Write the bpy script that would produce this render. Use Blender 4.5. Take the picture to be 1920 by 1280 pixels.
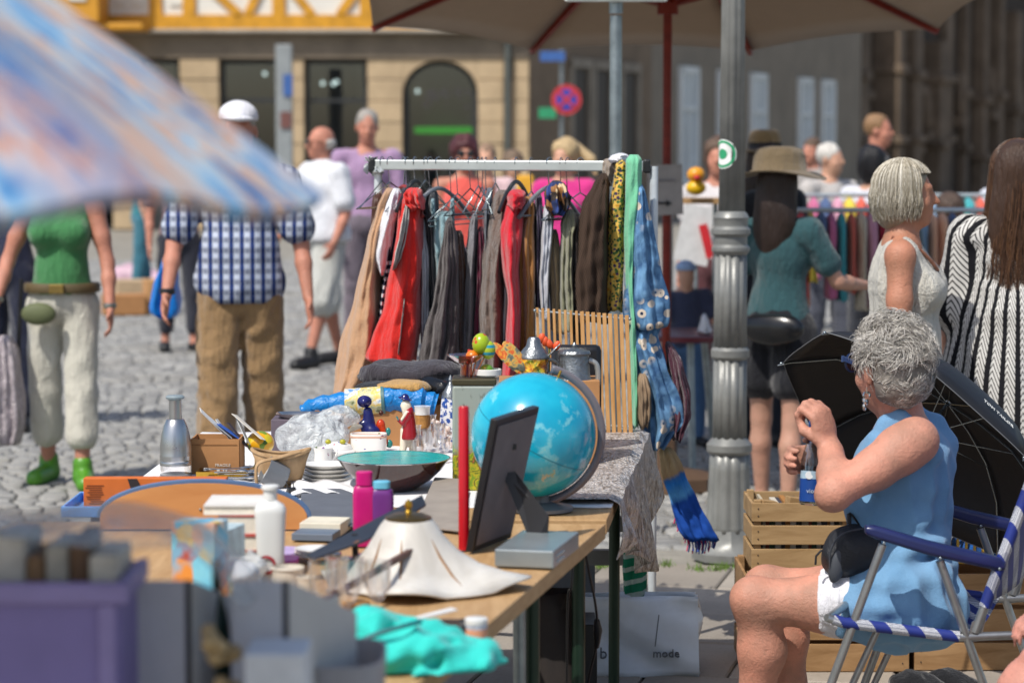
import bpy, bmesh, math, random
import numpy as np
from mathutils import Vector, Matrix, Euler
random.seed(7); np.random.seed(7)
for o in list(bpy.data.objects): bpy.data.objects.remove(o)
SC = bpy.context.scene
COL = SC.collection
R = math.radians
# ------------------------------------------------------------ camera
F, CX, CY, CAMZ = 4533.3, 960.0, 640.0, 1.6
PITCH = math.atan((640 - 285) / F)
cam = bpy.data.cameras.new('camera'); camo = bpy.data.objects.new('camera', cam); COL.objects.link(camo)
cam.lens = 85; cam.sensor_width = 36; cam.sensor_fit = 'HORIZONTAL'
cam.clip_start = 0.1; cam.clip_end = 2000
camo.location = (0, 0, CAMZ); camo.rotation_euler = (R(90) - PITCH, 0, 0)
cam.dof.use_dof = True; cam.dof.focus_distance = 6.6; cam.dof.aperture_fstop = 3.4; cam.dof.aperture_blades = 9
SC.camera = camo
# ------------------------------------------------------------ sky and sun
TO_SUN = Vector((-0.36, -0.46, 0.81)).normalized()
elev = math.asin(TO_SUN.z)
w = bpy.data.worlds.new('World'); SC.world = w; w.use_nodes = True
nt = w.node_tree; nt.nodes.clear()
sky = nt.nodes.new('ShaderNodeTexSky'); sky.sky_type = 'NISHITA'; sky.sun_disc = False
sky.sun_elevation = elev; sky.sun_rotation = math.atan2(TO_SUN.x, TO_SUN.y)
sky.air_density = 1.0; sky.dust_density = 2.0; sky.ozone_density = 1.0
bg = nt.nodes.new('ShaderNodeBackground'); bg.inputs[1].default_value = 0.13
wo = nt.nodes.new('ShaderNodeOutputWorld')
nt.links.new(sky.outputs[0], bg.inputs[0]); nt.links.new(bg.outputs[0], wo.inputs[0])
sl = bpy.data.lights.new('sun', 'SUN'); sl.energy = 3.8; sl.angle = R(0.53); sl.color = (1.0, 0.955, 0.88)
so = bpy.data.objects.new('sun', sl); COL.objects.link(so); so.location = (-10, -12, 25)
so.rotation_euler = (-TO_SUN).to_track_quat('-Z', 'Y').to_euler()
vs = SC.view_settings; vs.view_transform = 'Standard'; vs.look = 'None'; vs.exposure = 0.15; vs.gamma = 1.0; vs.use_curve_mapping = False
SC.render.engine = 'CYCLES'
try:
    SC.cycles.max_bounces = 8; SC.cycles.transparent_max_bounces = 24; SC.cycles.caustics_refractive = False; SC.cycles.caustics_reflective = False
except Exception: pass
# ------------------------------------------------------------ pixels of the photograph -> places
cp, sp = math.cos(PITCH), math.sin(PITCH)
def ray(px, py):
    dx = (px - CX) / F; dy = -(py - CY) / F
    return Vector((dx, cp + dy * sp, -sp + dy * cp))
def at(px, py, Y):
    v = ray(px, py); t = Y / v.y
    return Vector((v.x * t, Y, CAMZ + v.z * t))
def on(px, py, z=0.0):
    v = ray(px, py); t = (z - CAMZ) / v.z
    return Vector((v.x * t, v.y * t, z))
def xat(px, Y): return (px - CX) / F * Y * 1.003
def zat(py, Y): return at(960, py, Y).z
# ------------------------------------------------------------ colour
def lin(c): return c / 12.92 if c <= 0.04045 else ((c + 0.055) / 1.055) ** 2.4
def hx(s, k=1.0):
    s = s.lstrip('#')
    return tuple(min(1, lin(int(s[i:i + 2], 16) / 255) * k) for i in (0, 2, 4))
def col4(c):
    if isinstance(c, str): c = hx(c)
    return (c[0], c[1], c[2], 1.0)
# ------------------------------------------------------------ material nodes
class NT:
    def __init__(s, name):
        s.m = bpy.data.materials.new(name); s.m.use_nodes = True
        s.t = s.m.node_tree; s.p = s.t.nodes['Principled BSDF']; s.out = s.t.nodes['Material Output']
        s._o = None
    def n(s, ty, **kw):
        a = s.t.nodes.new(ty)
        for k, v in kw.items(): setattr(a, k, v)
        return a
    def l(s, a, b): s.t.links.new(a, b)
    def set(s, inp, v):
        if hasattr(v, 'links') or hasattr(v, 'is_linked'): s.l(v, inp)
        elif isinstance(v, (tuple, list, str)) and inp.type == 'RGBA': inp.default_value = col4(v)
        elif isinstance(v, (tuple, list)): inp.default_value = v[:3]
        else: inp.default_value = v
    def obj(s):
        if s._o is None: s._o = s.n('ShaderNodeTexCoord')
        return s._o.outputs['Object']
    def gen(s):
        if s._o is None: s._o = s.n('ShaderNodeTexCoord')
        return s._o.outputs['Generated']
    def mapv(s, sc=(1, 1, 1), loc=(0, 0, 0), rot=(0, 0, 0), vec=None):
        m = s.n('ShaderNodeMapping'); s.l(vec or s.obj(), m.inputs[0])
        m.inputs[1].default_value = loc; m.inputs[2].default_value = rot; m.inputs[3].default_value = sc
        return m.outputs[0]
    def noise(s, scale, detail=3, rough=.55, vec=None, dist=0):
        a = s.n('ShaderNodeTexNoise'); s.l(vec or s.obj(), a.inputs['Vector'])
        a.inputs['Scale'].default_value = scale; a.inputs['Detail'].default_value = detail
        a.inputs['Roughness'].default_value = rough; a.inputs['Distortion'].default_value = dist
        return a.outputs[0]
    def vor(s, scale, vec=None, feature='F1', out=0, rnd=1.0):
        a = s.n('ShaderNodeTexVoronoi', feature=feature); s.l(vec or s.obj(), a.inputs['Vector'])
        a.inputs['Scale'].default_value = scale; a.inputs['Randomness'].default_value = rnd
        return a.outputs[out]
    def wave(s, scale, dist=0, vec=None, d='X', detail=2, prof='SIN'):
        a = s.n('ShaderNodeTexWave', bands_direction=d, wave_profile=prof); s.l(vec or s.obj(), a.inputs['Vector'])
        a.inputs['Scale'].default_value = scale; a.inputs['Distortion'].default_value = dist; a.inputs['Detail'].default_value = detail
        return a.outputs[1]
    def math(s, op, a, b=0.0, c=0.0):
        m = s.n('ShaderNodeMath', operation=op)
        s.set(m.inputs[0], a); s.set(m.inputs[1], b); s.set(m.inputs[2], c)
        return m.outputs[0]
    def sep(s, vec=None):
        m = s.n('ShaderNodeSeparateXYZ'); s.l(vec or s.obj(), m.inputs[0]); return m.outputs
    def comb(s, x, y, z):
        m = s.n('ShaderNodeCombineXYZ')
        s.set(m.inputs[0], x); s.set(m.inputs[1], y); s.set(m.inputs[2], z); return m.outputs[0]
    def ramp(s, fac, stops, interp='LINEAR'):
        r = s.n('ShaderNodeValToRGB'); r.color_ramp.interpolation = interp
        e = r.color_ramp.elements
        while len(e) < len(stops): e.new(0.5)
        for i, (p, c) in enumerate(stops):
            e[i].position = p; e[i].color = col4(c) if not isinstance(c, (int, float)) else (c, c, c, 1)
        s.set(r.inputs[0], fac); return r.outputs[0]
    def mix(s, fac, a, b, blend='MIX'):
        m = s.n('ShaderNodeMix', data_type='RGBA', blend_type=blend)
        s.set(m.inputs[0], fac); s.set(m.inputs[6], a if not isinstance(a, str) else col4(a)); s.set(m.inputs[7], b if not isinstance(b, str) else col4(b))
        return m.outputs[2]
    def stripes(s, coord, freq, duty=.5):       # 1 inside the stripe
        f = s.math('FRACT', s.math('MULTIPLY', coord, freq)); return s.math('LESS_THAN', f, duty)
    def bump(s, h, strength=.3, dist=.01):
        b = s.n('ShaderNodeBump'); b.inputs['Strength'].default_value = strength; b.inputs['Distance'].default_value = dist
        s.set(b.inputs['Height'], h); s.l(b.outputs[0], s.p.inputs['Normal']); return b
    def fin(s, col=None, rough=.6, metal=0.0, spec=.5, **kw):
        if col is not None: s.set(s.p.inputs['Base Color'], col)
        s.set(s.p.inputs['Roughness'], rough); s.set(s.p.inputs['Metallic'], metal); s.p.inputs['Specular IOR Level'].default_value = spec
        for k, v in kw.items(): s.set(s.p.inputs[k.replace('_', ' ')], v)
        return s.m
_mc = {}
def mat(name, c, rough=.6, metal=0.0, var=.12, scale=14, bump=0.0, bscale=60, spec=.5, **kw):
    if name in _mc: return _mc[name]
    k = NT(name); c = hx(c) if isinstance(c, str) else c
    lo = tuple(x * (1 - var) for x in c); hi = tuple(min(1, x * (1 + var)) for x in c)
    fac = k.ramp(k.noise(scale, 4), [(.3, 0.), (.7, 1.)])
    if bump: k.bump(k.noise(bscale, 3), bump)
    m = k.fin(k.mix(fac, lo, hi), k.math('MULTIPLY_ADD', k.noise(scale * 2.3, 3), .2 * rough, rough * .9), metal, spec, **kw)
    _mc[name] = m; return m
def cloth(name, c, var=.14, bump=.25, bscale=220, scale=9, rough=.9):
    if name in _mc: return _mc[name]
    k = NT(name); c = hx(c) if isinstance(c, str) else c
    lo = tuple(x * (1 - var) for x in c); hi = tuple(min(1, x * (1 + var)) for x in c)
    wr = k.noise(1.0, 4, .6, k.mapv((38, 38, 7)), .8); w2 = k.noise(26, 3, .5, None, .6)
    k.bump(k.math('ADD', k.math('MULTIPLY', k.noise(bscale, 2), .25), k.math('ADD', k.math('MULTIPLY', wr, 2.2), k.math('MULTIPLY', w2, .9))), min(1, bump * 2.4), .012)
    m = k.fin(k.mix(k.noise(scale, 5), lo, hi), rough, 0, .25, Sheen_Weight=.25, Sheen_Roughness=.5)
    _mc[name] = m; return m
def glass(name, c=(1, 1, 1), rough=.03, ior=1.45, tint=.9, base=.06):
    # thin-walled look: clear body with reflections that grow at grazing angles
    if name in _mc: return _mc[name]
    k = NT(name); c = hx(c) if isinstance(c, str) else c
    tr = k.n('ShaderNodeBsdfTransparent'); tr.inputs[0].default_value = col4(tuple(x * tint + (1 - tint) * .5 for x in c))
    gl = k.n('ShaderNodeBsdfGlossy'); gl.inputs['Roughness'].default_value = rough; gl.inputs[0].default_value = (1, 1, 1, 1)
    lw = k.n('ShaderNodeLayerWeight'); lw.inputs[0].default_value = .35
    fac = k.math('MULTIPLY_ADD', lw.outputs[1], .75, base)
    ms = k.n('ShaderNodeMixShader'); k.l(fac, ms.inputs[0]); k.l(tr.outputs[0], ms.inputs[1]); k.l(gl.outputs[0], ms.inputs[2])
    k.l(ms.outputs[0], k.out.inputs[0]); _mc[name] = k.m; return k.m
def film(name, c='#e8eef0', cover=.35):
    if name in _mc: return _mc[name]
    k = NT(name)
    tr = k.n('ShaderNodeBsdfTransparent')
    k.bump(k.noise(26, 4, dist=1.5), 1.0, .02)
    k.fin(c, .12, 0, .8)
    ms = k.n('ShaderNodeMixShader'); f = k.ramp(k.noise(11, 4, dist=1.2), [(.35, cover * .6), (.7, min(1, cover * 1.6))])
    k.l(f, ms.inputs[0]); k.l(tr.outputs[0], ms.inputs[1]); k.l(k.p.outputs[0], ms.inputs[2]); k.l(ms.outputs[0], k.out.inputs[0])
    _mc[name] = k.m; return k.m
def translucent(m, amount):                            # thin cloth that lets part of the sunlight through
    t = m.node_tree; p = t.nodes['Principled BSDF']; o = t.nodes['Material Output']
    a = t.nodes.new('ShaderNodeBsdfTranslucent'); x = t.nodes.new('ShaderNodeMixShader'); x.inputs[0].default_value = amount
    if p.inputs['Base Color'].is_linked: t.links.new(p.inputs['Base Color'].links[0].from_socket, a.inputs[0])
    t.links.new(p.outputs[0], x.inputs[1]); t.links.new(a.outputs[0], x.inputs[2]); t.links.new(x.outputs[0], o.inputs[0]); return m
def wood(name, c1, c2, scale=6, axis=(1, 1, 8), rough=.65, bump=.15):
    if name in _mc: return _mc[name]
    k = NT(name); v = k.mapv(axis); g = k.noise(scale, 6, .65, v, .6)
    g2 = k.noise(3.1, 3)
    c = k.mix(k.ramp(g, [(.32, 0.), (.68, 1.)]), c1, c2); c = k.mix(k.math('MULTIPLY', g2, .5), c, tuple(x * .7 for x in hx(c1)))
    k.bump(g, bump, .004); _mc[name] = k.fin(c, rough, 0, .35); return k.m
# ------------------------------------------------------------ mesh builder
def frame(d):
    d = Vector(d).normalized(); u = Vector((0, 0, 1)) if abs(d.z) < .95 else Vector((0, 1, 0))
    a = d.cross(u).normalized(); return d, a, a.cross(d).normalized()
class MB:
    def __init__(s): s.v = []; s.f = []; s.mi = []
    def add(s, vs, fs, mi=0):
        b = len(s.v); s.v += [tuple(x) for x in vs]; s.f += [tuple(i + b for i in f) for f in fs]; s.mi += [mi] * len(fs); return s
    def box(s, c, size, rot=None, mi=0, taper=(1, 1)):
        hx_, hy, hz = [a / 2 for a in size]; vs = []
        M = rot.to_matrix() if isinstance(rot, Euler) else (Matrix.Rotation(rot, 3, 'Z') if isinstance(rot, (int, float)) else rot)
        for z in (-1, 1):
            for y in (-1, 1):
                for x in (-1, 1):
                    p = Vector((x * hx_ * (taper[0] if z > 0 else 1), y * hy * (taper[1] if z > 0 else 1), z * hz))
                    vs.append((M @ p if M else p) + Vector(c))
        return s.add(vs, [(0, 2, 3, 1), (4, 5, 7, 6), (0, 1, 5, 4), (2, 6, 7, 3), (0, 4, 6, 2), (1, 3, 7, 5)], mi)
    def bar(s, a, b, wd, ht, mi=0, up=None):
        a, b = Vector(a), Vector(b); d, x, y = frame(b - a)
        if up is not None:
            x = d.cross(Vector(up)).normalized(); y = x.cross(d).normalized()
        vs = [p + x * sx * wd / 2 + y * sy * ht / 2 for p in (a, b) for sx, sy in ((-1, -1), (1, -1), (1, 1), (-1, 1))]
        return s.add(vs, [(0, 1, 2, 3), (7, 6, 5, 4), (0, 4, 5, 1), (1, 5, 6, 2), (2, 6, 7, 3), (3, 7, 4, 0)], mi)
    def tube(s, pts, r, n=10, cap=True, mi=0, flat=1.0):
        pts = [Vector(p) for p in pts]; m = len(pts); rs = r if isinstance(r, (list, tuple)) else [r] * m
        rings = []; x = None
        for i, p in enumerate(pts):
            d = (pts[min(i + 1, m - 1)] - pts[max(i - 1, 0)])
            d = d.normalized() if d.length > 1e-9 else Vector((0, 0, 1))
            if x is None: _, x, y = frame(d)
            else:
                x = (x - d * x.dot(d)); x = x.normalized() if x.length > 1e-6 else frame(d)[1]
                y = x.cross(d).normalized()
            rings.append([p + (x * math.cos(t) + y * math.sin(t) * flat) * rs[i] for t in [2 * math.pi * k / n for k in range(n)]])
        return s.loft(rings, cap, mi)
    def loft(s, rings, cap=True, mi=0, closed=True):
        n = len(rings[0]); vs = [p for r_ in rings for p in r_]; fs = []
        for i in range(len(rings) - 1):
            for k in range(n if closed else n - 1):
                a = i * n + k; b = i * n + (k + 1) % n; fs.append((a, b, b + n, a + n))
        if cap and closed:
            fs.append(tuple(range(n - 1, -1, -1))); fs.append(tuple((len(rings) - 1) * n + k for k in range(n)))
        return s.add(vs, fs, mi)
    def lathe(s, prof, c=(0, 0, 0), n=32, mi=0, cap=True, M=None, ripple=None):
        rings = []
        for r_, z in prof:
            ring = []
            for k in range(n):
                t = 2 * math.pi * k / n; rr = r_ * (1 + (ripple(t, z) if ripple else 0))
                p = Vector((rr * math.cos(t), rr * math.sin(t), z))
                ring.append((M @ p if M else p) + Vector(c))
            rings.append(ring)
        return s.loft(rings, cap, mi)
    def ell(s, c, r, n=16, m=10, M=None, mi=0):
        if isinstance(r, (int, float)): r = (r, r, r)
        rings = []
        for i in range(m + 1):
            ph = math.pi * i / m; q = max(math.sin(ph), 1e-3)
            ring = []
            for k in range(n):
                p = Vector((r[0] * q * math.cos(2 * math.pi * k / n), r[1] * q * math.sin(2 * math.pi * k / n), -r[2] * math.cos(ph)))
                ring.append((M @ p if M else p) + Vector(c))
            rings.append(ring)
        return s.loft(rings, True, mi)
    def sheet(s, fn, nu, nv, mi=0):
        vs = [fn(i / nu, j / nv) for j in range(nv + 1) for i in range(nu + 1)]
        fs = [(j * (nu + 1) + i, j * (nu + 1) + i + 1, (j + 1) * (nu + 1) + i + 1, (j + 1) * (nu + 1) + i) for j in range(nv) for i in range(nu)]
        return s.add(vs, fs, mi)
    def plate(s, poly, nrm, th, mi=0):                     # extruded polygon (points in world space)
        n = Vector(nrm).normalized() * th; m = len(poly); a = [Vector(p) for p in poly]; b = [p + n for p in a]
        fs = [tuple(range(m - 1, -1, -1)), tuple(range(m, 2 * m))] + [(i, (i + 1) % m, m + (i + 1) % m, m + i) for i in range(m)]
        return s.add(a + b, fs, mi)
    def xf(s, M):
        s.v = [tuple(M @ Vector(p)) for p in s.v]; return s
    def mesh(s, name, off=Vector((0, 0, 0)), smooth=True, fix=True):
        me = bpy.data.meshes.new(name)
        a = np.array(s.v, dtype=np.float64).reshape(-1, 3) - np.array(off)
        me.from_pydata(a.tolist(), [], s.f)
        if fix:
            bm = bmesh.new(); bm.from_mesh(me); bmesh.ops.recalc_face_normals(bm, faces=bm.faces); bm.to_mesh(me); bm.free()
        if any(s.mi): me.polygons.foreach_set('material_index', s.mi)
        if smooth: me.polygons.foreach_set('use_smooth', [True] * len(me.polygons))
        return me
def wpos(o):
    p = Vector((0, 0, 0))
    while o is not None: p += o.location; o = o.parent
    return p
def tag(o, label=None, cat=None, group=None, kind=None):
    if label: o['label'] = label
    if cat: o['category'] = cat
    if group: o['group'] = group
    if kind: o['kind'] = kind
    return o
def empty(name, label, cat, loc=(0, 0, 0), group=None, rz=0):
    o = bpy.data.objects.new(name, None); COL.objects.link(o); o.location = loc; o.rotation_euler = (0, 0, rz); o.empty_display_size = .05
    return tag(o, label, cat, group)
def mk(name, mb, m, parent=None, smooth=True, bevel=0, sub=0, solid=0, label=None, cat=None, group=None, kind=None, origin=None, angle=35, fix=True):
    if parent is not None: off = wpos(parent)
    elif origin is not None: off = Vector(origin)
    else:
        a = np.array(mb.v); off = Vector(((a[:, 0].min() + a[:, 0].max()) / 2, (a[:, 1].min() + a[:, 1].max()) / 2, a[:, 2].min()))
    me = mb.mesh(name, off, smooth, fix); o = bpy.data.objects.new(name, me); COL.objects.link(o)
    for x in (m if isinstance(m, (list, tuple)) else [m]): me.materials.append(x)
    if parent is not None: o.parent = parent
    else: o.location = off
    if solid: md = o.modifiers.new('solid', 'SOLIDIFY'); md.thickness = solid; md.offset = 0
    if bevel: md = o.modifiers.new('bevel', 'BEVEL'); md.width = bevel; md.segments = 2; md.limit_method = 'ANGLE'; md.angle_limit = R(40)
    if sub: md = o.modifiers.new('sub', 'SUBSURF'); md.levels = sub; md.render_levels = sub
    if smooth and (bevel or not sub) and angle < 90:
        me.set_sharp_from_angle(angle=R(angle))
    return tag(o, label, cat, group, kind)
def copytree(o, loc, rz=None, label=None, group=None):
    c = o.copy(); COL.objects.link(c); c.location = loc
    if rz is not None: c.rotation_euler = (0, 0, rz)
    if label: c['label'] = label
    if group: c['group'] = group
    for ch in o.children:
        d = ch.copy(); COL.objects.link(d); d.parent = c
        for g in ch.children:
            e = g.copy(); COL.objects.link(e); e.parent = d
    return c
def text_mb(s, size, M, ext=.0006, mi=0):                 # lettering as a flat mesh, laid out by the 4x4 matrix M
    cu = bpy.data.curves.new('txt', 'FONT'); cu.body = s; cu.size = size; cu.extrude = ext; cu.align_x = 'CENTER'; cu.align_y = 'CENTER'
    cu.resolution_u = 2
    o = bpy.data.objects.new('txt', cu); COL.objects.link(o)
    dg = bpy.context.evaluated_depsgraph_get(); me = o.evaluated_get(dg).to_mesh()
    mb = MB(); mb.add([M @ v.co for v in me.vertices], [tuple(p.vertices) for p in me.polygons], mi)
    o.evaluated_get(dg).to_mesh_clear(); bpy.data.objects.remove(o); bpy.data.curves.remove(cu); return mb
def lay(c, xdir, nrm):                                    # matrix: local X along xdir, local Z along nrm, at c
    x = Vector(xdir).normalized(); z = Vector(nrm).normalized(); y = z.cross(x).normalized(); x = y.cross(z)
    return Matrix(((x.x, y.x, z.x, c[0]), (x.y, y.y, z.y, c[1]), (x.z, y.z, z.z, c[2]), (0, 0, 0, 1)))
def curvepts(pts, n=8):                                   # Catmull-Rom through points
    P = [Vector(p) for p in pts]; out = []
    for i in range(len(P) - 1):
        a, b, c, d = P[max(i - 1, 0)], P[i], P[i + 1], P[min(i + 2, len(P) - 1)]
        for k in range(n):
            t = k / n; out.append(.5 * ((2 * b) + (c - a) * t + (2 * a - 5 * b + 4 * c - d) * t * t + (3 * b - a - 3 * c + d) * t ** 3))
    return out + [P[-1]]
def fnoise(seed, n=7, f0=3.0, f1=14.0):                   # smooth pseudo-noise: a sum of plane waves
    rg = np.random.RandomState(seed); K = rg.normal(size=(n, 3)); K /= np.linalg.norm(K, axis=1)[:, None]
    K *= rg.uniform(f0, f1, size=(n, 1)); ph = rg.uniform(0, 6.28, n)
    def f(P):
        a = np.zeros(P.shape[:-1], dtype=np.float32)
        for i in range(n): a += np.sin(P @ K[i].astype(np.float32) + np.float32(ph[i]))
        return a / (1.5 * math.sqrt(n / 2))
    return f
# ------------------------------------------------------------ implicit bodies: smooth unions of limbs, meshed by surface nets
def surfnets(D, org, res):
    s = D < 0
    nx, ny, nz = D.shape
    c = [s[i:nx - 1 + i, j:ny - 1 + j, k:nz - 1 + k] for i in (0, 1) for j in (0, 1) for k in (0, 1)]
    cnt = sum(a.astype(np.int8) for a in c); act = (cnt > 0) & (cnt < 8)
    I = np.argwhere(act); idx = -np.ones(act.shape, dtype=np.int64); idx[act] = np.arange(len(I))
    acc = np.zeros((len(I), 3)); n = np.zeros(len(I))
    offs = [(i, j, k) for i in (0, 1) for j in (0, 1) for k in (0, 1)]
    val = {o: D[I[:, 0] + o[0], I[:, 1] + o[1], I[:, 2] + o[2]] for o in offs}
    for a in offs:
        for ax in range(3):
            if a[ax] == 0:
                b = list(a); b[ax] = 1; b = tuple(b); va, vb = val[a], val[b]; m = (va < 0) != (vb < 0)
                t = np.where(m, va / np.where(m, va - vb, 1), 0)
                p = np.tile(np.array(a, float), (len(I), 1)); p[:, ax] += t
                acc += p * m[:, None]; n += m
    V = (I + acc / n[:, None]) * res + org
    faces = []
    for ax in range(3):
        sl0 = [slice(1, -1)] * 3; sl1 = [slice(1, -1)] * 3
        sl0[ax] = slice(0, -1); sl1[ax] = slice(1, None)
        e = s[tuple(sl0)] != s[tuple(sl1)]; E = np.argwhere(e)
        sh = np.ones(3, int); sh[ax] = 0; E = E + sh
        inside = s[E[:, 0], E[:, 1], E[:, 2]]
        u, v = [(1, 2), (2, 0), (0, 1)][ax]
        q = []
        for du, dv in ((1, 1), (0, 1), (0, 0), (1, 0)):
            c_ = E.copy(); c_[:, u] -= du; c_[:, v] -= dv; q.append(idx[c_[:, 0], c_[:, 1], c_[:, 2]])
        q = np.stack(q, 1); q[~inside] = q[~inside][:, ::-1]; faces.append(q)
    return V, np.concatenate(faces)
class SDF:
    def __init__(s): s.p = []; s.cuts = []
    def cone(s, a, b, ra, rb, k=.02, sub=False): s.p.append(('c', np.array(a, float), np.array(b, float), ra, rb, k, sub)); return s
    def chain(s, pts, rs, k=.02):
        for i in range(len(pts) - 1): s.cone(pts[i], pts[i + 1], rs[i], rs[i + 1], k)
        return s
    def ell(s, c, r, k=.02, M=None, sub=False):
        s.p.append(('e', np.array(c, float), np.array(r, float), np.array(M if M is not None else np.eye(3), float), None, k, sub)); return s
    def cut(s, pt, nrm, k=.0): s.cuts.append((np.array(pt, float), np.array(nrm, float) / np.linalg.norm(nrm), k)); return s   # keeps what lies behind the plane
    def bounds(s):
        lo = np.full(3, 9e9); hi = -lo
        for q in s.p:
            if q[6]: continue
            if q[0] == 'c':
                lo = np.minimum(lo, np.minimum(q[1] - q[3], q[2] - q[4])); hi = np.maximum(hi, np.maximum(q[1] + q[3], q[2] + q[4]))
            else:
                r = np.max(q[2]); lo = np.minimum(lo, q[1] - r); hi = np.maximum(hi, q[1] + r)
        return lo, hi
    def mesh(s, res=.012, disp=None, smooth=1):
        lo, hi = s.bounds(); lo = lo - 4 * res - .01; hi = hi + 4 * res + .01
        n = np.ceil((hi - lo) / res).astype(int) + 1
        ax = [(lo[i] + res * np.arange(n[i])).astype(np.float32) for i in range(3)]
        D = np.full(n, .5, np.float32)
        for q in s.p:
            k = q[5]; mg = 3 * res + k * 1.1 + .02
            if q[0] == 'c':
                l = np.minimum(q[1] - q[3], q[2] - q[4]) - mg; h = np.maximum(q[1] + q[3], q[2] + q[4]) + mg
            else: l = q[1] - np.max(q[2]) - mg; h = q[1] + np.max(q[2]) + mg
            i0 = np.clip(np.floor((l - lo) / res).astype(int), 0, n - 1); i1 = np.clip(np.ceil((h - lo) / res).astype(int) + 1, 1, n)
            if np.any(i1 <= i0): continue
            X, Y, Z = np.meshgrid(ax[0][i0[0]:i1[0]], ax[1][i0[1]:i1[1]], ax[2][i0[2]:i1[2]], indexing='ij')
            if q[0] == 'c':
                a, b, ra, rb = q[1], q[2], q[3], q[4]; d = b - a; L = max(d @ d, 1e-9)
                t = np.clip(((X - a[0]) * d[0] + (Y - a[1]) * d[1] + (Z - a[2]) * d[2]) / L, 0, 1)
                e = np.sqrt((X - a[0] - t * d[0]) ** 2 + (Y - a[1] - t * d[1]) ** 2 + (Z - a[2] - t * d[2]) ** 2) - (ra + (rb - ra) * t)
            else:
                M = q[3]; x, y, z = X - q[1][0], Y - q[1][1], Z - q[1][2]
                u = (M[0, 0] * x + M[1, 0] * y + M[2, 0] * z) / q[2][0]; v = (M[0, 1] * x + M[1, 1] * y + M[2, 1] * z) / q[2][1]; w_ = (M[0, 2] * x + M[1, 2] * y + M[2, 2] * z) / q[2][2]
                k0 = np.sqrt(u * u + v * v + w_ * w_); k1 = np.sqrt((u / q[2][0]) ** 2 + (v / q[2][1]) ** 2 + (w_ / q[2][2]) ** 2)
                e = k0 * (k0 - 1) / np.maximum(k1, 1e-6)
                e = np.where(k0 < 1e-3, -np.min(q[2]), e)
            g = D[i0[0]:i1[0], i0[1]:i1[1], i0[2]:i1[2]]
            if q[6]: e = -e; hh = np.maximum(k - np.abs(g - e), 0) / max(k, 1e-6); g[:] = np.maximum(g, e) + hh * hh * k * .25
            else: hh = np.maximum(k - np.abs(g - e), 0) / max(k, 1e-6); g[:] = np.minimum(g, e) - hh * hh * k * .25
        if disp is not None:
            m = np.abs(D) < .06; I = np.argwhere(m); P = np.stack([ax[0][I[:, 0]], ax[1][I[:, 1]], ax[2][I[:, 2]]], 1)
            D[m] += disp(P)
        for pt, nr, k in s.cuts:
            pl = ((ax[0] - pt[0]) * nr[0])[:, None, None] + ((ax[1] - pt[1]) * nr[1])[None, :, None] + ((ax[2] - pt[2]) * nr[2])[None, None, :]
            D = np.maximum(D, pl.astype(np.float32))
        D[0] = D[-1] = .5; D[:, 0] = D[:, -1] = .5; D[:, :, 0] = D[:, :, -1] = .5
        V, Fq = surfnets(D, lo, res)
        for _ in range(smooth):
            S = np.zeros_like(V); c = np.zeros(len(V))
            for a in range(4):
                b = (a + 1) % 4
                np.add.at(S, Fq[:, a], V[Fq[:, b]]); np.add.at(c, Fq[:, a], 1)
            V = V * .45 + .55 * S / np.maximum(c, 1)[:, None]
        return V, Fq
def mkraw(name, V, Fq, m, parent=None, origin=None, **kw):
    off = wpos(parent) if parent is not None else Vector(origin if origin is not None else (0, 0, 0))
    me = bpy.data.meshes.new(name); A = V - np.array(off)
    me.vertices.add(len(A)); me.vertices.foreach_set('co', A.astype(np.float32).ravel())
    nf = len(Fq); k = Fq.shape[1]; me.loops.add(nf * k); me.loops.foreach_set('vertex_index', Fq.astype(np.int32).ravel())
    me.polygons.add(nf); me.polygons.foreach_set('loop_start', np.arange(0, nf * k, k, dtype=np.int32))
    me.update(calc_edges=True); me.validate()
    me.polygons.foreach_set('use_smooth', [True] * len(me.polygons))
    for x in (m if isinstance(m, (list, tuple)) else [m]): me.materials.append(x)
    o = bpy.data.objects.new(name, me); COL.objects.link(o)
    if parent is not None: o.parent = parent
    else: o.location = off
    return tag(o, kw.get('label'), kw.get('cat'), kw.get('group'), kw.get('kind'))
def skin(name, c='#c99a80', var=.1):
    if name in _mc: return _mc[name]
    k = NT(name); c = hx(c)
    n1 = k.noise(9, 4); n2 = k.noise(70, 3)
    a = k.mix(k.ramp(n1, [(.35, 0.), (.68, 1.)]), tuple(x * (1 - var) for x in c), (min(1, c[0] * (1 + var)), c[1] * (1 + var * .3), c[2] * (1 + var * .3)))
    a = k.mix(k.ramp(n2, [(.56, 0.), (.74, .5)]), a, tuple(x * .66 for x in c))
    k.bump(k.math('ADD', k.noise(170, 4, .65), k.math('MULTIPLY', k.noise(38, 4, .6, None, .8), 1.6)), .42, .005)
    _mc[name] = k.fin(a, .52, 0, .4, Subsurface_Weight=.04, Subsurface_Radius=(.012, .005, .003)); return k.m
def hairmat(name, c, var=.35, rough=.5):
    if name in _mc: return _mc[name]
    k = NT(name); c = hx(c)
    a = k.mix(k.noise(55, 4, vec=k.mapv((1, 1, .25))), tuple(x * (1 - var) for x in c), tuple(min(1, x * (1 + var)) for x in c))
    k.bump(k.noise(120, 4, vec=k.mapv((1, 1, .15))), .8, .01)
    _mc[name] = k.fin(a, rough, 0, .4); return k.m
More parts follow.
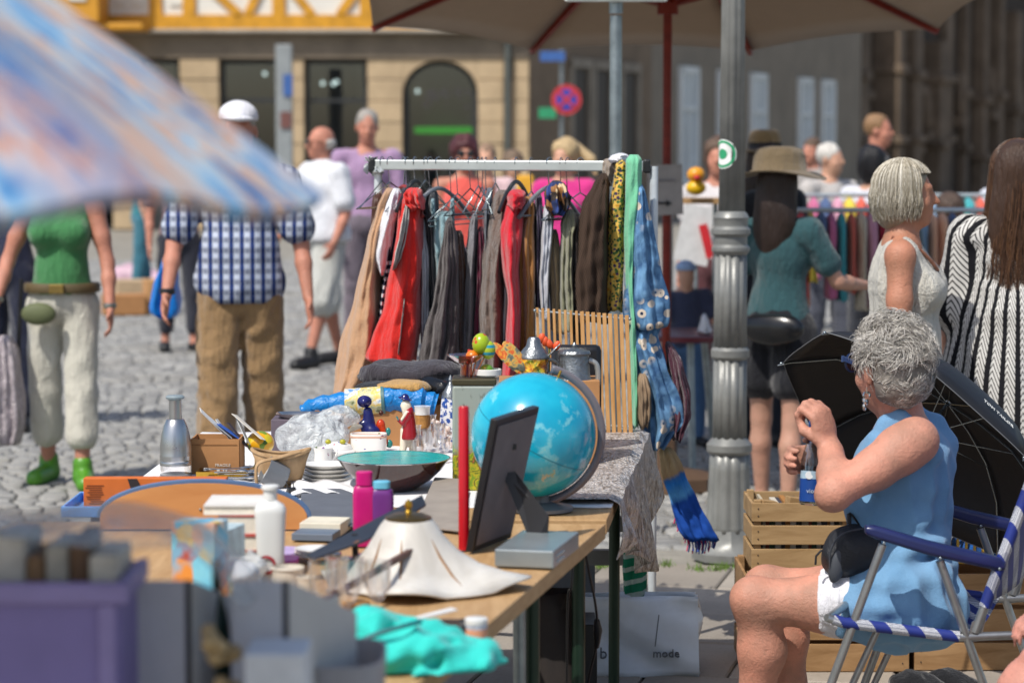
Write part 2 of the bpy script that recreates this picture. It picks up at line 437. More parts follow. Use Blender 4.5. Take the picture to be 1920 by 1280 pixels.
def strands(name, m, roots, parent=None, seg=5, r0=.0009, r1=.0003, **kw):
    # roots: list of point lists; each strand is a thin three-sided tube
    V = []; Fs = []
    for pts in roots:
        P = np.array(pts); n = len(P); d = np.gradient(P, axis=0); d /= np.maximum(np.linalg.norm(d, axis=1), 1e-9)[:, None]
        u = np.cross(d, [.3, .5, .81]); u /= np.maximum(np.linalg.norm(u, axis=1), 1e-9)[:, None]; v = np.cross(d, u)
        b = len(V); rr = np.linspace(r0, r1, n)
        for i in range(n):
            for k in range(3):
                t = 2.0944 * k; V.append(P[i] + (u[i] * math.cos(t) + v[i] * math.sin(t)) * rr[i])
        for i in range(n - 1):
            for k in range(3):
                a = b + i * 3 + k; c = b + i * 3 + (k + 1) % 3; Fs.append((a, c, c + 3, a + 3))
    return mkraw(name, np.array(V), np.array(Fs), m, parent, **kw)
def fingers(S, wrist, dirv, palmn, side, s=1.0, curl=.5, spread=.15, rf=.0085):
    # palm plus five unequal bent fingers; dirv = hand direction, palmn = palm normal, side = +1/-1 to which side the thumb leaves
    w_ = np.array(wrist, float); d = np.array(dirv, float); d /= np.linalg.norm(d); p = np.array(palmn, float); p -= d * (p @ d); p /= np.linalg.norm(p)
    x = np.cross(d, p) * side
    M = np.stack([x, d, p], 1)
    S.ell(w_ + d * .048 * s, np.array((.04, .052, .0165)) * s, .012, M)
    for i, (ox, L) in enumerate(((.027, .072), (.009, .08), (-.009, .075), (-.026, .058))):
        a = w_ + (d * (.083 - abs(ox) * .25) + x * ox) * s; dd = d + x * ox * spread * 8
        dd /= np.linalg.norm(dd); pts = [a]; ang = curl * .5
        for q, f in enumerate((.46, .3, .24)):
            v = dd * math.cos(ang) + p * math.sin(ang); pts.append(pts[-1] + v * L * f * s); ang += curl * (.95 if q == 0 else .7)
        S.chain(pts, [rf * s * 1.08, rf * s, rf * s * .9, rf * s * .75], .006)
    a = w_ + (d * .02 + x * .028) * s; b = a + (d * .032 + x * (.024 if curl < 1.2 else .008) + p * .012 * (1 + curl)) * s; c = b + (d * .028 + x * (.004 if curl < 1.2 else -.02) + p * .016 * min(curl, 1) * 1.5) * s
    S.chain([a, b, c], [rf * 1.4 * s, rf * 1.15 * s, rf * .85 * s], .01)
def head_prims(S, c, yaw=0, tilt=0, s=1.0, nod=0):
    # head centred at c, facing -Y turned by yaw
    M = (Matrix.Rotation(yaw, 3, 'Z') @ Matrix.Rotation(tilt, 3, 'Y') @ Matrix.Rotation(nod, 3, 'X')); Mn = np.array(M)
    q = lambda x, y, z: np.array(c) + Mn @ np.array((x, y, z)) * s
    S.ell(q(0, .014, .03), np.array((.074, .092, .088)) * s, .02, Mn)
    S.ell(q(0, -.03, -.045), np.array((.056, .06, .07)) * s, .035, Mn)
    S.ell(q(0, -.06, -.092), np.array((.026, .022, .02)) * s, .025, Mn)
    S.cone(q(0, -.082, .012), q(0, -.107, -.026), .009 * s, .0135 * s, .012)
    S.cone(q(-.03, -.074, .026), q(.03, -.074, .026), .012 * s, .012 * s, .015)
    S.cone(q(-.018, -.086, -.058), q(.018, -.086, -.058), .008 * s, .008 * s, .008)
    for sx in (-1, 1):
        S.ell(q(sx * .031, -.088, .006), np.array((.013, .008, .008)) * s, .004, Mn, sub=True)
        S.ell(q(sx * .077, .012, -.008), np.array((.009, .019, .031)) * s, .006, Mn)
        S.ell(q(sx * .04, -.055, -.03), np.array((.022, .02, .022)) * s, .02, Mn)
    return q, Mn
def stand_joints(H, stride=.0, knee=.0, armL=(8, 12), armR=(8, 12), lean=0.0, female=False, fwdL=0, fwdR=0):
    # standing figure facing -Y; arm = (outward degrees, elbow bend degrees), fwd = whole arm swung forward
    k = H / 1.72; J = {}
    sw = (.165 if female else .19) * k; hw = .088 * k
    J['pelvis'] = np.array((0, 0, .93)) * k; J['waist'] = np.array((0, -.01 - lean * .1, 1.08)) * k; J['chest'] = np.array((0, -.0 - lean * .3, 1.28)) * k
    J['neck'] = np.array((0, .005 - lean * .4, 1.45)) * k; J['head'] = np.array((0, -.015 - lean * .5, 1.60)) * k
    for sd, a, fw in (('L', armL, fwdL), ('R', armR, fwdR)):
        sx = 1 if sd == 'L' else -1
        sh = np.array((sx * sw, .005 - lean * .38, 1.385)) if k == 1 else np.array((sx * sw / k, .005 - lean * .38, 1.385)); sh = sh * k
        o = R(a[0]); f = R(fw); d = np.array((sx * math.sin(o), -math.sin(f) * math.cos(o), -math.cos(f) * math.cos(o)))
        el = sh + d * .285 * k; f2 = f + R(a[1]); o2 = o * .4; d2 = np.array((sx * math.sin(o2), -math.sin(f2) * math.cos(o2), -math.cos(f2) * math.cos(o2)))
        J['sh' + sd] = sh; J['el' + sd] = el; J['wr' + sd] = el + d2 * .245 * k; J['hd' + sd] = d2
        st = stride * sx; hp = np.array((sx * hw / k, 0, .89)) * k; J['hip' + sd] = hp
        kn = hp + np.array((sx * .012, -st * .42 - knee * .1, -.42)) * k; an = np.array((sx * (hw / k + .018), -st * .95 + .015, .085)) * k
        J['kn' + sd] = kn; J['an' + sd] = an; J['toe' + sd] = an + np.array((sx * .04, -.15, -.05)) * k
    J['k'] = k; return J
def body_prims(S, J, fem=False, yaw=0, tilt=0, nod=0, hands=True, curl=.45, head=True, fat=1.0):
    k = J['k']
    S.ell(J['pelvis'], np.array((.15, .108, .115)) * k * fat, .04); S.ell(J['waist'], np.array((.122, .092, .13)) * k * fat, .05)
    S.ell(J['chest'], np.array((.145, .102, .16)) * k * (1 if not fem else .92), .05)
    S.cone(J['neck'] - np.array((0, 0, .03 * k)), J['head'] - np.array((0, -.02, .06)) * k, .06 * k, .052 * k, .03)
    for sd in 'LR':
        S.cone(J['neck'] - np.array((0, 0, .045 * k)), J['sh' + sd], .055 * k, .052 * k, .04)
        S.chain([J['sh' + sd], (J['sh' + sd] * .45 + J['el' + sd] * .55), J['el' + sd]], [.05 * k, .043 * k, .035 * k], .025)
        S.chain([J['el' + sd], J['el' + sd] * .65 + J['wr' + sd] * .35, J['wr' + sd]], [.035 * k, .036 * k, .025 * k], .02)
        if hands:
            d = J['hd' + sd]; sx = 1 if sd == 'L' else -1
            fingers(S, J['wr' + sd], d, np.array((-sx, -.25, 0.0)) if abs(d[2]) > .5 else np.array((-sx * .3, 0, -1.)), -sx if abs(d[2]) > .5 else sx, k, curl)
        S.chain([J['hip' + sd], J['hip' + sd] * .5 + J['kn' + sd] * .5, J['kn' + sd]], [.08 * k, .068 * k, .05 * k], .03)
        m = J['kn' + sd] * .68 + J['an' + sd] * .32 + np.array((0, .012, 0))
        S.chain([J['kn' + sd], m, J['an' + sd]], [.049 * k, .051 * k, .034 * k], .02)
        S.cone(J['an' + sd] + np.array((0, .03, -.035)) * k, J['toe' + sd], .038 * k, .03 * k, .03)
    if fem:
        for sx in (-1, 1): S.ell(J['chest'] + np.array((sx * .075, -.09, -.02)) * k, np.array((.065, .055, .06)) * k, .04)
    if head: return head_prims(S, J['head'], yaw, tilt, k, nod)
def hem(S, J, side, t, up):       # cut a trouser leg at fraction t from knee(0) to ankle(1); negative: above the knee
    pass
def top_prims(S, J, infl=.018, sleeve=.5, fem=False, fat=1.0, hem_z=.88, wide=0.0, long_sleeve=False):
    k = J['k']; i = infl
    S.ell(J['chest'], np.array((.143, .1, .155)) * k * fat + i, .04); S.ell(J['waist'], np.array((.122 + wide, .092 + wide * .7, .14)) * k * fat + i, .05)
    S.ell(J['pelvis'] + np.array((0, 0, .02)), np.array((.145 + wide, .104 + wide * .7, .12)) * k * fat + i, .05)
    if fem:
        for sx in (-1, 1): S.ell(J['chest'] + np.array((sx * .075, -.09, -.02)) * k, np.array((.065, .055, .06)) * k + i * .8, .05)
    for sd in 'LR':
        S.cone(J['neck'] - np.array((0, 0, .05 * k)), J['sh' + sd] if sleeve > 0 or long_sleeve else J['sh' + sd] * .62 + J['neck'] * .38 - np.array((0, 0, .025)), .05 * k + i * .6, .046 * k + i * .8, .03)
        if sleeve > 0:
            e = J['sh' + sd] * (1 - sleeve) + J['el' + sd] * sleeve; S.cone(J['sh' + sd], e, .05 * k + i, .046 * k + i * 1.4, .025)
        if long_sleeve:
            S.cone(J['sh' + sd], J['el' + sd], .06 * k + i, .048 * k + i, .03); S.cone(J['el' + sd], J['wr' + sd], .048 * k + i, .034 * k + i, .03)
    S.cut((0, 0, hem_z * k), (0, 0, -1))
def leg_prims(S, J, t=1.0, infl=.02, flare=.0, fat=1.0, top_z=1.02):
    k = J['k']
    S.ell(J['pelvis'], np.array((.15, .108, .12)) * k * fat + infl * .7, .035)
    for sd in 'LR':
        h, kn, an = J['hip' + sd], J['kn' + sd], J['an' + sd]
        if t >= 1:
            f = min(t - 1, 1); e = kn * (1 - f) + an * f
            S.chain([h, kn], [.078 * k + infl * .8, .05 * k + infl + flare * .4], .02)
            if f > 0: S.cone(kn, e, .05 * k + infl + flare * .4, .042 * k + infl + flare, .02)
        else:
            e = h * (1 - t) + kn * t; S.cone(h, e, .08 * k + infl, .066 * k + infl + flare, .02)
    S.cut((0, 0, top_z * k), (0, 0, 1))
def place(o, X, Y, rz):
    o.location = (X, Y, 0); o.rotation_euler = (0, 0, rz); return o
def folds(seed, amp=.006, f0=10, f1=34, vert=.35):
    g = 3.4 if f1 <= 70 else 1.0
    f = fnoise(seed, 6, f0 * g, f1 * g * .8); f2 = fnoise(seed + 500, 5, f0 * g * .8, f1 * g * .5); wq = fnoise(seed + 900, 4, 6, 16)
    sc = np.array((1, 1, vert), np.float32)
    def d(P):
        P = P.astype(np.float32); Q = P * sc + .035 * wq(P)[:, None] * np.array((1, -1, 1), np.float32)
        return amp * (.45 * f(Q) + 1.1 * (np.abs(f2(Q)) - .55))
    return d
def figure(label, X, Y, rz, H, J, skinm, parts, res=.013, fem=False, yaw=0, tilt=0, nod=0, hands=True, curl=.45, fat=1.0, hair=None, group=None, glasses=None):
    """parts: list of (name, material, builder(S), displacement); root at the feet"""
    root = empty('person', label, 'person', (0, 0, 0), group)
    S = SDF(); q, Mn = body_prims(S, J, fem, yaw, tilt, nod, hands, curl, True, fat)
    V, Fq = S.mesh(res); mkraw('body', V, Fq, skinm, root)
    for nm, m, fn, dsp in parts:
        S = SDF(); fn(S); V, Fq = S.mesh(res, dsp); mkraw(nm, V, Fq, m, root)
    k = J['k']
    if hair:
        hm, kind = hair
        S = SDF()
        if kind == 'short': S.ell(q(0, .022, .042), np.array((.081, .095, .09)) * k, .02, Mn); S.ell(q(0, -.07, -.06), np.array((.085, .07, .105)) * k, .02, Mn, sub=True)
        elif kind == 'bald': S.ell(q(0, .03, .0), np.array((.08, .088, .055)) * k, .02, Mn); S.ell(q(0, -.06, -.02), np.array((.1, .08, .105)) * k, .01, Mn, sub=True)
        elif kind == 'full': S.ell(q(0, .03, .04), np.array((.1, .11, .105)) * k, .02, Mn); S.ell(q(0, .06, -.03), np.array((.09, .07, .11)) * k, .03, Mn); S.ell(q(0, -.085, -.05), np.array((.075, .075, .1)) * k, .02, Mn, sub=True)
        elif kind == 'long': S.ell(q(0, .025, .045), np.array((.092, .105, .097)) * k, .02, Mn); S.ell(q(0, .085, -.14), np.array((.11, .06, .24)) * k, .06, Mn); S.ell(q(0, -.085, -.06), np.array((.07, .08, .13)) * k, .02, Mn, sub=True)
        elif kind == 'curly': S.ell(q(0, .03, .045), np.array((.105, .115, .11)) * k, .02, Mn); S.ell(q(0, .05, -.03), np.array((.1, .085, .08)) * k, .03, Mn); S.ell(q(0, -.1, -.05), np.array((.08, .075, .1)) * k, .02, Mn, sub=True)
        V, Fq = S.mesh(min(res, .012), folds(int(H * 1000), .006 if kind != 'curly' else .012, 60, 120, .5)); mkraw('hair', V, Fq, hm, root)
    if glasses:
        mb = MB()
        for sx in (-1, 1):
            mb.lathe([(.022 * k, -.002), (.025 * k, 0), (.022 * k, .002)], q(sx * .032, -.1, .008), 12, M=Matrix(Mn.tolist()) @ Matrix.Rotation(R(90), 3, 'X'))
            mb.bar(q(sx * .055, -.095, .012), q(sx * .08, .0, .01), .004, .005)
        mb.bar(q(-.012, -.102, .012), q(.012, -.102, .012), .004, .004)
        mk('glasses', mb, glasses, root)
    place(root, X, Y, rz); root['q'] = 0; del root['q']
    return root, q, Mn
def shoe(root, J, m, sd, k_=1.0, sandal=False, ankle=False, res=.012):
    S = SDF(); k = J['k']; an, toe = J['an' + sd], J['toe' + sd]
    S.cone(an + np.array((0, .035, -.04)) * k, toe, .046 * k * k_, .04 * k * k_, .03); S.cone(an + np.array((0, .03, -.05)) * k, toe - np.array((0, 0, .008)), .045 * k * k_, .04 * k, .02)
    if ankle: S.cone(an + np.array((0, .01, .03)) * k, an + np.array((0, .02, -.03)) * k, .05 * k, .05 * k, .02)
    S.cut((0, 0, .0), (0, 0, -1)); V, Fq = S.mesh(res); o = mkraw('shoe', V, Fq, m, None, (0, 0, 0)); o.parent = root; o.location = (0, 0, 0); return o
try: SC.cycles.use_denoising = True
except Exception: pass
# ------------------------------------------------------------ materials of the place
def m_stone(name, c, sc=3.0, var=.22, bump=.5):
    if name in _mc: return _mc[name]
    k = NT(name); c = hx(c); n1 = k.noise(sc, 6, .65); n2 = k.noise(sc * 11, 4)
    a = k.mix(k.ramp(n1, [(.3, 0.), (.7, 1.)]), tuple(x * (1 - var) for x in c), tuple(min(1, x * (1 + var)) for x in c))
    a = k.mix(k.ramp(n2, [(.55, 0.), (.8, .5)]), a, tuple(x * .55 for x in c))
    k.bump(k.math('ADD', n2, n1), bump, .02); _mc[name] = k.fin(a, .85, 0, .25); return k.m
M_cob = NT('cobble stone'); _n = M_cob.noise(1.7, 5); _r = M_cob.n('ShaderNodeObjectInfo').outputs['Random']
_g = M_cob.n('ShaderNodeNewGeometry').outputs['Random Per Island']
_c = M_cob.mix(_g, hx('#7b7b7a'), hx('#a3a29e')); _c = M_cob.mix(M_cob.ramp(M_cob.noise(.9, 4), [(.45, 0.), (.75, .6)]), _c, hx('#8c877c'))
_c = M_cob.mix(M_cob.ramp(M_cob.noise(60, 4), [(.5, 0.), (.8, .5)]), _c, hx('#6a665f'))
M_cob.bump(M_cob.noise(70, 4), .4, .01); M_cob = M_cob.fin(_c, .75, 0, .35)
M_sand = m_stone('joint sand', '#8b877e', 2.0)
M_slab = NT('paving slab'); _g = M_slab.n('ShaderNodeObjectInfo').outputs['Random']
_c = M_slab.mix(_g, hx('#8f877d'), hx('#a89f93')); _c = M_slab.mix(M_slab.ramp(M_slab.noise(3, 5), [(.4, 0.), (.8, .6)]), _c, hx('#7b746b')); _c = M_slab.mix(M_slab.ramp(M_slab.noise(90, 3), [(.55, 0.), (.8, .45)]), _c, hx('#5f5a53'))
M_slab.bump(M_slab.noise(80, 4), .3, .006); M_slab = M_slab.fin(_c, .8, 0, .3)
# ------------------------------------------------------------ ground
mb = MB(); mb.add([(-220, -60, -.02), (220, -60, -.02), (220, 380, -.02), (-220, 380, -.02)], [(0, 1, 2, 3)])
ground = mk('ground', mb, M_sand, kind='structure', smooth=False, origin=(0, 0, 0))
def in_pave(x, y):
    return -.9 < x < 3.6 and y < 9.75
st = []; rg = np.random.RandomState(3)
y = 8.9
while y < 36:
    d = .105 + .006 * math.sin(y * 3)
    if y > 24: d *= 1.5
    hw = .225 * y + .6; x = -hw + rg.uniform(0, .1)
    while x < hw:
        wd = rg.uniform(.085, .14) * (1.5 if y > 24 else 1)
        cx, cy = x + wd / 2, y + .012 * math.sin(x * 2.1) + rg.uniform(-.006, .006)
        if not in_pave(cx, cy): st.append((cx, cy, wd - .012, d - rg.uniform(.01, .018), rg.uniform(-.006, .006), rg.uniform(-.03, .03), rg.uniform(-.03, .03)))
        x += wd
    y += d
st = np.array(st)
u = st[:, 0] / st[:, 1] * F + CX; v = 285 + CAMZ * F / st[:, 1]
near = np.where((u > 0) & (u < 640) & (v < 955) & (v > 690))[0]; near = near[np.argsort(st[near, 1])][:300]
isn = np.zeros(len(st), bool); isn[near] = True
def stone_geo(a):
    cx, cy, wd, dp, h, tx, ty = a; vs = []
    for zz, k in ((-.05, 1.0), (-.008, .98), (.0, .78)):
        for sx, sy in ((-1, -1), (1, -1), (1, 1), (-1, 1)):
            x_, y_ = sx * wd / 2 * k, sy * dp / 2 * k; vs.append((cx + x_, cy + y_, zz + (h + x_ * tx + y_ * ty if zz > -.05 else 0)))
    return vs
SF = [(0, 1, 5, 4), (1, 2, 6, 5), (2, 3, 7, 6), (3, 0, 4, 7), (4, 5, 9, 8), (5, 6, 10, 9), (6, 7, 11, 10), (7, 4, 8, 11), (8, 9, 10, 11)]
mb = MB()
for a in st[~isn]: mb.add(stone_geo(a), SF)
mk('cobbles', mb, M_cob, ground, kind='stuff', fix=False, angle=50)
cob_me = []
for a in st[near[:8]]:
    b = a.copy(); b[0] = b[1] = 0; b[4] = 0; m_ = MB().add(stone_geo(b), SF).mesh('cobble', smooth=True, fix=False); m_.materials.append(M_cob); cob_me.append((m_, b))
for i, a in enumerate(st[near]):
    m_, b = cob_me[i % 8]; o = bpy.data.objects.new('cobble', m_); COL.objects.link(o); o.parent = ground
    o.location = (a[0], a[1], .02 + a[4]); o.location.z -= .02; o.scale = (a[2] / b[2], a[3] / b[3], 1)
# paved strip of slabs, turned a little against the camera
mb = MB(); mb.add([(-.9, 2.5, -.012), (3.6, 2.5, -.012), (3.6, 9.75, -.012), (-.9, 9.75, -.012)], [(0, 1, 2, 3)])
pave = mk('pavement', mb, M_sand, kind='structure', smooth=False, origin=(0, 0, 0))
sm = MB().box((0, 0, -.02), (.492, .492, .05)).mesh('slab', smooth=False); sm.materials.append(M_slab)
ca, sa = math.cos(R(-13)), math.sin(R(-13))
for i in range(-14, 14):
    for j in range(4, 26):
        a, b = i * .5 + (.25 if j % 2 else 0), j * .5
        x, y = a * ca - b * sa, a * sa + b * ca
        if -.62 < x < 3.3 and 5.6 < y < 9.45:
            o = bpy.data.objects.new('slab', sm); COL.objects.link(o); o.parent = pave; o.location = (x, y, -.005 + random.uniform(-.002, .003)); o.rotation_euler = (random.uniform(-.004, .004), random.uniform(-.004, .004), R(-13))
            md = o.modifiers.new('bevel', 'BEVEL'); md.width = .006; md.segments = 1
# tufts of grass in the joints by the lamp post
mb = MB()
for px, py in ((1112, 1062), (1125, 1063), (1245, 1060), (1310, 1068), (1360, 1065), (1345, 1068), (1420, 1075)):
    c = on(px, py, 0)
    for _ in range(40):
        a = random.uniform(0, 6.28); r = random.uniform(0, .05); p = c + Vector((r * math.cos(a), r * math.sin(a), 0)); h = random.uniform(.012, .035); q = p + Vector((random.uniform(-.02, .02), random.uniform(-.02, .02), h))
        mb.add([p + Vector((-.002, 0, 0)), p + Vector((.002, 0, 0)), q], [(0, 1, 2)])
mk('grass_tufts', mb, mat('weed', '#5d7a2c', .7), kind='stuff', label='small green weeds in the joints at the lamp post foot', cat='grass')
# ------------------------------------------------------------ houses behind the square
def fac(org, d):
    d = Vector((d[0], d[1], 0)).normalized(); n = Vector((d.y, -d.x, 0))        # outward normal is to the right of d
    return lambda u_, z, w_: Vector(org) + d * u_ + n * w_ + Vector((0, 0, z))
def fbox(mb, f, u0, u1, z0, z1, w0, w1, mi=0):
    vs = [f(u_, z, w_) for z in (z0, z1) for w_ in (w0, w1) for u_ in (u0, u1)]
    return mb.add(vs, [(0, 1, 3, 2), (4, 6, 7, 5), (0, 4, 5, 1), (2, 3, 7, 6), (0, 2, 6, 4), (1, 5, 7, 3)], mi)
YB = 50.0
fA = fac((0, YB, 0), (1, 0)); ux = lambda px: (px - CX) / F * YB; zz = lambda py: CAMZ + (285 - py) / F * YB
M_sst = m_stone('sandstone', '#b59f80', 1.1, .2); M_sst2 = m_stone('grey sandstone', '#8d8173', 1.3, .2); M_ochre = mat('ochre timber', '#c98f1e', .6, var=.2, scale=4); M_plw = mat('white plaster', '#dcd9d0', .9, var=.07, scale=2)
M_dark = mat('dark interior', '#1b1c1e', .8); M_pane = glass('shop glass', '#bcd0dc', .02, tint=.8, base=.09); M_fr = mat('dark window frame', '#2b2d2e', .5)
M_lampE = NT('shop lamp'); M_lampE.fin('#ffffff', .5, Emission_Color='#fff1d8', Emission_Strength=3.0); M_lampE = M_lampE.m
hA = empty('timber_framed_house', 'sunlit sandstone shop house with ochre timber framing above the shop windows', 'house', (ux(600), YB, 0))
top = zz(112)
piers = [(-420, -300), (-170, -90), (40, 110), (212, 262), (340, 414), (546, 572), (690, 756), (896, 945), (962, 992)]
for a, b in piers:
    z = 0; n = 0
    mb = MB(); fbox(mb, fA, ux(a) + .03, ux(b) - .03, 0, top, -.5, -.02); mk('pier', mb, M_sst2, hA, smooth=False)
    while z < top - .05:
        h = min(.44, top - z); mb = MB(); fbox(mb, fA, ux(a) + random.uniform(0, .012), ux(b) - random.uniform(0, .012), z + .008, z + h - .008, -.4, random.uniform(.0, .03)); mk('stone_block', mb, M_sst, hA, smooth=False, bevel=.015); z += h; n += 1
mb = MB(); fbox(mb, fA, ux(-420), ux(992), top, zz(66), -.5, .05); mk('lintel_band', mb, m_stone('lintel stone', '#7e7263', 1.2), hA, smooth=False, bevel=.02)
mb = MB(); fbox(mb, fA, ux(-420), ux(1000), zz(66), zz(58), -.5, .32); mk('cornice', mb, m_stone('cornice stone', '#a39a8d', 1.2), hA, smooth=False, bevel=.03)
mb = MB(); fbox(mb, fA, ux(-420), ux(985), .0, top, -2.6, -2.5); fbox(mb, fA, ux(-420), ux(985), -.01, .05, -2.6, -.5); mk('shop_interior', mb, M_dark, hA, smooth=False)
def shopwin(a, b, arch=False):
    mb = MB(); fbox(mb, fA, ux(a) + .05, ux(b) - .05, .5, top - .06, -.33, -.30); w_ = mk('window', MB().box(fA((ux(a) + ux(b)) / 2, .25, -.3), (ux(b) - ux(a), .12, .5)), M_fr, hA, smooth=False)
    mk('pane', mb, M_pane, w_, smooth=False)
    mb = MB()
    for u_ in (ux(a) + .04, ux(b) - .04): fbox(mb, fA, u_ - .05, u_ + .05, .5, top, -.36, -.27)
    fbox(mb, fA, ux(a), ux(b), top - .1, top, -.36, -.272); fbox(mb, fA, ux(a), ux(b), 2.62, 2.7, -.355, -.265)
    mk('frame', mb, M_fr, w_, smooth=False); return w_
for a, b in ((-300, -170), (-90, 40), (262, 340), (414, 546), (572, 690)): shopwin(a, b)
# the arched window
wz = MB(); uc, ur, zs = ux(826), ux(896) - ux(826), zz(175)
vs = []; n = 20
outer = [(ux(757), top)] + [(uc + ur * math.cos(math.pi - math.pi * i / n) * 1.0, zs + (top - .03 - zs) * math.sin(math.pi * i / n)) for i in range(n + 1)] + [(ux(895), top)]
for i in range(n):
    (a0, b0), (a1, b1) = outer[i + 1], outer[i + 2]; fs = [fA(a0, b0, -.4), fA(a1, b1, -.4), fA(a1, top, -.4), fA(a0, top, -.4), fA(a0, b0, .0), fA(a1, b1, .0), fA(a1, top, .0), fA(a0, top, .0)]
    wz.add(fs, [(0, 1, 2, 3), (7, 6, 5, 4), (0, 4, 5, 1), (3, 2, 6, 7)])
mk('arch', wz, M_sst, hA, smooth=False)
aw = mk('arched_window', MB().box(fA(uc, .3, -.3), (2 * ur, .12, .6)), M_fr, hA, smooth=False)
mb = MB(); fbox(mb, fA, uc - ur, uc + ur, .6, top, -.34, -.31); mk('pane', mb, M_pane, aw, smooth=False)
mb = MB(); mb.tube([fA(uc + ur * .96 * math.cos(t), zs + (top - .06 - zs) * math.sin(t), -.3) for t in [math.pi * i / 24 for i in range(25)]], .06, 6); fbox(mb, fA, uc - ur, uc - ur + .12, .5, zs, -.36, -.27); fbox(mb, fA, uc + ur - .12, uc + ur, .5, zs, -.36, -.27); mk('frame', mb, M_fr, aw)
M_grE = NT('green lit shelf'); M_grE.fin('#2fbf2a', .5, Emission_Color='#38d830', Emission_Strength=.9); M_grE = M_grE.m
mb = MB(); fbox(mb, fA, ux(776), ux(892), zz(250), zz(238), -.75, -.55); mk('lit_shelf', mb, M_grE, aw, smooth=False)
mb = MB()
for i in range(40): mb.ell(fA(ux(random.uniform(795, 880)), zz(random.uniform(172, 205)), random.uniform(-1.2, -.6)), random.uniform(.06, .13), 6, 4)
mk('window_flowers', mb, mat('pink blossom', '#b0709c', .8, var=.4, scale=3), aw)
for px, py in ((490, 137), (517, 140), (600, 155), (626, 152), (780, 170), (818, 197), (1200 - 580, 156)):
    mk('lamp', MB().ell(fA(ux(px), zz(py), -1.0), .045, 8, 6), M_lampE, hA)
# timber storey
ztop = 7.6; zb = zz(58)
mb = MB(); fbox(mb, fA, ux(-420), ux(992), zb, ztop, -.5, .2); mk('plaster_wall', mb, M_plw, hA, smooth=False)
def beam(u0, z0, u1, z1, th=.2, w_=.27):
    mb = MB(); mb.bar(fA(u0, z0, .2), fA(u1, z1, .2), th, .14, up=(0, -1, 0)); return mk('beam', mb, M_ochre, hA, smooth=False)
beam(ux(-420), zb + .14, ux(992), zb + .14, .29); beam(ux(-420), zb + 1.5, ux(992), zb + 1.5, .2); beam(ux(-420), ztop, ux(992), ztop, .3)
for px in (300, 362, 528, 690, 850, 985): beam(ux(px), zb + .28, ux(px), ztop, .26)
for a, b in ((470, 497), (456, 395), (590, 545), (640, 680), (780, 710), (760, 830)):
    beam(ux(a), zb + .28, ux(b) + (ux(b) - ux(a)) * .8, zb + 1.4, .17)
# ochre bay window
mb = MB(); fbox(mb, fA, ux(60), ux(214), zz(52), 7.2, .2, 1.5); fbox(mb, fA, ux(70), ux(290), zz(64), zz(52), .2, 1.3); mk('bay', mb, mat('ochre bay', '#c88d22', .6, var=.1, scale=2), hA, smooth=False, bevel=.03)
for a, b in ((108, 122), (160, 192), (225, 246), (256, 276), (294, 314), (326, 362)):
    mb = MB(); fbox(mb, fA, ux(a), ux(b), zz(14), 5.6, 1.3 if a < 214 else .2, 1.54 if a < 214 else .24); mk('bay_panel', mb, M_plw, hA, smooth=False)
mb = MB(); mb.tube([fA(ux(952), 0, .12), fA(ux(952), 7, .12)], .07, 8); mk('downpipe', mb, mat('grey zinc', '#5c605c', .5, .4), hA)
mb = MB(); mb.add([fA(ux(-420), ztop + .2, .5), fA(ux(1000), ztop + .2, .5), fA(ux(1000), ztop + 5, -6), fA(ux(-420), ztop + 5, -6)], [(0, 1, 2, 3)]); mk('roof', mb, mat('roof tile', '#7d4632', .8), hA, smooth=False, solid=.15)
# shaded side street front of grey plaster, running back to the right
dS = (.40, .916); fS = fac((ux(994), YB + .05, 0), dS)
hS = empty('plaster_house', 'grey brown plaster house in shade with white framed windows', 'house', (ux(994), YB, 0))
M_plg = mat('grey plaster', '#857a6b', .9, var=.12, scale=1.2); M_plb = m_stone('brown stone', '#7d6c5a', 1.0)
mb = MB(); fbox(mb, fS, 0, 7.2, 0, 9, -4, 0); mk('stone_wall', mb, M_plb, hS, smooth=False)
mb = MB(); fbox(mb, fS, 7.2, 25.5, 0, 9, -4, -.03); mk('plaster_wall', mb, M_plg, hS, smooth=False)
M_dk2 = mat('old dark door', '#3d342b', .6)
for u0, u1 in ((2.2, 3.1), (3.5, 4.4), (5.2, 6.1)):
    mb = MB(); fbox(mb, fS, u0, u1, 0, 3.4, -.05, .03); d = mk('door', mb, M_dk2, hS, smooth=False)
    mb = MB(); fbox(mb, fS, u0 - .16, u0, 0, 3.55, -.05, .1); fbox(mb, fS, u1, u1 + .16, 0, 3.55, -.05, .1); fbox(mb, fS, u0 - .16, u1 + .16, 3.4, 3.6, -.05, .11); mk('door_frame', mb, m_stone('door stone', '#8f8577', 1.5), d, smooth=False)
M_wfr = mat('white paint', '#d6d8d6', .5); M_wgl = mat('pale window glass', '#b3bcc2', .12, var=.2, scale=1)
for px in (1288, 1358, 1418, 1506, 1548):
    k_ = (px - CX) / F; L = (k_ * (YB + .05) - ux(994)) / (dS[0] - k_ * dS[1]); wd = .55
    mb = MB(); fbox(mb, fS, L - wd, L + wd, .9, 3.5, -.02, .02); w_ = mk('window', mb, M_wgl, hS, smooth=False)
    mb = MB()
    for a, b, c, d in ((-wd - .12, -wd + .05, .8, 3.65), (wd - .05, wd + .12, .8, 3.65), (-wd - .1, wd + .1, 3.5, 3.66), (-wd - .1, wd + .1, .8, .95), (-.06, .06, .9, 3.5), (-wd, wd, 2.6, 2.7)): fbox(mb, fS, L + a, L + b, c, d, -.02, .08 if abs(a) > .2 else .06)
    mk('frame', mb, M_wfr, w_, smooth=False)
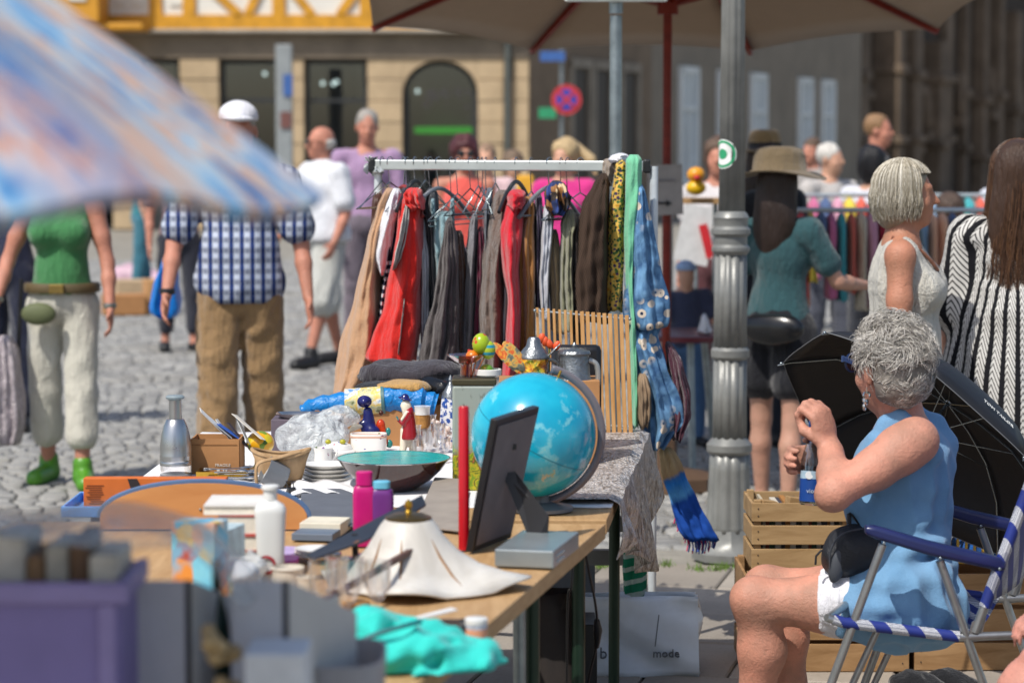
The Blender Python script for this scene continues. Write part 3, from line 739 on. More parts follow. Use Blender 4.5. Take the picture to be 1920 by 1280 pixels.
# old church portal, shaded
dC = (.44, .898); fC = fac((.1335 * 76, 76, 0), dC)
hC = empty('church', 'dark weathered sandstone church front with buttresses and niches', 'church', (.1335 * 76, 76, 0))
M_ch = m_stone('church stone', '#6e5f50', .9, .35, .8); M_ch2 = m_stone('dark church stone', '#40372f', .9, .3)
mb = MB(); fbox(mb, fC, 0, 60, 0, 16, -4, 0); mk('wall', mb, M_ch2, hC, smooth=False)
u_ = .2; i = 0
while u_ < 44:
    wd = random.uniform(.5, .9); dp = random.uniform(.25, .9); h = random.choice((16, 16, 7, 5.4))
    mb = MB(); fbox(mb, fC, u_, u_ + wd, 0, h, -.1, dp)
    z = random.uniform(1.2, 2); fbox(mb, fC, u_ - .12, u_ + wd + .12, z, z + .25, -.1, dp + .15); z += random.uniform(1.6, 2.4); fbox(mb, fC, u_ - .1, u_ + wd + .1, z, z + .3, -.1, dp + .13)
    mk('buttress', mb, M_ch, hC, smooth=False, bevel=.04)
    if i % 2 == 0:
        z = random.uniform(2.3, 3.2); mb = MB(); c = fC(u_ + wd + .6, z, .35); mb.lathe([(.12, 0), (.25, .2), (.22, .9), (.15, 1.2), (.14, 1.45), (.05, 1.6)], c, 8); fbox(mb, fC, u_ + wd + .25, u_ + wd + .95, z - .35, z, -.1, .6); mk('statue_niche', mb, M_ch, hC)
    u_ += wd + random.uniform(.9, 1.6); i += 1
mb = MB(); fbox(mb, fC, 20.5, 21.6, 0, 3.6, -.05, .06); mk('door', mb, mat('dark green door', '#1d2a28', .6), hC, smooth=False)
# traffic signs on the far side
def signpole(px, py_top, Y, label):
    c = Vector((xat(px, Y), Y, 0)); r = empty('sign_post', label, 'sign post', c)
    mk('post', MB().tube([c, c + Vector((0, 0, zat(py_top, Y)))], .03, 10), mat('galvanised steel', '#8b9294', .4, .7), r); return r, c
r_, c = signpole(1052, 92, 36, 'far sign post with round no parking sign and blue street plate')
s_ = 36 / F
M_red = mat('sign red', '#b8323a', .4); M_blue = mat('sign blue', '#2b3fa0', .4); M_blp = mat('plate blue', '#3a5f9c', .4); M_grn = mat('plate green', '#2f8f62', .4)
p = at(1062, 187, 35.9); RX = Matrix.Rotation(R(90), 3, 'X')
d = mk('round_sign', MB().lathe([(28 * s_, 0), (28 * s_, .02)], p, 28, M=RX), M_red, r_); mk('blue_disc', MB().lathe([(19 * s_, .0), (19 * s_, .012)], p - Vector((0, .02, 0)), 28, M=RX), M_blue, d)
mb = MB()
for a in (45, 135): mb.box(p - Vector((0, .036, 0)), (38 * s_, .006 + a * .00002, 6 * s_), Euler((0, R(a), 0)))
mk('cross_bars', mb, M_red, d, smooth=False)
mk('street_plate', MB().box(at(1036, 106, 35.9), (46 * s_, .03, 18 * s_)), M_blp, r_, smooth=False)
mk('green_plate', MB().box(at(1026, 212, 35.9), (32 * s_, .03, 20 * s_)), M_grn, r_, smooth=False)
r_, c = signpole(534, 120, 44, 'far grey notice pillar with posters before the shop windows'); s_ = 44 / F
mk('pillar', MB().box(Vector((xat(537, 44), 43.95, zat(200, 44) / 2 + .75)), (30 * s_, .25, zat(125, 44))), mat('pillar grey', '#8a8f90', .5), r_, smooth=False, bevel=.02)
mk('poster', MB().box(at(540, 160, 43.8), (17 * s_, .02, 40 * s_)), M_blp, r_, smooth=False); mk('poster', MB().box(at(536, 225, 43.8), (20 * s_, .02, 30 * s_)), mat('poster maroon', '#6d4640', .6), r_, smooth=False)
# ------------------------------------------------------------ beach parasol close to the left
k = NT('airbrushed parasol fabric'); s3 = k.sep()
ang = k.math('ARCTAN2', s3[1], s3[0]); rad = k.math('SQRT', k.math('ADD', k.math('MULTIPLY', s3[0], s3[0]), k.math('MULTIPLY', s3[1], s3[1])))
pol = k.comb(k.math('MULTIPLY', ang, 2.6), k.math('MULTIPLY', rad, 1.5), 0.0)
n1 = k.noise(2.3, 5, .6, pol, 1.6); n2 = k.noise(5.5, 4, .6, pol, 1.0)
c = k.ramp(n1, [(.31, '#2a66b4'), (.37, '#56a4dc'), (.43, '#a6d4f0'), (.48, '#e3e8ea'), (.52, '#e8b593'), (.56, '#dccfc4'), (.6, '#6aa8dc'), (.66, '#2b58a4')])
c = k.mix(k.ramp(k.noise(1.6, 3, vec=pol), [(.52, 0.), (.62, .45)]), c, '#e0b3bd')
c = k.mix(k.ramp(n2, [(.6, 0.), (.68, .8)]), c, '#3566b0')
teeth = k.math('MULTIPLY', k.wave(5, 1.5, k.comb(k.math('MULTIPLY', ang, 9.0), k.math('MULTIPLY', rad, 1.2), 0.0)), k.ramp(k.noise(1.9, 2, vec=pol), [(.5, 0.), (.6, 1.)]))
c = k.mix(k.ramp(teeth, [(.45, 0.), (.6, .7)]), c, '#2e7fc0'); M_beach = translucent(k.fin(c, .7, 0, .3, Sheen_Weight=.1), .42)
UX, UY, UR, UZ = -.985, 2.5, .79, 1.555
bu = empty('beach_umbrella', 'colourful blue and peach airbrushed beach parasol over the books', 'umbrella', (UX, UY, 0))
nr, ns = 12, 64; mb = MB(); rings = []
for i in range(nr + 1):
    q = i / nr; ring = []
    for j in range(ns):
        t = 2 * math.pi * j / ns; g = abs(math.sin(4 * t)); rr = UR * q * (1 - .055 * g * q)
        ring.append(Vector((UX + rr * math.cos(t), UY + rr * math.sin(t), UZ + .48 * (1 - q ** 1.27) - .03 * g * q * (1 - q) * 4 * .5 + .012 * math.sin(9 * t) * q)))
    rings.append(ring)
rings.append([p + Vector(((p.x - UX) * -.01, (p.y - UY) * -.01, -.012)) for p in rings[-1]])
rings[0] = [Vector((UX + .01 * math.cos(2 * math.pi * j / ns), UY + .01 * math.sin(2 * math.pi * j / ns), UZ + .48)) for j in range(ns)]
mb.loft(rings, False); can = mk('canopy', mb, M_beach, bu, solid=.003)
mk('pole', MB().tube([(UX, UY, 0), (UX, UY, UZ + .55)], .014, 10), mat('white enamel', '#dcdcd6', .4), bu)
for j in range(8):
    t = 2 * math.pi * j / 8
    mk('rib', MB().tube([(UX, UY, UZ + .465)] + [(UX + UR * q * math.cos(t), UY + UR * q * math.sin(t), UZ + .48 * (1 - q ** 1.27) - .012) for q in (.2, .4, .6, .8, .99)], .004, 6), mat('rib steel', '#9aa0a4', .35, .8), bu)
mk('base', MB().lathe([(.22, 0), (.22, .05), (.05, .08), (.04, .3)], (UX, UY, 0), 24), mat('base grey', '#70706c', .8), bu)
# ------------------------------------------------------------ beige market parasol
PX, PY, PR, PZ, PH = .735, 11.5, 1.52, 2.265, .55; TILT = -.09
pu = empty('market_umbrella', 'large beige market parasol with dark red wooden ribs and pole', 'umbrella', (PX, PY, 0))
M_beige = translucent(cloth('beige canvas', '#a58f78', .06, .05), .22); M_rw = wood('red brown wood', '#6b1d10', '#8a2a18', 4, (1, 1, 6), .5)
mb = MB(); va = [2 * math.pi * (j + .5) / 8 + R(90) + R(2) for j in range(8)]
for j in range(8):
    a, b = va[j], va[(j + 1) % 8]
    def tri(u_, v_, a=a, b=b):
        q = .04 + .96 * v_; A = Vector((math.cos(a), math.sin(a), 0)) * PR; B = Vector((math.cos(b), math.sin(b), 0)) * PR
        p = (A * (1 - u_) + B * u_) * q; z = PZ + PH * (1 - q) - .05 * math.sin(math.pi * u_) * q * (1 - q) * 2 + .03 * math.sin(math.pi * u_) * q
        return Vector((PX, PY, z + TILT * p.y)) + p
    m1 = MB(); m1.sheet(tri, 8, 8)
    m1.sheet(lambda u_, v_: tri(u_, 1.0) + Vector((0, 0, -.0 - .11 * v_ * (0 if True else 1))), 8, 1) if False else None
    mk('canopy_panel', m1, M_beige, pu, solid=.004)
for a in va:
    e = Vector((PX + PR * math.cos(a), PY + PR * math.sin(a), PZ - .012 + TILT * PR * math.sin(a))); h = Vector((PX, PY, PZ + PH - .04)); mk('rib', MB().bar(h, e, .022, .03), M_rw, pu, smooth=False)
    mk('strut', MB().bar((PX, PY, PZ + .02), h.lerp(e, .5), .018, .025), M_rw, pu, smooth=False)
mk('pole', MB().tube([(PX, PY, .1), (PX, PY, PZ + PH + .05)], .021, 14), M_rw, pu)
mk('hub', MB().lathe([(.05, 0), (.05, .08), (.03, .1)], (PX, PY, PZ - .02), 14), M_rw, pu)
mk('base', MB().lathe([(.26, 0), (.26, .06), (.06, .1), (.05, .32)], (PX, PY, 0), 8), mat('brown base', '#5a4432', .7), pu)
# paper notice with an arrow on the parasol pole
c = at(1247, 356, 11.44); s_ = 11.44 / F
pn = empty('paper_sign', 'grey cardboard notice with a hand drawn arrow on the red parasol pole', 'sign', c)
mk('board', MB().box(c, (66 * s_, .006, 94 * s_), Euler((0, R(-2), 0))), mat('grey card', '#99938f', .9), pn, smooth=False)
M_ink = mat('black ink', '#26262a', .8)
a = at(1235, 381, 11.43); mb = MB(); mb.box(a, (34 * s_, .003, 4 * s_)); mb.plate([a + Vector((14 * s_, 0, 6 * s_)), a + Vector((24 * s_, 0, 0)), a + Vector((14 * s_, 0, -6 * s_))], (0, -1, 0), .003); mk('arrow', mb, M_ink, pn, smooth=False)
mb = MB()
for i in range(7): mb.box(at(1228 + i * 6, 338, 11.43), (3.5 * s_, .003, (3 + i % 3) * s_))
mk('faded_writing', mb, mat('faded ink', '#77747a', .9), pn, smooth=False)
# ------------------------------------------------------------ street name pole
Y = 10.0; c = Vector((xat(1153, Y), Y, 0)); sp_ = empty('sign_post', 'galvanised steel sign post with white green edged plate beside beige parasol', 'sign post', c); M_gal = mat('zinc pole', '#8d979b', .35, .75, scale=20, var=.18)
mk('post', MB().tube([c, c + Vector((0, 0, zat(30, Y)))], 11.5 * Y / F, 16), M_gal, sp_); mk('sleeve', MB().tube([c + Vector((0, 0, zat(26, Y))), c + Vector((0, 0, zat(-60, Y)))], 13 * Y / F, 16), M_gal, sp_)
pl = mk('plate', MB().box(at(1155, -42, Y - .05), (190 * Y / F, .02, 90 * Y / F)), mat('sign white', '#dfe3e0', .35), sp_, smooth=False, bevel=.008); mk('plate_border', MB().box(at(1155, -43, Y - .055), (180 * Y / F, .02, 80 * Y / F)), M_grn, pl, smooth=False)
# ------------------------------------------------------------ fluted lamp post
g = on(1366, 1046, 0); LY = g.y; lx = g.x; L = LY / F; zp = lambda py: zat(py, LY)
lp = empty('lamp_post', 'fluted grey cast iron lamp post with ringed collars', 'lamp post', (lx, LY, 0))
M_iron = mat('grey lamp paint', '#7b7c79', .4, .15, var=.2, scale=9, bump=.08, bscale=40)
fl = lambda n, a: (lambda t, z: a * (abs(math.sin(n * t / 2)) - .5))
mk('foot', MB().lathe([(70 * L, 0), (70 * L, .03), (58 * L, .05), (52 * L, .09), (47 * L, .12)], (lx, LY, 0), 8), M_iron, lp)
mk('lower_shaft', MB().lathe([(44 * L, .11), (42 * L, zp(985)), (37 * L, zp(880)), (36 * L, zp(846))], (lx, LY, 0), 72, ripple=fl(12, .09)), M_iron, lp, angle=180)
mk('collar', MB().lathe([(38 * L, zp(850)), (43 * L, zp(844)), (43 * L, zp(832)), (34 * L, zp(822)), (30 * L, zp(818))], (lx, LY, 0), 36), M_iron, lp)
mk('middle_shaft', MB().lathe([(31 * L, zp(822)), (30 * L, zp(670))], (lx, LY, 0), 72, ripple=fl(12, .12)), M_iron, lp, angle=180)
mk('collar', MB().lathe([(31 * L, zp(674)), (36 * L, zp(668)), (36 * L, zp(656)), (31 * L, zp(650))], (lx, LY, 0), 36), M_iron, lp)
mk('middle_shaft', MB().lathe([(30 * L, zp(655)), (29 * L, zp(474))], (lx, LY, 0), 72, ripple=fl(12, .12)), M_iron, lp, angle=180)
mk('collar', MB().lathe([(30 * L, zp(478)), (36 * L, zp(470)), (36 * L, zp(464)), (31 * L, zp(458)), (31 * L, zp(444)), (37 * L, zp(438)), (37 * L, zp(430)), (32 * L, zp(424)), (32 * L, zp(412)), (34 * L, zp(408)), (30 * L, zp(400)), (26 * L, zp(396))], (lx, LY, 0), 36), M_iron, lp)
mk('upper_shaft', MB().lathe([(24 * L, zp(400)), (21 * L, zp(-40)), (20 * L, 3.6)], (lx + .003, LY, 0), 64, ripple=fl(10, .1)), M_iron, lp, angle=180)
mk('lantern_arm', MB().tube([(lx, LY, 3.55), (lx, LY, 3.9)], .03, 12), M_iron, lp); mk('lantern', MB().lathe([(.08, 3.9), (.16, 4.3), (.18, 4.32), (.05, 4.45), (.01, 4.55)], (lx, LY, 0), 6), M_iron, lp)
mb = MB(); sc_ = lambda r0, r1, z0, mi, off: [mb.sheet(lambda u_, v_: Vector((lx, LY, zp(289) + z0 + (r0 + (r1 - r0) * v_) * math.sin(2 * math.pi * u_))) + Vector((math.cos(R(222) + (r0 + (r1 - r0) * v_) * math.cos(2 * math.pi * u_) / .049), math.sin(R(222) + (r0 + (r1 - r0) * v_) * math.cos(2 * math.pi * u_) / .049), 0)) * (.0508 + off), 28, 2, mi)]
sc_(.0, .057, 0, 0, 0); sc_(.043, .053, 0, 1, .0008); sc_(.0, .02, 0, 1, .0008)
mk('round_sticker', mb, [mat('sticker white', '#e6e8e4', .4), mat('sticker green', '#2f9a6a', .4)], lp, fix=False)
# ------------------------------------------------------------ clothes rail
YR = lambda px: 8.05 - (px - 702) / 506 * .30
M_rail = mat('aluminium rail', '#b9c0c0', .3, .55, var=.08); M_chr = mat('chrome wire', '#9aa2a6', .22, .9); M_blkp = mat('black plastic', '#1c1d20', .4); M_tape = mat('clear tape', '#b6bcbd', .18, .2, var=.35, scale=30)
A, B = at(702, 309, YR(702)), at(1208, 312, YR(1208))
rk = empty('clothes_rail', 'white metal clothes rail full of second hand clothes', 'clothes rack', (B.x, B.y, 0))
mk('rail', MB().bar(A, B, .030, .034, up=(0, 0, 1)), M_rail, rk, smooth=False, bevel=.004)
mk('end_cap', MB().box(A + Vector((-.008, 0, 0)), (.022, .045, .045)), M_blkp, rk, smooth=False, bevel=.006); mk('end_cap', MB().box(B + Vector((.008, 0, 0)), (.022, .045, .045)), M_blkp, rk, smooth=False, bevel=.006)
for P in (A + Vector((.012, 0, 0)), Vector((at(1224, 800, YR(1208)).x, B.y, B.z))):
    mk('upright', MB().tube([P, Vector((P.x, P.y, .08))], .0135, 12), mat('white rail tube', '#cfd6da', .3, .2), rk)
    mk('foot_bar', MB().bar((P.x, P.y - .26, .055), (P.x, P.y + .26, .055), .03, .03, up=(0, 0, 1)), M_rail, rk, smooth=False, bevel=.004)
    for s_ in (-1, 1): mk('castor', MB().lathe([(.012, -.012), (.026, -.01), (.026, .01), (.012, .012)], (P.x, P.y + s_ * .25, .026), 16, M=Matrix.Rotation(R(90), 3, 'Y')), M_blkp, rk)
mk('lower_bar', MB().bar((A.x, A.y, .07), (B.x + .02, B.y, .07), .03, .03, up=(0, 0, 1)), M_rail, rk, smooth=False, bevel=.004)
for P in (A, Vector((at(1224, 800, YR(1208)).x, B.y, .07))):
    mb = MB()
    for i in range(9):
        q = random.random(); mb.tube([P + Vector((random.uniform(-.03, .03), random.uniform(-.03, .03), random.uniform(-.04, .03))) for _ in range(4)], [.006, .012, .012, .004], 6, flat=.3)
    mk('tape_wrap', mb, M_tape, rk)
YL = lambda px: YR(px)
def hanger(px, drop, ang=72, col=None, wd=.4, label='', sag=.085, typ='wire'):
    Yc = YR(px); top = at(px, 310, Yc); top.z = A.z + (B.z - A.z) * ((px - 702) / 506) + .021
    m = col or M_chr; s_ = Yc / F; neck = Vector((top.x, top.y, top.z - drop * s_)); d = Vector((math.cos(R(ang)), math.sin(R(ang)), 0))
    pts = [top + d * .016 + Vector((0, 0, -.02)), top + d * .019 + Vector((0, 0, -.006)), top + d * .01 + Vector((0, 0, .004)), top + Vector((0, 0, .004)) - d * .006, top - d * .017 + Vector((0, 0, -.008)), top - d * .012 + Vector((0, 0, -.03)), neck]
    root = empty('coat_hanger', label or 'thin metal coat hanger hooked on the clothes rail', 'hanger', neck, None)
    mk('hook', MB().tube(curvepts(pts, 4), .0016 if typ == 'wire' else .0022, 6), M_chr, root)
    r = .0024 if typ == 'wire' else .007
    e1, e2 = neck + d * wd / 2 - Vector((0, 0, sag)), neck - d * wd / 2 - Vector((0, 0, sag))
    if typ == 'wire': mk('arms', MB().tube([e1, neck, e2, e1], r, 6), m, root)
    else: mk('arms', MB().tube(curvepts([e2 - Vector((0, 0, .01)), e2.lerp(neck, .5) + Vector((0, 0, .012)), neck, e1.lerp(neck, .5) + Vector((0, 0, .012)), e1 - Vector((0, 0, .01))], 5), [r] * 21, 8), m, root); mk('bar', MB().tube([e1 - Vector((0, 0, .004)), e2 - Vector((0, 0, .004))], r * .6, 6), m, root)
    return neck
def garment(name, label, rows, m, cat='clothing', depth=.14, dY=0.0, fold=.16, nf=5, seed=0, parent=None, n=72, group='clothes hanging on the rail', Yf=None, topd=.5, yaw=0):
    rg = random.Random(seed + len(label)); ys = [r_[0] for r_ in rows]; R_ = []
    N = max(10, int((ys[-1] - ys[0]) / 9)); ph = rg.uniform(0, 6.28); ph2 = rg.uniform(0, 6.28); drift = rg.uniform(-1.2, 1.2)
    Yc = (Yf or YR)((rows[0][1] + rows[0][2]) / 2) + dY
    for i in range(N + 1):
        y = ys[0] + (ys[-1] - ys[0]) * i / N; j = max(0, min(len(rows) - 2, next((q for q in range(len(rows) - 1) if ys[q + 1] >= y), len(rows) - 2)))
        t = (y - ys[j]) / max(1e-6, ys[j + 1] - ys[j]); t2 = t * t * (3 - 2 * t) * .5 + t * .5
        xl = rows[j][1] + (rows[j + 1][1] - rows[j][1]) * t2; xr = rows[j][2] + (rows[j + 1][2] - rows[j][2]) * t2
        a, b = at(xl, y, Yc), at(xr, y, Yc); c = (a + b) / 2; hw = (b.x - a.x) / 2; q = i / N
        dp = depth * (topd + (1 - topd) * min(1, q * 4)) * (.25 if i in (0,) else 1)
        if i == 0: hw *= .6
        ring = []
        for s_ in range(n):
            th = 2 * math.pi * s_ / n; f = 1 + fold * (.35 + .65 * q) * math.sin(nf * th + ph + drift * q * 2) + fold * .5 * math.sin((nf * 2 + 1) * th + ph2 - drift * q) + fold * .45 * (.6 - abs(math.sin((nf * 1.5 + 2.5) * th + ph * 2 + drift * 3 * q + .5 * math.sin(9 * q + ph2)))) * (.3 + .7 * q)
            ring.append(c + Vector((hw * math.cos(th) * (1 + (f - 1) * .6) + hw * .05 * math.sin(14 * q + ph + 2 * th), dp * math.sin(th) * f + .006 * math.sin(31 * q + 3 * th + ph2) * math.sin(13 * q + ph), .006 * math.sin(3 * th + ph) * (1 if i == N else 0))))
        R_.append(ring)
    mb = MB().loft(R_, True)
    if parent is not None: return mk(name, mb, m, parent, angle=100)
    c = R_[0][0]; r = mk(name, mb, m, label=label, cat=cat, group=None, angle=100); return r
C = cloth
hanger(716, 42, label='thin metal hanger above the shiny brown purse'); hanger(731, 44, 60, label='thin metal hanger above the long tan trench coat'); hanger(757, 52, 110, mat('red hanger', '#8c2a24', .4), label='red plastic hanger under the white T-shirt on the rail', typ='p'); hanger(763, 48, label='thin metal hanger above the striped navy top')
garment('brown_bag', 'dark brown shiny purse hanging at the taped end of the rail', [(360, 700, 716), (390, 697, 722), (425, 697, 716), (445, 700, 708)], mat('brown satin', '#4a2e22', .35), 'bag', .05)
garment('coat', 'long tan trench coat at the taped end of the rail', [(352, 722, 740), (390, 706, 730), (450, 690, 716), (560, 664, 716), (650, 640, 714), (700, 630, 700), (742, 626, 672)], C('tan coat', '#b48d6c', .1, .2), 'coat', .16, dY=-.02, nf=3, fold=.12)
ts = garment('tshirt', 'white cotton T-shirt with short sleeve beside tan coat', [(353, 735, 752), (385, 724, 752), (430, 706, 748), (480, 695, 738), (500, 706, 731), (514, 716, 724)], C('white cotton', '#dcdce2', .06), 'T-shirt', .13, dY=-.06, nf=3)
g4 = NT('navy white stripe knit'); z_ = g4.sep()[2]; g4.bump(g4.noise(200, 2), .2); g4 = g4.fin(g4.mix(g4.math('MULTIPLY', g4.stripes(z_, 38, .45), g4.math('LESS_THAN', z_, .33)), '#23263a', '#d8d8dc'), .9, 0, .2)
garment('striped_top', 'navy knit top with white stripes near its hem on the rail', [(376, 738, 753), (430, 734, 748), (500, 720, 746), (570, 712, 738), (650, 703, 726), (668, 704, 722)], g4, 'top', .13, dY=-.03)
hanger(778, 42, 75, typ='p', col=M_blkp, label='black plastic hanger holding the red and grey sports jacket')
rj = garment('sports_jacket', 'bright red sports jacket with grey chest panel on the rail', [(356, 764, 788), (372, 756, 795), (410, 746, 794), (480, 739, 795), (560, 722, 793), (640, 698, 788), (665, 688, 786), (674, 688, 784)], C('bright red nylon', '#c8231c', .1, .2), 'jacket', .17, dY=-.1, nf=3, fold=.1)
garment('grey_panel', '', [(372, 763, 770), (400, 757, 772), (440, 749, 769), (480, 741, 757), (500, 739, 745)], C('pale grey nylon', '#b9b8b0'), depth=.17, dY=-.135, parent=rj)
garment('collar', '', [(352, 764, 788), (364, 757, 792), (380, 758, 796), (392, 772, 796)], C('bright red nylon', '#c8231c', .1, .2), depth=.10, dY=-.16, parent=rj, nf=4, fold=.25)
garment('piping', '', [(560, 757, 759), (620, 751, 753), (662, 746, 748)], C('pale grey nylon', '#b9b8b0'), depth=.02, dY=-.275, parent=rj)
hanger(798, 40, label='thin metal hanger above the white cotton trousers'); hanger(806, 60, 65, label='thin metal hanger above the dark slate jacket')
garment('trousers', 'white cotton trousers hanging beside the red sports jacket', [(405, 784, 796), (440, 784, 800), (475, 785, 806), (560, 787, 806), (645, 790, 801)], C('white cotton', '#dcdce2', .06), 'trousers', .1, dY=-.05)
garment('jacket', 'dark slate jacket between white trousers and pale blue tank', [(352, 800, 818), (380, 793, 822), (440, 800, 824), (560, 806, 828), (640, 808, 826)], C('dark slate', '#2c3136'), 'jacket', .15, dY=.02)
hanger(822, 55, 60, typ='p', col=mat('grey hanger', '#6c7076', .35), label='grey plastic hanger holding the pale blue tank top')
tk = garment('tank_top', 'pale blue grey tank top with scooped neck on grey hanger', [(396, 812, 850), (430, 811, 852), (500, 815, 856), (580, 815, 854), (610, 817, 850)], C('pale blue jersey', '#7f9da4', .08), 'tank top', .12, dY=-.05, nf=4, topd=.8)
for x0, x1 in ((806, 815), (843, 852)): garment('strap', '', [(372, x0 + 2, x1), (388, x0 + 1, x1), (404, x0 + 2, x1 + 1)], C('pale blue jersey', '#7f9da4', .08), depth=.03, dY=-.1, parent=tk)
hanger(846, 75, 70, label='thin metal hanger above the charcoal pleated skirt'); hanger(858, 65, 62, label='thin metal hanger above the dark blouse with orange strip')
garment('skirt', 'long charcoal pleated skirt in front of the pale blue tank top', [(408, 836, 848), (440, 830, 856), (500, 822, 862), (560, 812, 863), (620, 798, 862), (670, 786, 862), (682, 788, 858)], C('charcoal', '#4a4444', .12), 'skirt', .14, dY=-.12, nf=7, fold=.14)
garment('blouse', 'dark blouse with orange strip between skirt and grey trousers', [(432, 850, 868), (500, 856, 876), (600, 858, 872), (650, 860, 872)], C('dark rust weave', '#5a3b2a', .5, .3, 220, 40), 'blouse', .12)
hanger(882, 55, 66, label='black wire hanger holding the grey flannel trousers', col=M_blkp); hanger(897, 50, 76, label='thin metal hanger above the wine red dress'); hanger(904, 52, 100, label='thin metal hanger above the gap beside the wine red dress'); hanger(911, 54, 80, label='thin metal hanger above the slate blue shirt')
garment('trousers', 'mid grey flannel trousers folded over a black wire hanger', [(400, 884, 896), (430, 878, 896), (540, 868, 892), (640, 865, 890), (660, 866, 888)], C('grey flannel', '#77757a'), 'trousers', .11, nf=3)
garment('dress', 'narrow wine red dress beside the grey flannel trousers', [(425, 896, 908), (470, 893, 914), (540, 890, 916), (640, 886, 906), (655, 887, 904)], C('wine red', '#5e1230'), 'dress', .12, dY=.02)
garment('shirt', 'slate blue shirt sleeve between wine dress and brown knit', [(352, 912, 924), (400, 908, 922), (470, 908, 918), (520, 908, 916)], C('slate blue', '#575f6d'), 'shirt', .1)
hanger(929, 44, 78, label='thin metal hanger above the taupe brown cardigan'); hanger(968, 42, 74, typ='p', col=M_blkp, label='black plastic hanger holding the red roll neck jacket')
garment('cardigan', 'taupe brown knitted cardigan with long sleeve on the rail', [(356, 930, 954), (380, 922, 956), (430, 914, 952), (500, 904, 946), (580, 900, 946), (680, 902, 944), (692, 904, 942)], C('taupe knit', '#6a5950', .1, .4, 120), 'cardigan', .16, dY=-.04, nf=3)
rr_ = garment('jacket', 'deep red jacket with roll neck beside taupe cardigan', [(372, 952, 984), (400, 940, 984), (430, 934, 982), (500, 939, 976), (560, 950, 978), (640, 946, 978), (690, 938, 974), (706, 938, 970)], C('deep red wool', '#c01426', .08, .2), 'jacket', .17, dY=-.1, nf=3, fold=.12)
garment('collar', '', [(355, 958, 982), (364, 952, 987), (382, 950, 986), (392, 955, 980)], C('deep red wool', '#c01426', .08, .2), depth=.1, dY=-.14, parent=rr_, nf=2, fold=.1)
hanger(996, 60, 72, label='thin metal hanger above the camel suede jacket')
garment('jacket', 'camel brown suede jacket next to deep red jacket', [(368, 984, 1000), (392, 978, 1004), (440, 970, 1004), (560, 972, 1004), (650, 974, 1004), (700, 974, 1002)], C('camel suede', '#9a6a36', .12, .2), 'jacket', .16, dY=-.03, nf=3)
garment('blouse', 'dark purple blouse between camel jacket and pale camisole', [(362, 1002, 1016), (420, 1003, 1018), (500, 1003, 1016), (575, 1004, 1015)], C('dark purple', '#3a2c4a'), 'blouse', .13)
hanger(1030, 52, 60, typ='p', col=mat('grey hanger', '#6c7076', .35), label='grey plastic hanger holding the pale camisole and bunched scarf')
garment('camisole', 'pale grey camisole with long thin straps on the rail', [(378, 1022, 1034), (410, 1017, 1038), (450, 1014, 1036), (520, 1010, 1030), (590, 1014, 1028), (600, 1015, 1026)], C('pale grey silk', '#b9bcc4', .08, .15), 'camisole', .1, dY=-.08, nf=5)
k = NT('scarf print'); vv = k.vor(38, out=1); kk = k.sep(vv); kc = k.ramp(kk[0], [(.0, '#1d2c55'), (.3, '#2a3f7a'), (.45, '#6d4a2a'), (.6, '#c9b08a'), (.75, '#2b211c'), (.9, '#8a5f34')], 'CONSTANT'); M_scf = k.fin(kc, .8)
garment('scarf', 'bunched navy and brown printed scarf knotted on a hanger', [(338, 1034, 1052), (350, 1024, 1062), (370, 1022, 1068), (392, 1026, 1066), (402, 1034, 1056)], M_scf, 'scarf', .09, dY=-.12, nf=6, fold=.25)
hanger(1052, 60, 76, label='thin metal hanger above the beige linen trousers'); hanger(1064, 62, 66, label='thin metal hanger above the olive green shirt'); hanger(1088, 62, 50, label='thin metal hanger above the dark brown jacket')
garment('trousers', 'beige linen trousers hanging beside the pale camisole', [(430, 1034, 1046), (460, 1026, 1050), (520, 1030, 1052), (620, 1034, 1052)], C('beige linen', '#a08a6c'), 'trousers', .1, dY=-.03, nf=3)
garment('shirt', 'olive green cotton shirt with knotted sleeve on the rail', [(392, 1060, 1078), (420, 1050, 1084), (440, 1052, 1076), (500, 1048, 1076), (600, 1050, 1078), (620, 1052, 1076)], C('olive cotton', '#82826a'), 'shirt', .13, dY=-.05, nf=4)
garment('jacket', 'dark brown jacket between olive shirt and ribbed cardigan', [(400, 1074, 1088), (450, 1072, 1094), (560, 1070, 1094), (640, 1072, 1092)], C('dark umber', '#3f322c'), 'jacket', .14)
k = NT('ribbed knit'); k.bump(k.wave(60, 1.0, k.mapv((1, .6, 1), rot=(0, R(18), 0))), .9, .01); M_rib = k.fin(k.mix(k.noise(8), '#4a3a30', '#5b493d'), .95, 0, .2)
garment('cardigan', 'thick dark brown ribbed cardigan near the end of the rail', [(325, 1124, 1140), (345, 1112, 1142), (380, 1092, 1142), (450, 1082, 1142), (520, 1076, 1140), (600, 1074, 1140)], M_rib, 'cardigan', .18, dY=-.05, nf=4, fold=.1)
garment('scarf', 'taupe cloth slung over the end of the rail', [(297, 1133, 1152), (306, 1129, 1160), (330, 1130, 1150), (346, 1140, 1148)], C('taupe cloth', '#8d8175'), 'scarf', .04, dY=-.0, Yf=YR)
garment('sun_cap', 'white cotton sun cap lying on top of the rail end', [(287, 1158, 1170), (292, 1146, 1180), (298, 1140, 1181), (304, 1142, 1182)], C('white cotton', '#dcdce2', .06), 'cap', .06, nf=2, fold=.08)
k = NT('yellow floral'); v1 = k.vor(95, feature='F1'); v2 = k.vor(95, out=1); kk = k.sep(v2)
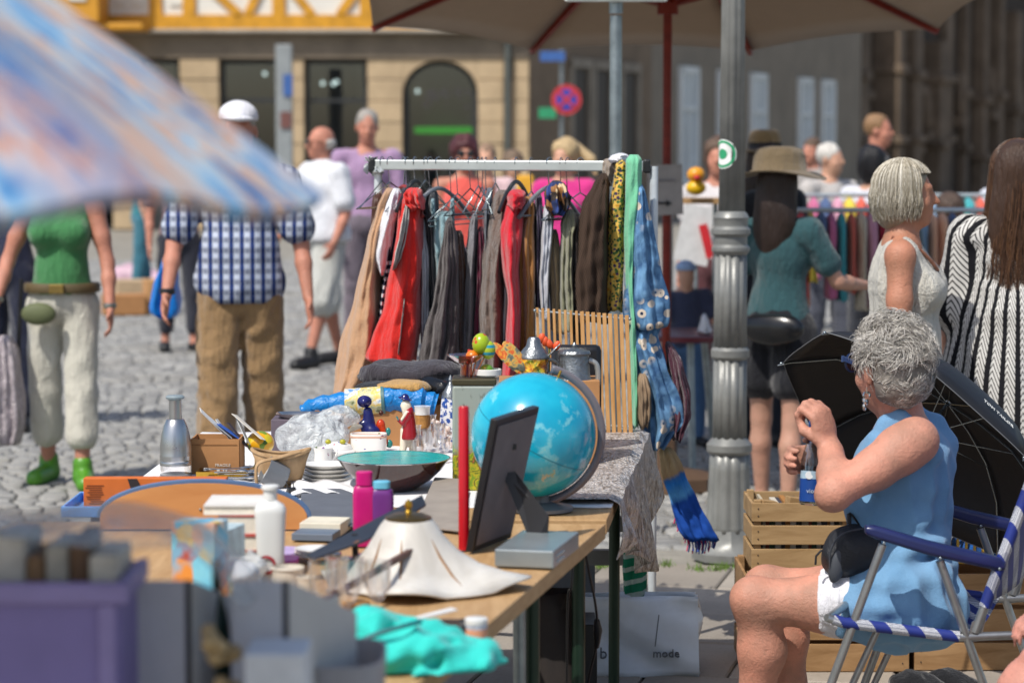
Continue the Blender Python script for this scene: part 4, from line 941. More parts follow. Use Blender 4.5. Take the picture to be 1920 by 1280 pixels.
n_ = k.math('ADD', v1, k.math('MULTIPLY', k.noise(90, 2), .35)); kc = k.mix(k.math('LESS_THAN', n_, .68), '#d3ad55', k.ramp(kk[1], [(0, '#2f4636'), (.4, '#4b6a3c'), (.7, '#4a3558'), (.9, '#c48a30')], 'CONSTANT')); M_yfl = k.fin(kc, .85, 0, .2)
garment('floral_scarf', 'long yellow scarf with dark leaf print over the rail end', [(300, 1156, 1174), (320, 1152, 1174), (400, 1142, 1171), (500, 1138, 1170), (582, 1137, 1168)], M_yfl, 'scarf', .035, dY=-.1, nf=3, fold=.1, topd=1)
garment('mint_scarf', 'mint green silk scarf draped over the rail end', [(290, 1176, 1202), (300, 1174, 1204), (360, 1172, 1202), (440, 1170, 1192), (520, 1173, 1188), (620, 1180, 1194), (700, 1183, 1196), (800, 1186, 1197)], C('mint silk', '#6fb993', .1, .15), 'scarf', .04, dY=-.13, nf=3, fold=.14, topd=1)
k = NT('blue batik'); z_ = k.sep(); base = k.mix(k.ramp(k.noise(13, 4, dist=1.5), [(.35, 0.), (.65, 1.)]), '#35577f', '#6f9abf')
d1 = k.vor(27, k.mapv((1, .3, 1)), rnd=.8); reg = k.ramp(k.noise(5, 2), [(.42, 0.), (.5, 1.)])
ring_ = k.math('MULTIPLY', k.math('MULTIPLY', k.math('LESS_THAN', d1, .38), k.math('GREATER_THAN', d1, .14)), reg); core = k.math('MULTIPLY', k.math('LESS_THAN', d1, .15), reg)
kc = k.mix(ring_, base, '#cdbfae'); kc = k.mix(core, kc, '#1c2c4a')
band = k.math('MULTIPLY', k.stripes(z_[2], 26, .3), k.math('MULTIPLY', k.math('GREATER_THAN', k.noise(4, 1), .5), k.math('LESS_THAN', k.math('ABSOLUTE', k.math('SUBTRACT', z_[2], .64)), .09))); kc = k.mix(band, kc, '#d0c7b4'); k.bump(k.noise(30, 3), .25, .01); M_bat = k.fin(kc, .85, 0, .2)
bd = garment('batik_dress', 'blue batik dress with pale ring print at the rail end', [(345, 1194, 1206), (380, 1188, 1214), (430, 1180, 1224), (500, 1174, 1238), (570, 1170, 1252), (600, 1172, 1254), (612, 1176, 1250)], M_bat, 'dress', .09, dY=-.1, nf=5, fold=.16, topd=.8)
garment('skirt_fold', '', [(590, 1178, 1246), (630, 1178, 1232), (680, 1184, 1250), (740, 1196, 1278), (790, 1200, 1285), (820, 1208, 1258), (838, 1216, 1244)], M_bat, depth=.09, dY=-.08, parent=bd, nf=6, fold=.22)
garment('tan_fold', '', [(700, 1196, 1214), (740, 1194, 1222), (780, 1196, 1220), (800, 1200, 1214)], NT('batik tan').fin('#8a745c', .85), depth=.05, dY=-.15, parent=bd)
garment('shawl', 'dark plum shawl bundled beside the blue batik dress', [(640, 1246, 1258), (680, 1252, 1280), (740, 1262, 1294), (780, 1258, 1296), (810, 1256, 1282), (822, 1262, 1274)], C('plum satin', '#4b2233', .2), 'shawl', .08, dY=-.05, nf=5, fold=.2)
k = NT('fringed scarf dye'); z_ = k.sep(); f_ = k.math('ADD', k.math('MULTIPLY', z_[2], -5.2), k.math('MULTIPLY', k.noise(9, 3), .5)); f_ = k.math('ADD', f_, k.math('MULTIPLY', z_[0], 3.4))
kc = k.ramp(k.math('ADD', f_, 1.5), [(.25, '#b9a27c'), (.45, '#a98f6a'), (.52, '#3a6fae'), (.62, '#2b79c6'), (.8, '#5aa0d8'), (.95, '#1f4fa8')]); M_frg = k.fin(kc, .85, 0, .2)
fs = garment('fringed_scarf', 'blue and sand dyed fringed scarf hanging below the batik dress', [(838, 1234, 1262), (880, 1240, 1280), (940, 1258, 1304), (990, 1278, 1330), (1012, 1290, 1342)], M_frg, 'scarf', .02, dY=-.0, nf=4, fold=.3, topd=1)
mb = MB(); mp = MB()
for i in range(26):
    x = 1288 + i * 2.1; a = at(x, 1008 + random.uniform(-3, 3), YR(1208)); b = at(x + random.uniform(-3, 6), 1030 + random.uniform(-6, 8), YR(1208) + random.uniform(-.02, .02)); (mp if i % 4 == 0 else mb).tube([a, a.lerp(b, .5) + Vector((.004, 0, 0)), b], .0022, 5)
for i in range(14):
    a = at(1270 + i * 1.6, 955 + i * 3, YR(1208) - .01); b = a + Vector((random.uniform(-.015, .01), 0, -.045)); mp.tube([a, b], .0025, 5)
mk('fringe', mb, mat('blue fringe', '#2d55b8', .8), fs); mk('pink_fringe', mp, mat('pink fringe', '#c83a6a', .8), fs)
k = NT('green striped towel'); z_ = k.sep(); st_ = k.stripes(k.math('ADD', z_[2], k.math('MULTIPLY', z_[0], -.25)), 24, .36); k.bump(k.noise(240, 2), .4); M_tow = k.fin(k.mix(st_, '#23795a', '#a9b9ac'), .95, 0, .2)
tw = garment('towel', 'green towel with pale stripes hanging from the table edge', [(960, 1170, 1216), (1000, 1168, 1214), (1100, 1168, 1212), (1200, 1170, 1212), (1236, 1172, 1210)], M_tow, 'towel', .03, dY=0, nf=4, fold=.2, topd=1, Yf=lambda px: 7.42)
# dark red garden table with toys and a white bag behind the rail
c = Vector((xat(1287, 12.3), 12.3, 0)); gt = empty('garden_table', 'small dark red garden table with grey legs beside the lamp post', 'table', c); zt = zat(622, 12.3)
mk('table_top', MB().lathe([(.30, zt - .035), (.32, zt - .03), (.32, zt - .005), (.30, zt)], c, 40), mat('dark red lacquer', '#5c1626', .35), gt)
for dx, dy in ((.02, -.2), (.16, .14), (-.18, .1)): mk('leg', MB().tube([c + Vector((dx * .6, dy * .6, zt - .03)), c + Vector((dx, dy, 0))], .018, 10), M_gal, gt)
garment('plastic_bag', 'knotted white plastic bag standing on the dark red garden table', [(588, 1318, 1324), (600, 1314, 1328), (622, 1309, 1334)], mat('white plastic', '#d9dce2', .35), 'bag', .07, Yf=lambda px: 12.15)
# yellow plastic toy on the stall behind
c = at(1305, 352, 13.4); s_ = 13.4 / F
ty = empty('toy_duck', 'big yellow plastic duck with red beak on the stall behind', 'toy', c + Vector((0, 0, -10 * s_)))
mk('body', MB().ell(c, (19 * s_, 17 * s_, 14 * s_)), mat('toy yellow', '#e8b710', .35), ty); mk('head', MB().ell(c + Vector((0, 0, 24 * s_)), (17 * s_, 16 * s_, 15 * s_)), mat('toy orange', '#e09a20', .35), ty); mk('beak', MB().ell(c + Vector((0, -.05, 19 * s_)), (7 * s_, 10 * s_, 5 * s_)), mat('toy red', '#c01c28', .35), ty)
# ------------------------------------------------------------ trestle tables
ZT = .75
def table(label, poly, m, legs, th=.035, edge=None):
    c = sum((Vector((p[0], p[1], 0)) for p in poly), Vector()) / len(poly); t = empty('trestle_table', label, 'table', c)
    mk('table_top', MB().plate([Vector((p[0], p[1], ZT - th)) for p in poly], (0, 0, 1), th), m, t, smooth=False, bevel=.003)
    for x, y, lm in legs:
        mk('leg', MB().tube([(x, y, ZT - th), (x, y, 0)], .016, 12), lm, t)
    return t
M_pine = wood('pine board', '#a98458', '#c6a377', 5, (8, 1, 8), .6); M_grl = mat('dark green steel', '#1c3326', .4, .3)
PA = [(.22, 5.56), (.40, 7.27), (-.94, 7.3), (-.985, 5.6)]
PB = [(-.385, 2.75), (.215, 5.5), (-1.15, 5.54), (-1.75, 2.75)]
tA = table('trestle table under a white cloth carrying globe and crockery', PA, M_pine, [(.295, 6.9, M_grl), (-.85, 6.95, M_grl), (-.95, 5.8, M_grl), (.16, 5.75, M_grl)])
for z in (.5, .40): mk('crossbar', MB().bar((-.85, 7.12, z), (.33, 7.12, z), .03, .045, up=(0, 0, 1)), mat('grey steel', '#74787a', .4, .6), tA, smooth=False)
tB = table('bare pine trestle table carrying glass lampshade and books', PB, M_pine, [(.045, 5.25, M_grl), (-1.05, 5.2, M_grl), (-.43, 3.0, M_grl), (-1.5, 3.0, M_grl)])
mk('brace', MB().tube([(.02, 5.22, .02), (.015, 5.2, ZT - .04)], .014, 12), M_gal, tB)
# white tablecloth with a hanging corner
k = NT('white damask'); k.bump(k.noise(40, 4), .35, .01); M_tc = k.fin(k.mix(k.noise(6, 4), '#d8d8da', '#e8e6e4'), .85, 0, .3)
def tcl(u_, v_):
    a = Vector((PA[3][0], PA[3][1], 0)).lerp(Vector((PA[0][0], PA[0][1], 0)), u_); b = Vector((PA[2][0], PA[2][1], 0)).lerp(Vector((PA[1][0], PA[1][1], 0)), u_); p = a.lerp(b, .1 + .9 * v_)
    return Vector((p.x, p.y, ZT + .003 + .0012 * math.sin(31 * u_ + 9 * v_) + .0012 * math.sin(17 * v_ - 11 * u_)))
mk('tablecloth', MB().sheet(tcl, 40, 40), M_tc, label='white cloth spread over the table with the globe', cat='tablecloth', solid=.002)
k = NT('crinkled silver lace'); vo = k.vor(120, k.mapv((1, 1, .5))); k.bump(vo, .9, .01); f_ = k.ramp(k.noise(60, 5, .7, k.mapv((1, .7, .35)), 1.0), [(.42, 0.), (.56, 1.)])
M_lace = k.fin(k.mix(f_, '#857a70', '#d5d0cc'), k.math('MULTIPLY_ADD', f_, -.3, .55), .25, .6)
e0, e1 = Vector((.405, 7.27, ZT + .006)), Vector((.245, 5.78, ZT + .006))
def lace(u_, v_):
    p = e0.lerp(e1, u_); dr = .03 + (.08 + .2 * math.sin(math.pi * min(1, .12 + u_ * .95)) ** .8 + .05 * math.sin(7 * u_)) * 1.0
    if v_ < .35: q = v_ / .35; return p + Vector((-.22 * (1 - q), 0, .006 + .006 * math.sin(20 * u_)))
    q = (v_ - .35) / .65; return p + Vector((.012 + .028 * math.sin(u_ * 21 + q * 2) * q + .02 * q, .015 * math.sin(9 * q + 12 * u_), -dr * q + .004 * math.sin(40 * u_)))
mk('lace_cover', MB().sheet(lace, 70, 36), M_lace, label='crinkled silvery lace cover hanging over the table side', cat='table cover', solid=.0015)
# ------------------------------------------------------------ goods: small helpers
def O(px, py, z=ZT + .004): return on(px, py, z)
def lathe_obj(name, label, cat, px, py, prof, m, n=32, z=ZT + .004, M=None, ripple=None, rx=None, **kw):
    c = O(px, py, z); s_ = c.y / F; mb = MB().lathe([(r * s_, h * s_) for r, h in prof], c, n, M=M, ripple=ripple)
    return mk(name, mb, m, label=label, cat=cat, origin=c, **kw), c, s_
def boxat(name, label, cat, px0, px1, py_b, hpx, dep, m, z=ZT + .004, rz=0, bevel=.002, parent=None, smooth=False):
    c = O((px0 + px1) / 2, py_b, z); s_ = c.y / F; w_ = (px1 - px0) * s_; h = hpx * s_
    mb = MB().box((0, dep / 2, h / 2), (w_, dep, h)); mb.xf(Matrix.Translation(c) @ Matrix.Rotation(rz, 4, 'Z'))
    return mk(name, mb, m, parent, smooth=smooth, bevel=bevel, label=label, cat=cat, origin=None if parent else c), c, s_
M_steel = mat('brushed steel', '#b4b6b8', .28, .95, var=.06); M_sil = mat('silver plate', '#c2c2c0', .15, .95); M_pew = mat('pewter', '#7f8386', .35, .8, var=.2, scale=40, bump=.3, bscale=120)
M_porc = mat('white porcelain', '#e3e1dc', .15, var=.03); M_card = mat('brown cardboard', '#a9794c', .85, var=.08, bump=.05); M_brass = mat('brass', '#c39a3c', .22, .9); M_cg = glass('clear glass'); M_grey = mat('grey plastic', '#6d7074', .4)
M_txtw = mat('white print', '#e0d8cc', .7); M_txtd = mat('dark print', '#3a2a1c', .8)
# food chopper
c = O(330, 893); s_ = c.y / F; ch = empty('food_chopper', 'brushed steel food chopper with grey plunger knob', 'chopper', c)
mk('clear_cup', MB().lathe([(28 * s_, 0), (29 * s_, 2 * s_), (29.5 * s_, 24 * s_)], c, 36), M_cg, ch); mk('foot', MB().lathe([(29 * s_, 0), (30 * s_, .002), (30 * s_, 5 * s_), (28 * s_, 6 * s_)], c, 36), M_grey, ch)
mk('housing', MB().lathe([(30 * s_, 22 * s_), (30.5 * s_, 28 * s_), (29.6 * s_, 30 * s_), (30.5 * s_, 33 * s_), (29.6 * s_, 36 * s_), (30.5 * s_, 39 * s_), (29.6 * s_, 42 * s_), (30 * s_, 55 * s_), (27 * s_, 78 * s_), (22 * s_, 97 * s_), (17 * s_, 108 * s_), (16 * s_, 109 * s_)], c, 48), M_steel, ch)
mk('plunger', MB().lathe([(12 * s_, 105 * s_), (12 * s_, 147 * s_)], c, 32), M_steel, ch); mk('knob', MB().lathe([(11 * s_, 144 * s_), (17 * s_, 148 * s_), (18 * s_, 151 * s_), (15 * s_, 154 * s_), (3 * s_, 155 * s_)], c, 32), mat('blue grey plastic', '#7f8d92', .45), ch)
# cardboard box of papers
c = O(404, 888); s_ = c.y / F; w_, h, dp = 90 * s_, 66 * s_, .12; cb = empty('cardboard_box', 'open brown cardboard box with printed marks holding paper leaflets', 'box', c)
for nm, cc, sz in (('front', (0, 0, h / 2), (w_, .004, h)), ('back', (0, dp, h / 2), (w_, .004, h)), ('side', (-w_ / 2, dp / 2, h / 2), (.004, dp - .004, h)), ('side', (w_ / 2, dp / 2, h / 2), (.004, dp - .004, h)), ('bottom', (0, dp / 2, .003), (w_ - .004, dp - .004, .004))): mk(nm, MB().box(c + Vector(cc), sz), M_card, cb, smooth=False)
mk('tape_strip', MB().box(c + Vector((-.005, -.003, h * .84)), (w_, .001, .002)), mat('card seam', '#8a6038', .9), cb, smooth=False)
mk('print', text_mb('FRAGILE', .011, lay(c + Vector((.02, -.0035, h * .25)), (1, 0, 0), (0, -1, 0))), M_txtw, cb); mb = MB(); mb.box(c + Vector((.008, -.004, h * .1)), (.008, .001, .009)); mb.box(c + Vector((.022, -.004, h * .1)), (.003, .001, .009)); mb.box(c + Vector((.029, -.004, h * .1)), (.003, .001, .009)); mk('print', mb, M_txtw, cb, smooth=False)
cols = ['#dedcd8', '#c9ced2', '#2f5fb8', '#e4e2da', '#3a3540', '#d9d2c4', '#bfc6c8', '#27375e']
for i, (px, py, l, a) in enumerate([(398, 790, 44, 48), (412, 800, 40, 42), (430, 808, 36, 35), (420, 806, 34, 55), (446, 815, 40, 50), (466, 800, 52, 38), (455, 806, 40, 62), (440, 818, 32, 40)]):
    p = O(px, 880); q = at(px, py, c.y + .04 + .008 * i); M3 = Matrix.Translation(q) @ Matrix.Rotation(R(a), 4, 'Y') @ Matrix.Rotation(R(20 - 8 * i), 4, 'Z')
    mb = MB().box((0, 0, 0), (l * s_ * 1.5, 26 * s_, .0015)); mb.xf(M3); mk('leaflet', mb, mat('paper %d' % i, cols[i], .6), label='%s paper leaflet sticking out of the brown cardboard box' % ['white', 'pale grey', 'bright blue', 'cream', 'black', 'large ivory', 'silvery', 'navy blue'][i], cat='leaflet')
# gilt tray, cutlery
c = O(418, 897); s_ = c.y / F; gt_ = empty('gilt_tray', 'small gilt metal tray in front of the cardboard box', 'tray', c)
mk('plate', MB().box(c + Vector((0, .05, .003)), (100 * s_, .09, .005)), M_brass, gt_, smooth=False, bevel=.002)
for dx, dy, sx, sy in ((0, .005, 100 * s_, .004), (0, .095, 100 * s_, .004), (-50 * s_, .05, .004, .086), (50 * s_, .05, .004, .086)): mk('rim', MB().box(c + Vector((dx, dy, .009)), (sx, sy, .016)), M_brass, gt_, smooth=False)
for i in range(9):
    a = O(372 + random.uniform(0, 50), 896 + random.uniform(0, 10)); ang = random.uniform(-.5, .5); L_ = random.uniform(.07, .1); d = Vector((math.cos(ang), math.sin(ang), 0)); a = a + Vector((0, -.01, .004 + .003 * i))
    r_ = empty('spoon', 'old silver plated spoon in the cutlery pile by the chopper', 'spoon', a, 'loose silver cutlery'); mk('handle', MB().tube([a, a + d * L_ * .6, a + d * L_], [.004, .0022, .003], 6, flat=.5), M_sil, r_); mk('bowl', MB().ell(a + d * (L_ + .016), (.018, .011, .004), 12, 6, Matrix.Rotation(ang, 3, 'Z')), M_sil, r_)
# bark basket with handle loop
M_bark = wood('birch bark', '#9a7a55', '#c0a079', 9, (4, 4, 1), .7)
c = O(525, 912); s_ = c.y / F; bk = empty('bark_basket', 'oval light wooden chip basket with curled loop handle', 'basket', c)
mb = MB(); rg_ = []
for z, rx in ((0, 36), (20, 42), (44, 48), (62, 55)):
    rg_.append([c + Vector((rx * s_ * math.cos(t), .035 * rx / 40 * math.sin(t) + .03, z * s_ + 6 * s_ * math.cos(t * 2))) for t in [2 * math.pi * i / 40 for i in range(40)]])
mb.loft(rg_, False); mk('bowl', mb, M_bark, bk, solid=.005); mk('base', MB().lathe([(34 * s_, 0), (34 * s_, .004)], c + Vector((0, .03, 0)), 30), M_bark, bk)
mk('handle', MB().tube(curvepts([at(562, 846, c.y), at(520, 858, c.y - .03), at(485, 868, c.y - .04), at(480, 890, c.y - .04), at(482, 908, c.y - .03)], 5), .009, 8, flat=.5), M_bark, bk); mk('rim', MB().tube([p + Vector((0, 0, .001)) for p in rg_[-1] + rg_[-1][:1]], .005, 6), M_bark, bk)
# painted ball
k = NT('painted ball'); kk = k.sep(k.vor(55, out=1)); kc = k.ramp(kk[0], [(0, '#d49a16'), (.35, '#c9b524'), (.55, '#6d8a22'), (.7, '#b5521e'), (.85, '#e3c04a'), (.95, '#3f5a1e')], 'CONSTANT'); M_ball = k.fin(kc, .3, 0, .5)
p = O(488, 880); p = Vector((p.x, p.y + .03, 0)); p.z = at(488, 832, p.y).z; c = at(488, 830, p.y)
r_ = empty('painted_egg_tin', 'yellow and green painted egg shaped tin behind the bark basket', 'tin', Vector((c.x, c.y, ZT))); mk('shell', MB().ell(c, (28 * s_, 28 * s_, 24 * s_), 28, 18), M_ball, r_); mk('stand', MB().lathe([(18 * s_, 0), (12 * s_, .01), (12 * s_, c.z - ZT - 20 * s_)], Vector((c.x, c.y, ZT + .004)), 20), M_brass, r_)
# grey cup lying on its side
c = O(516, 914); s_ = c.y / F; Mq = Matrix.Rotation(R(-62), 3, 'Y') @ Matrix.Rotation(R(15), 3, 'X')
r_ = empty('grey_cup', 'dark grey beaker tipped on its side before the bark basket', 'cup', c); mb = MB().lathe([(20 * s_, -22 * s_), (22 * s_, -20 * s_), (27 * s_, 22 * s_), (25 * s_, 22 * s_), (20 * s_, -16 * s_)], c + Vector((0, .0, 26 * s_)), 28, M=Mq); mk('wall', mb, M_grey, r_); mk('lining', MB().lathe([(24 * s_, 14 * s_), (5 * s_, 12 * s_)], c + Vector((0, .0, 26 * s_)), 28, M=Mq), mat('light grey', '#b7babb', .5), r_)
# stacked white dishes
for i, (w_, y0) in enumerate(((52, 0), (54, 8), (50, 16), (53, 24))):
    c = O(612, 906); s_ = c.y / F; mb = MB(); rg_ = []
    for r, h in ((.6, 0), (.98, 10), (1.0, 11), (.95, 11), (.55, 2.5)): rg_.append([c + Vector((w_ * r * s_ * math.cos(t), .06 * r * math.sin(t) + .03, (y0 + h) * s_)) for t in [2 * math.pi * q / 40 for q in range(40)]])
    mk('serving_dish', mb.loft(rg_), M_porc, label=['bottom', 'second', 'third', 'topmost'][i] + ' white oval serving dish in the stack beside the dark bowl', cat='dish', group='stacked white serving dishes')
k = NT('floral porcelain'); v1 = k.vor(60); kk = k.sep(k.vor(60, out=1)); msk = k.math('MULTIPLY', k.math('LESS_THAN', k.math('ADD', v1, k.math('MULTIPLY', k.noise(160, 2), .3)), .42), k.math('GREATER_THAN', k.noise(16, 2), .5)); M_flp = k.fin(k.mix(msk, '#e3e0da', k.ramp(kk[0], [(0, '#8a2f5a'), (.3, '#3f4f96'), (.55, '#5d7a3c'), (.75, '#b5506a'), (.9, '#7a3f8a')], 'CONSTANT')), .15, 0, .5)
# sugar box, jug and lidded pot of floral porcelain
c = O(690, 866); s_ = c.y / F; r_ = empty('porcelain_jar', 'white porcelain jar with flower painting and gilt rim', 'jar', c)
def superell(c, rx, ry, zs, n=40, e=.6):
    f = lambda v: math.copysign(abs(v) ** e, v)
    return [[c + Vector((rx * k_ * f(math.cos(t)), ry * k_ * f(math.sin(t)) + ry, z)) for t in [2 * math.pi * q / n for q in range(n)]] for k_, z in zs]
mk('jar_wall', MB().loft(superell(c, 34 * s_, .035, [(.95, 0), (1, .004), (1, 40 * s_), (1.02, 48 * s_), (1.02, 52 * s_), (.95, 52 * s_), (.92, 40 * s_)])), M_flp, r_); mk('gilt_rim', MB().loft(superell(c, 34.5 * s_, .0355, [(1.02, 45 * s_), (1.03, 46 * s_), (1.03, 47.5 * s_), (1.02, 48.5 * s_)])), mat('rose gilt', '#c9a08a', .3), r_)
c = O(628, 870); s_ = c.y / F; r_ = empty('porcelain_pot', 'low lidded white porcelain pot with painted flowers and green knob', 'pot', c)
mk('pot_wall', MB().lathe([(26 * s_, 0), (36 * s_, 8 * s_), (37 * s_, 22 * s_), (30 * s_, 28 * s_)], c + Vector((0, .04, 0)), 36), M_flp, r_); mk('lid', MB().lathe([(32 * s_, 27 * s_), (28 * s_, 34 * s_), (14 * s_, 40 * s_), (4 * s_, 42 * s_)], c + Vector((0, .04, 0)), 36), M_flp, r_)
for dx in (-14, 14): mk('knob', MB().ell(c + Vector((dx * s_, .02, 41 * s_)), (6 * s_, 5 * s_, 5 * s_), 10, 6), mat('lime glaze', '#a5a024', .25), r_)
c = O(606, 872); r_ = empty('porcelain_jug', 'small white floral porcelain jug beside the stacked dishes', 'jug', c); mk('jug_wall', MB().lathe([(13 * s_, 0), (17 * s_, 10 * s_), (16 * s_, 24 * s_), (19 * s_, 34 * s_), (17 * s_, 34 * s_), (14 * s_, 22 * s_)], c, 28), M_flp, r_); mk('handle', MB().tube(curvepts([c + Vector((15 * s_, 0, 28 * s_)), c + Vector((26 * s_, 0, 24 * s_)), c + Vector((16 * s_, 0, 8 * s_))], 5), .003, 8), M_flp, r_)
# clear plastic bag over crockery
def crumple(label, name, box, Y, m, dep=.1, amp=.012, seed=1, cat='bag', f0=20, f1=60, kind=None):
    x0, y0, x1, y1 = box; c = at((x0 + x1) / 2, (y0 + y1) / 2, Y); s_ = Y / F; S = SDF(); S.ell(c, ((x1 - x0) / 2 * s_, dep, (y1 - y0) / 2 * s_), .02)
    S.cut((0, 0, max(ZT + .002, zat(y1, Y))), (0, 0, -1)); fz = folds(seed, amp, f0, f1, 1.0); V, Fq = S.mesh(.007, fz, 1); return mkraw(name, V, Fq, m, origin=(c.x, c.y, max(ZT, zat(y1, Y))), label=label, cat=cat)
M_film = film('clear polythene', '#e4e9ea', .5)
crumple('crumpled clear plastic bag lying over the porcelain', 'plastic_bag', (518, 776, 654, 862), 6.62, M_film, .08, .011, 3)
crumple('small crumpled clear plastic wrapper beside the blue roll', 'plastic_wrapper', (600, 762, 676, 800), 6.72, M_film, .05, .012, 4)
# grey cutlery case with a silver tray on it
b_, c, s_ = boxat('cutlery_case', 'grey purple cutlery case standing behind the porcelain', 'case', 508, 640, 852, 66, .12, mat('plum grey board', '#5d525c', .6)); top_ = c + Vector((-.01, .05, 66 * s_ + .001))
mk('silver_tray', MB().loft(superell(top_ - Vector((0, .045, 0)), 52 * s_, .045, [(.8, 0), (1, 8 * s_), (1.02, 9 * s_), (.96, 8.5 * s_), (.78, 2 * s_)])), M_sil, label='shallow silver tray resting on the plum grey cutlery case', cat='tray')
# blue wrapped roll with picture band
Y = 6.95; r_ = empty('wrapped_roll', 'fat blue plastic wrapped roll with printed picture band', 'roll', at(690, 800, Y)); pts = [at(566, 772, Y), at(590, 762, Y), at(640, 757, Y), at(700, 752, Y), at(740, 748, Y), at(790, 752, Y), at(818, 758, Y)]; M_bl = NT('blue polythene'); M_bl.bump(M_bl.noise(35, 4, dist=1), .8, .012); M_bl = M_bl.fin('#1277bd', .3, 0, .5)
mk('roll', MB().tube(curvepts(pts, 5), [(.012 + .028 * math.sin(math.pi * min(1, (i + 2) / 22) * .5)) * (1.0 if i < 26 else .8) + .003 * math.sin(i * 2.1) for i in range(31)], 20), M_bl, r_)
k = NT('picture band'); kc = k.ramp(k.noise(28, 4), [(.36, '#4a5a2c'), (.45, '#c9c7a0'), (.52, '#d9b640'), (.58, '#e0ddd2'), (.66, '#5f8fc0')]); M_pb = k.fin(kc, .4); mk('picture_band', MB().tube([at(648, 756, Y), at(680, 754, Y), at(716, 751, Y)], .0425, 24), M_pb, r_); mk('picture_band', MB().tube([at(716, 751, Y), at(722, 750.5, Y)], .0432, 24), mat('teal grey band', '#4d7272', .5), r_)
mk('inner_box', MB().box(at(690, 800, Y + .02) + Vector((0, 0, .0)), (.3, .09, (at(690, 775, Y).z - ZT) * 2 - (at(690, 775, Y).z - ZT) * .9)), M_card, r_, smooth=False)
# figurines
def fig_part(root, name, m, fn, res=.0028):
    S = SDF(); fn(S); V, Fq = S.mesh(res); return mkraw(name, V, Fq, m, root)
M_gred = mat('red glaze', '#8e1420', .2); M_gblu = mat('cobalt glaze', '#1c1f5e', .2); M_gcr = mat('cream glaze', '#ddd2bd', .2); M_gfl = mat('flesh glaze', '#dcb795', .25); M_gbr = mat('brown glaze', '#4a2415', .2); M_gor = mat('orange red glaze', '#c23a14', .2); M_gte = mat('teal glaze', '#2a7f78', .2)
c = O(764, 862); s_ = c.y / F; q = lambda x, y, d=0: np.array(c + Vector(((x - 764) * s_, d, (862 - y) * s_))); r_ = empty('porcelain_figurine', 'porcelain man in red coat and blue hat holding a music sheet', 'figurine', c)
fig_part(r_, 'body', M_gcr, lambda S: (S.cone(q(758, 806), q(754, 858), .011, .008), S.cone(q(770, 806, .01), q(777, 858, .01), .012, .008), S.ell(q(764, 775), (.013, .01, .03)), S.ell(q(760, 757), (.010, .010, .012)), S.cone(q(753, 758), q(751, 760), .002, .002, .003), S.ell(q(764, 860), (.03, .02, .005))))
fig_part(r_, 'coat', M_gred, lambda S: (S.cone(q(767, 768), q(768, 818), .013, .023, .01), S.cone(q(768, 772, -.012), q(756, 792, -.014), .008, .006, .006), S.cone(q(756, 792, -.014), q(748, 786, -.012), .006, .005, .004), S.cut(q(0, 823), (0, 0, -1))))
fig_part(r_, 'hat', M_gblu, lambda S: (S.ell(q(760, 746), (.021, .018, .0035), .004, np.array(Matrix.Rotation(R(14), 3, 'Y'))), S.ell(q(760, 743), (.011, .011, .010), .004)))
fig_part(r_, 'scarf', M_gcr, lambda S: S.cone(q(764, 770, -.014), q(754, 784, -.018), .005, .004)); mk('music_sheet', MB().box(q(746, 782, -.012), (.012, .014, .003), Euler((0, R(60), 0))), M_gte, r_, smooth=False)
c = O(692, 850); s_ = c.y / F; q = lambda x, y, d=0: np.array(c + Vector(((x - 692) * s_, d, (850 - y) * s_))); r_ = empty('porcelain_figurine', 'seated porcelain figure in cobalt cloak and broad brimmed hat', 'figurine', c)
fig_part(r_, 'body', M_gblu, lambda S: (S.cone(q(690, 770), q(694, 812), .013, .022, .012), S.ell(q(700, 806, -.01), (.02, .016, .014), .01), S.ell(q(680, 795, -.008), (.012, .01, .012), .01), S.cone(q(690, 812), q(690, 846), .018, .016, .01)))
fig_part(r_, 'hat', M_gblu, lambda S: (S.ell(q(684, 751, -.004), (.021, .012, .019), .004, np.array(Matrix.Rotation(R(25), 3, 'X'))), S.ell(q(684, 751, -.016), (.011, .01, .01), .006)))
fig_part(r_, 'lute', M_gcr, lambda S: (S.ell(q(672, 797, -.016), (.014, .006, .007), .004), S.cone(q(662, 802, -.014), q(650, 810, -.012), .005, .004)))
c = O(716, 850); s_ = c.y / F; q = lambda x, y, d=0: np.array(c + Vector(((x - 716) * s_, d, (850 - y) * s_))); r_ = empty('porcelain_figurine', 'small kneeling porcelain figure in red brown robe', 'figurine', c)
fig_part(r_, 'robe', M_gor, lambda S: (S.ell(q(714, 796), (.013, .011, .017)), S.cone(q(718, 806), q(722, 828), .010, .008, .006), S.cone(q(720, 828), q(716, 848), .009, .012, .006))); fig_part(r_, 'head', M_gbr, lambda S: S.ell(q(715, 773), (.007, .007, .008))); fig_part(r_, 'sash', M_gte, lambda S: (S.ell(q(728, 808), (.008, .007, .012)), S.ell(q(730, 832, .006), (.010, .008, .012))))
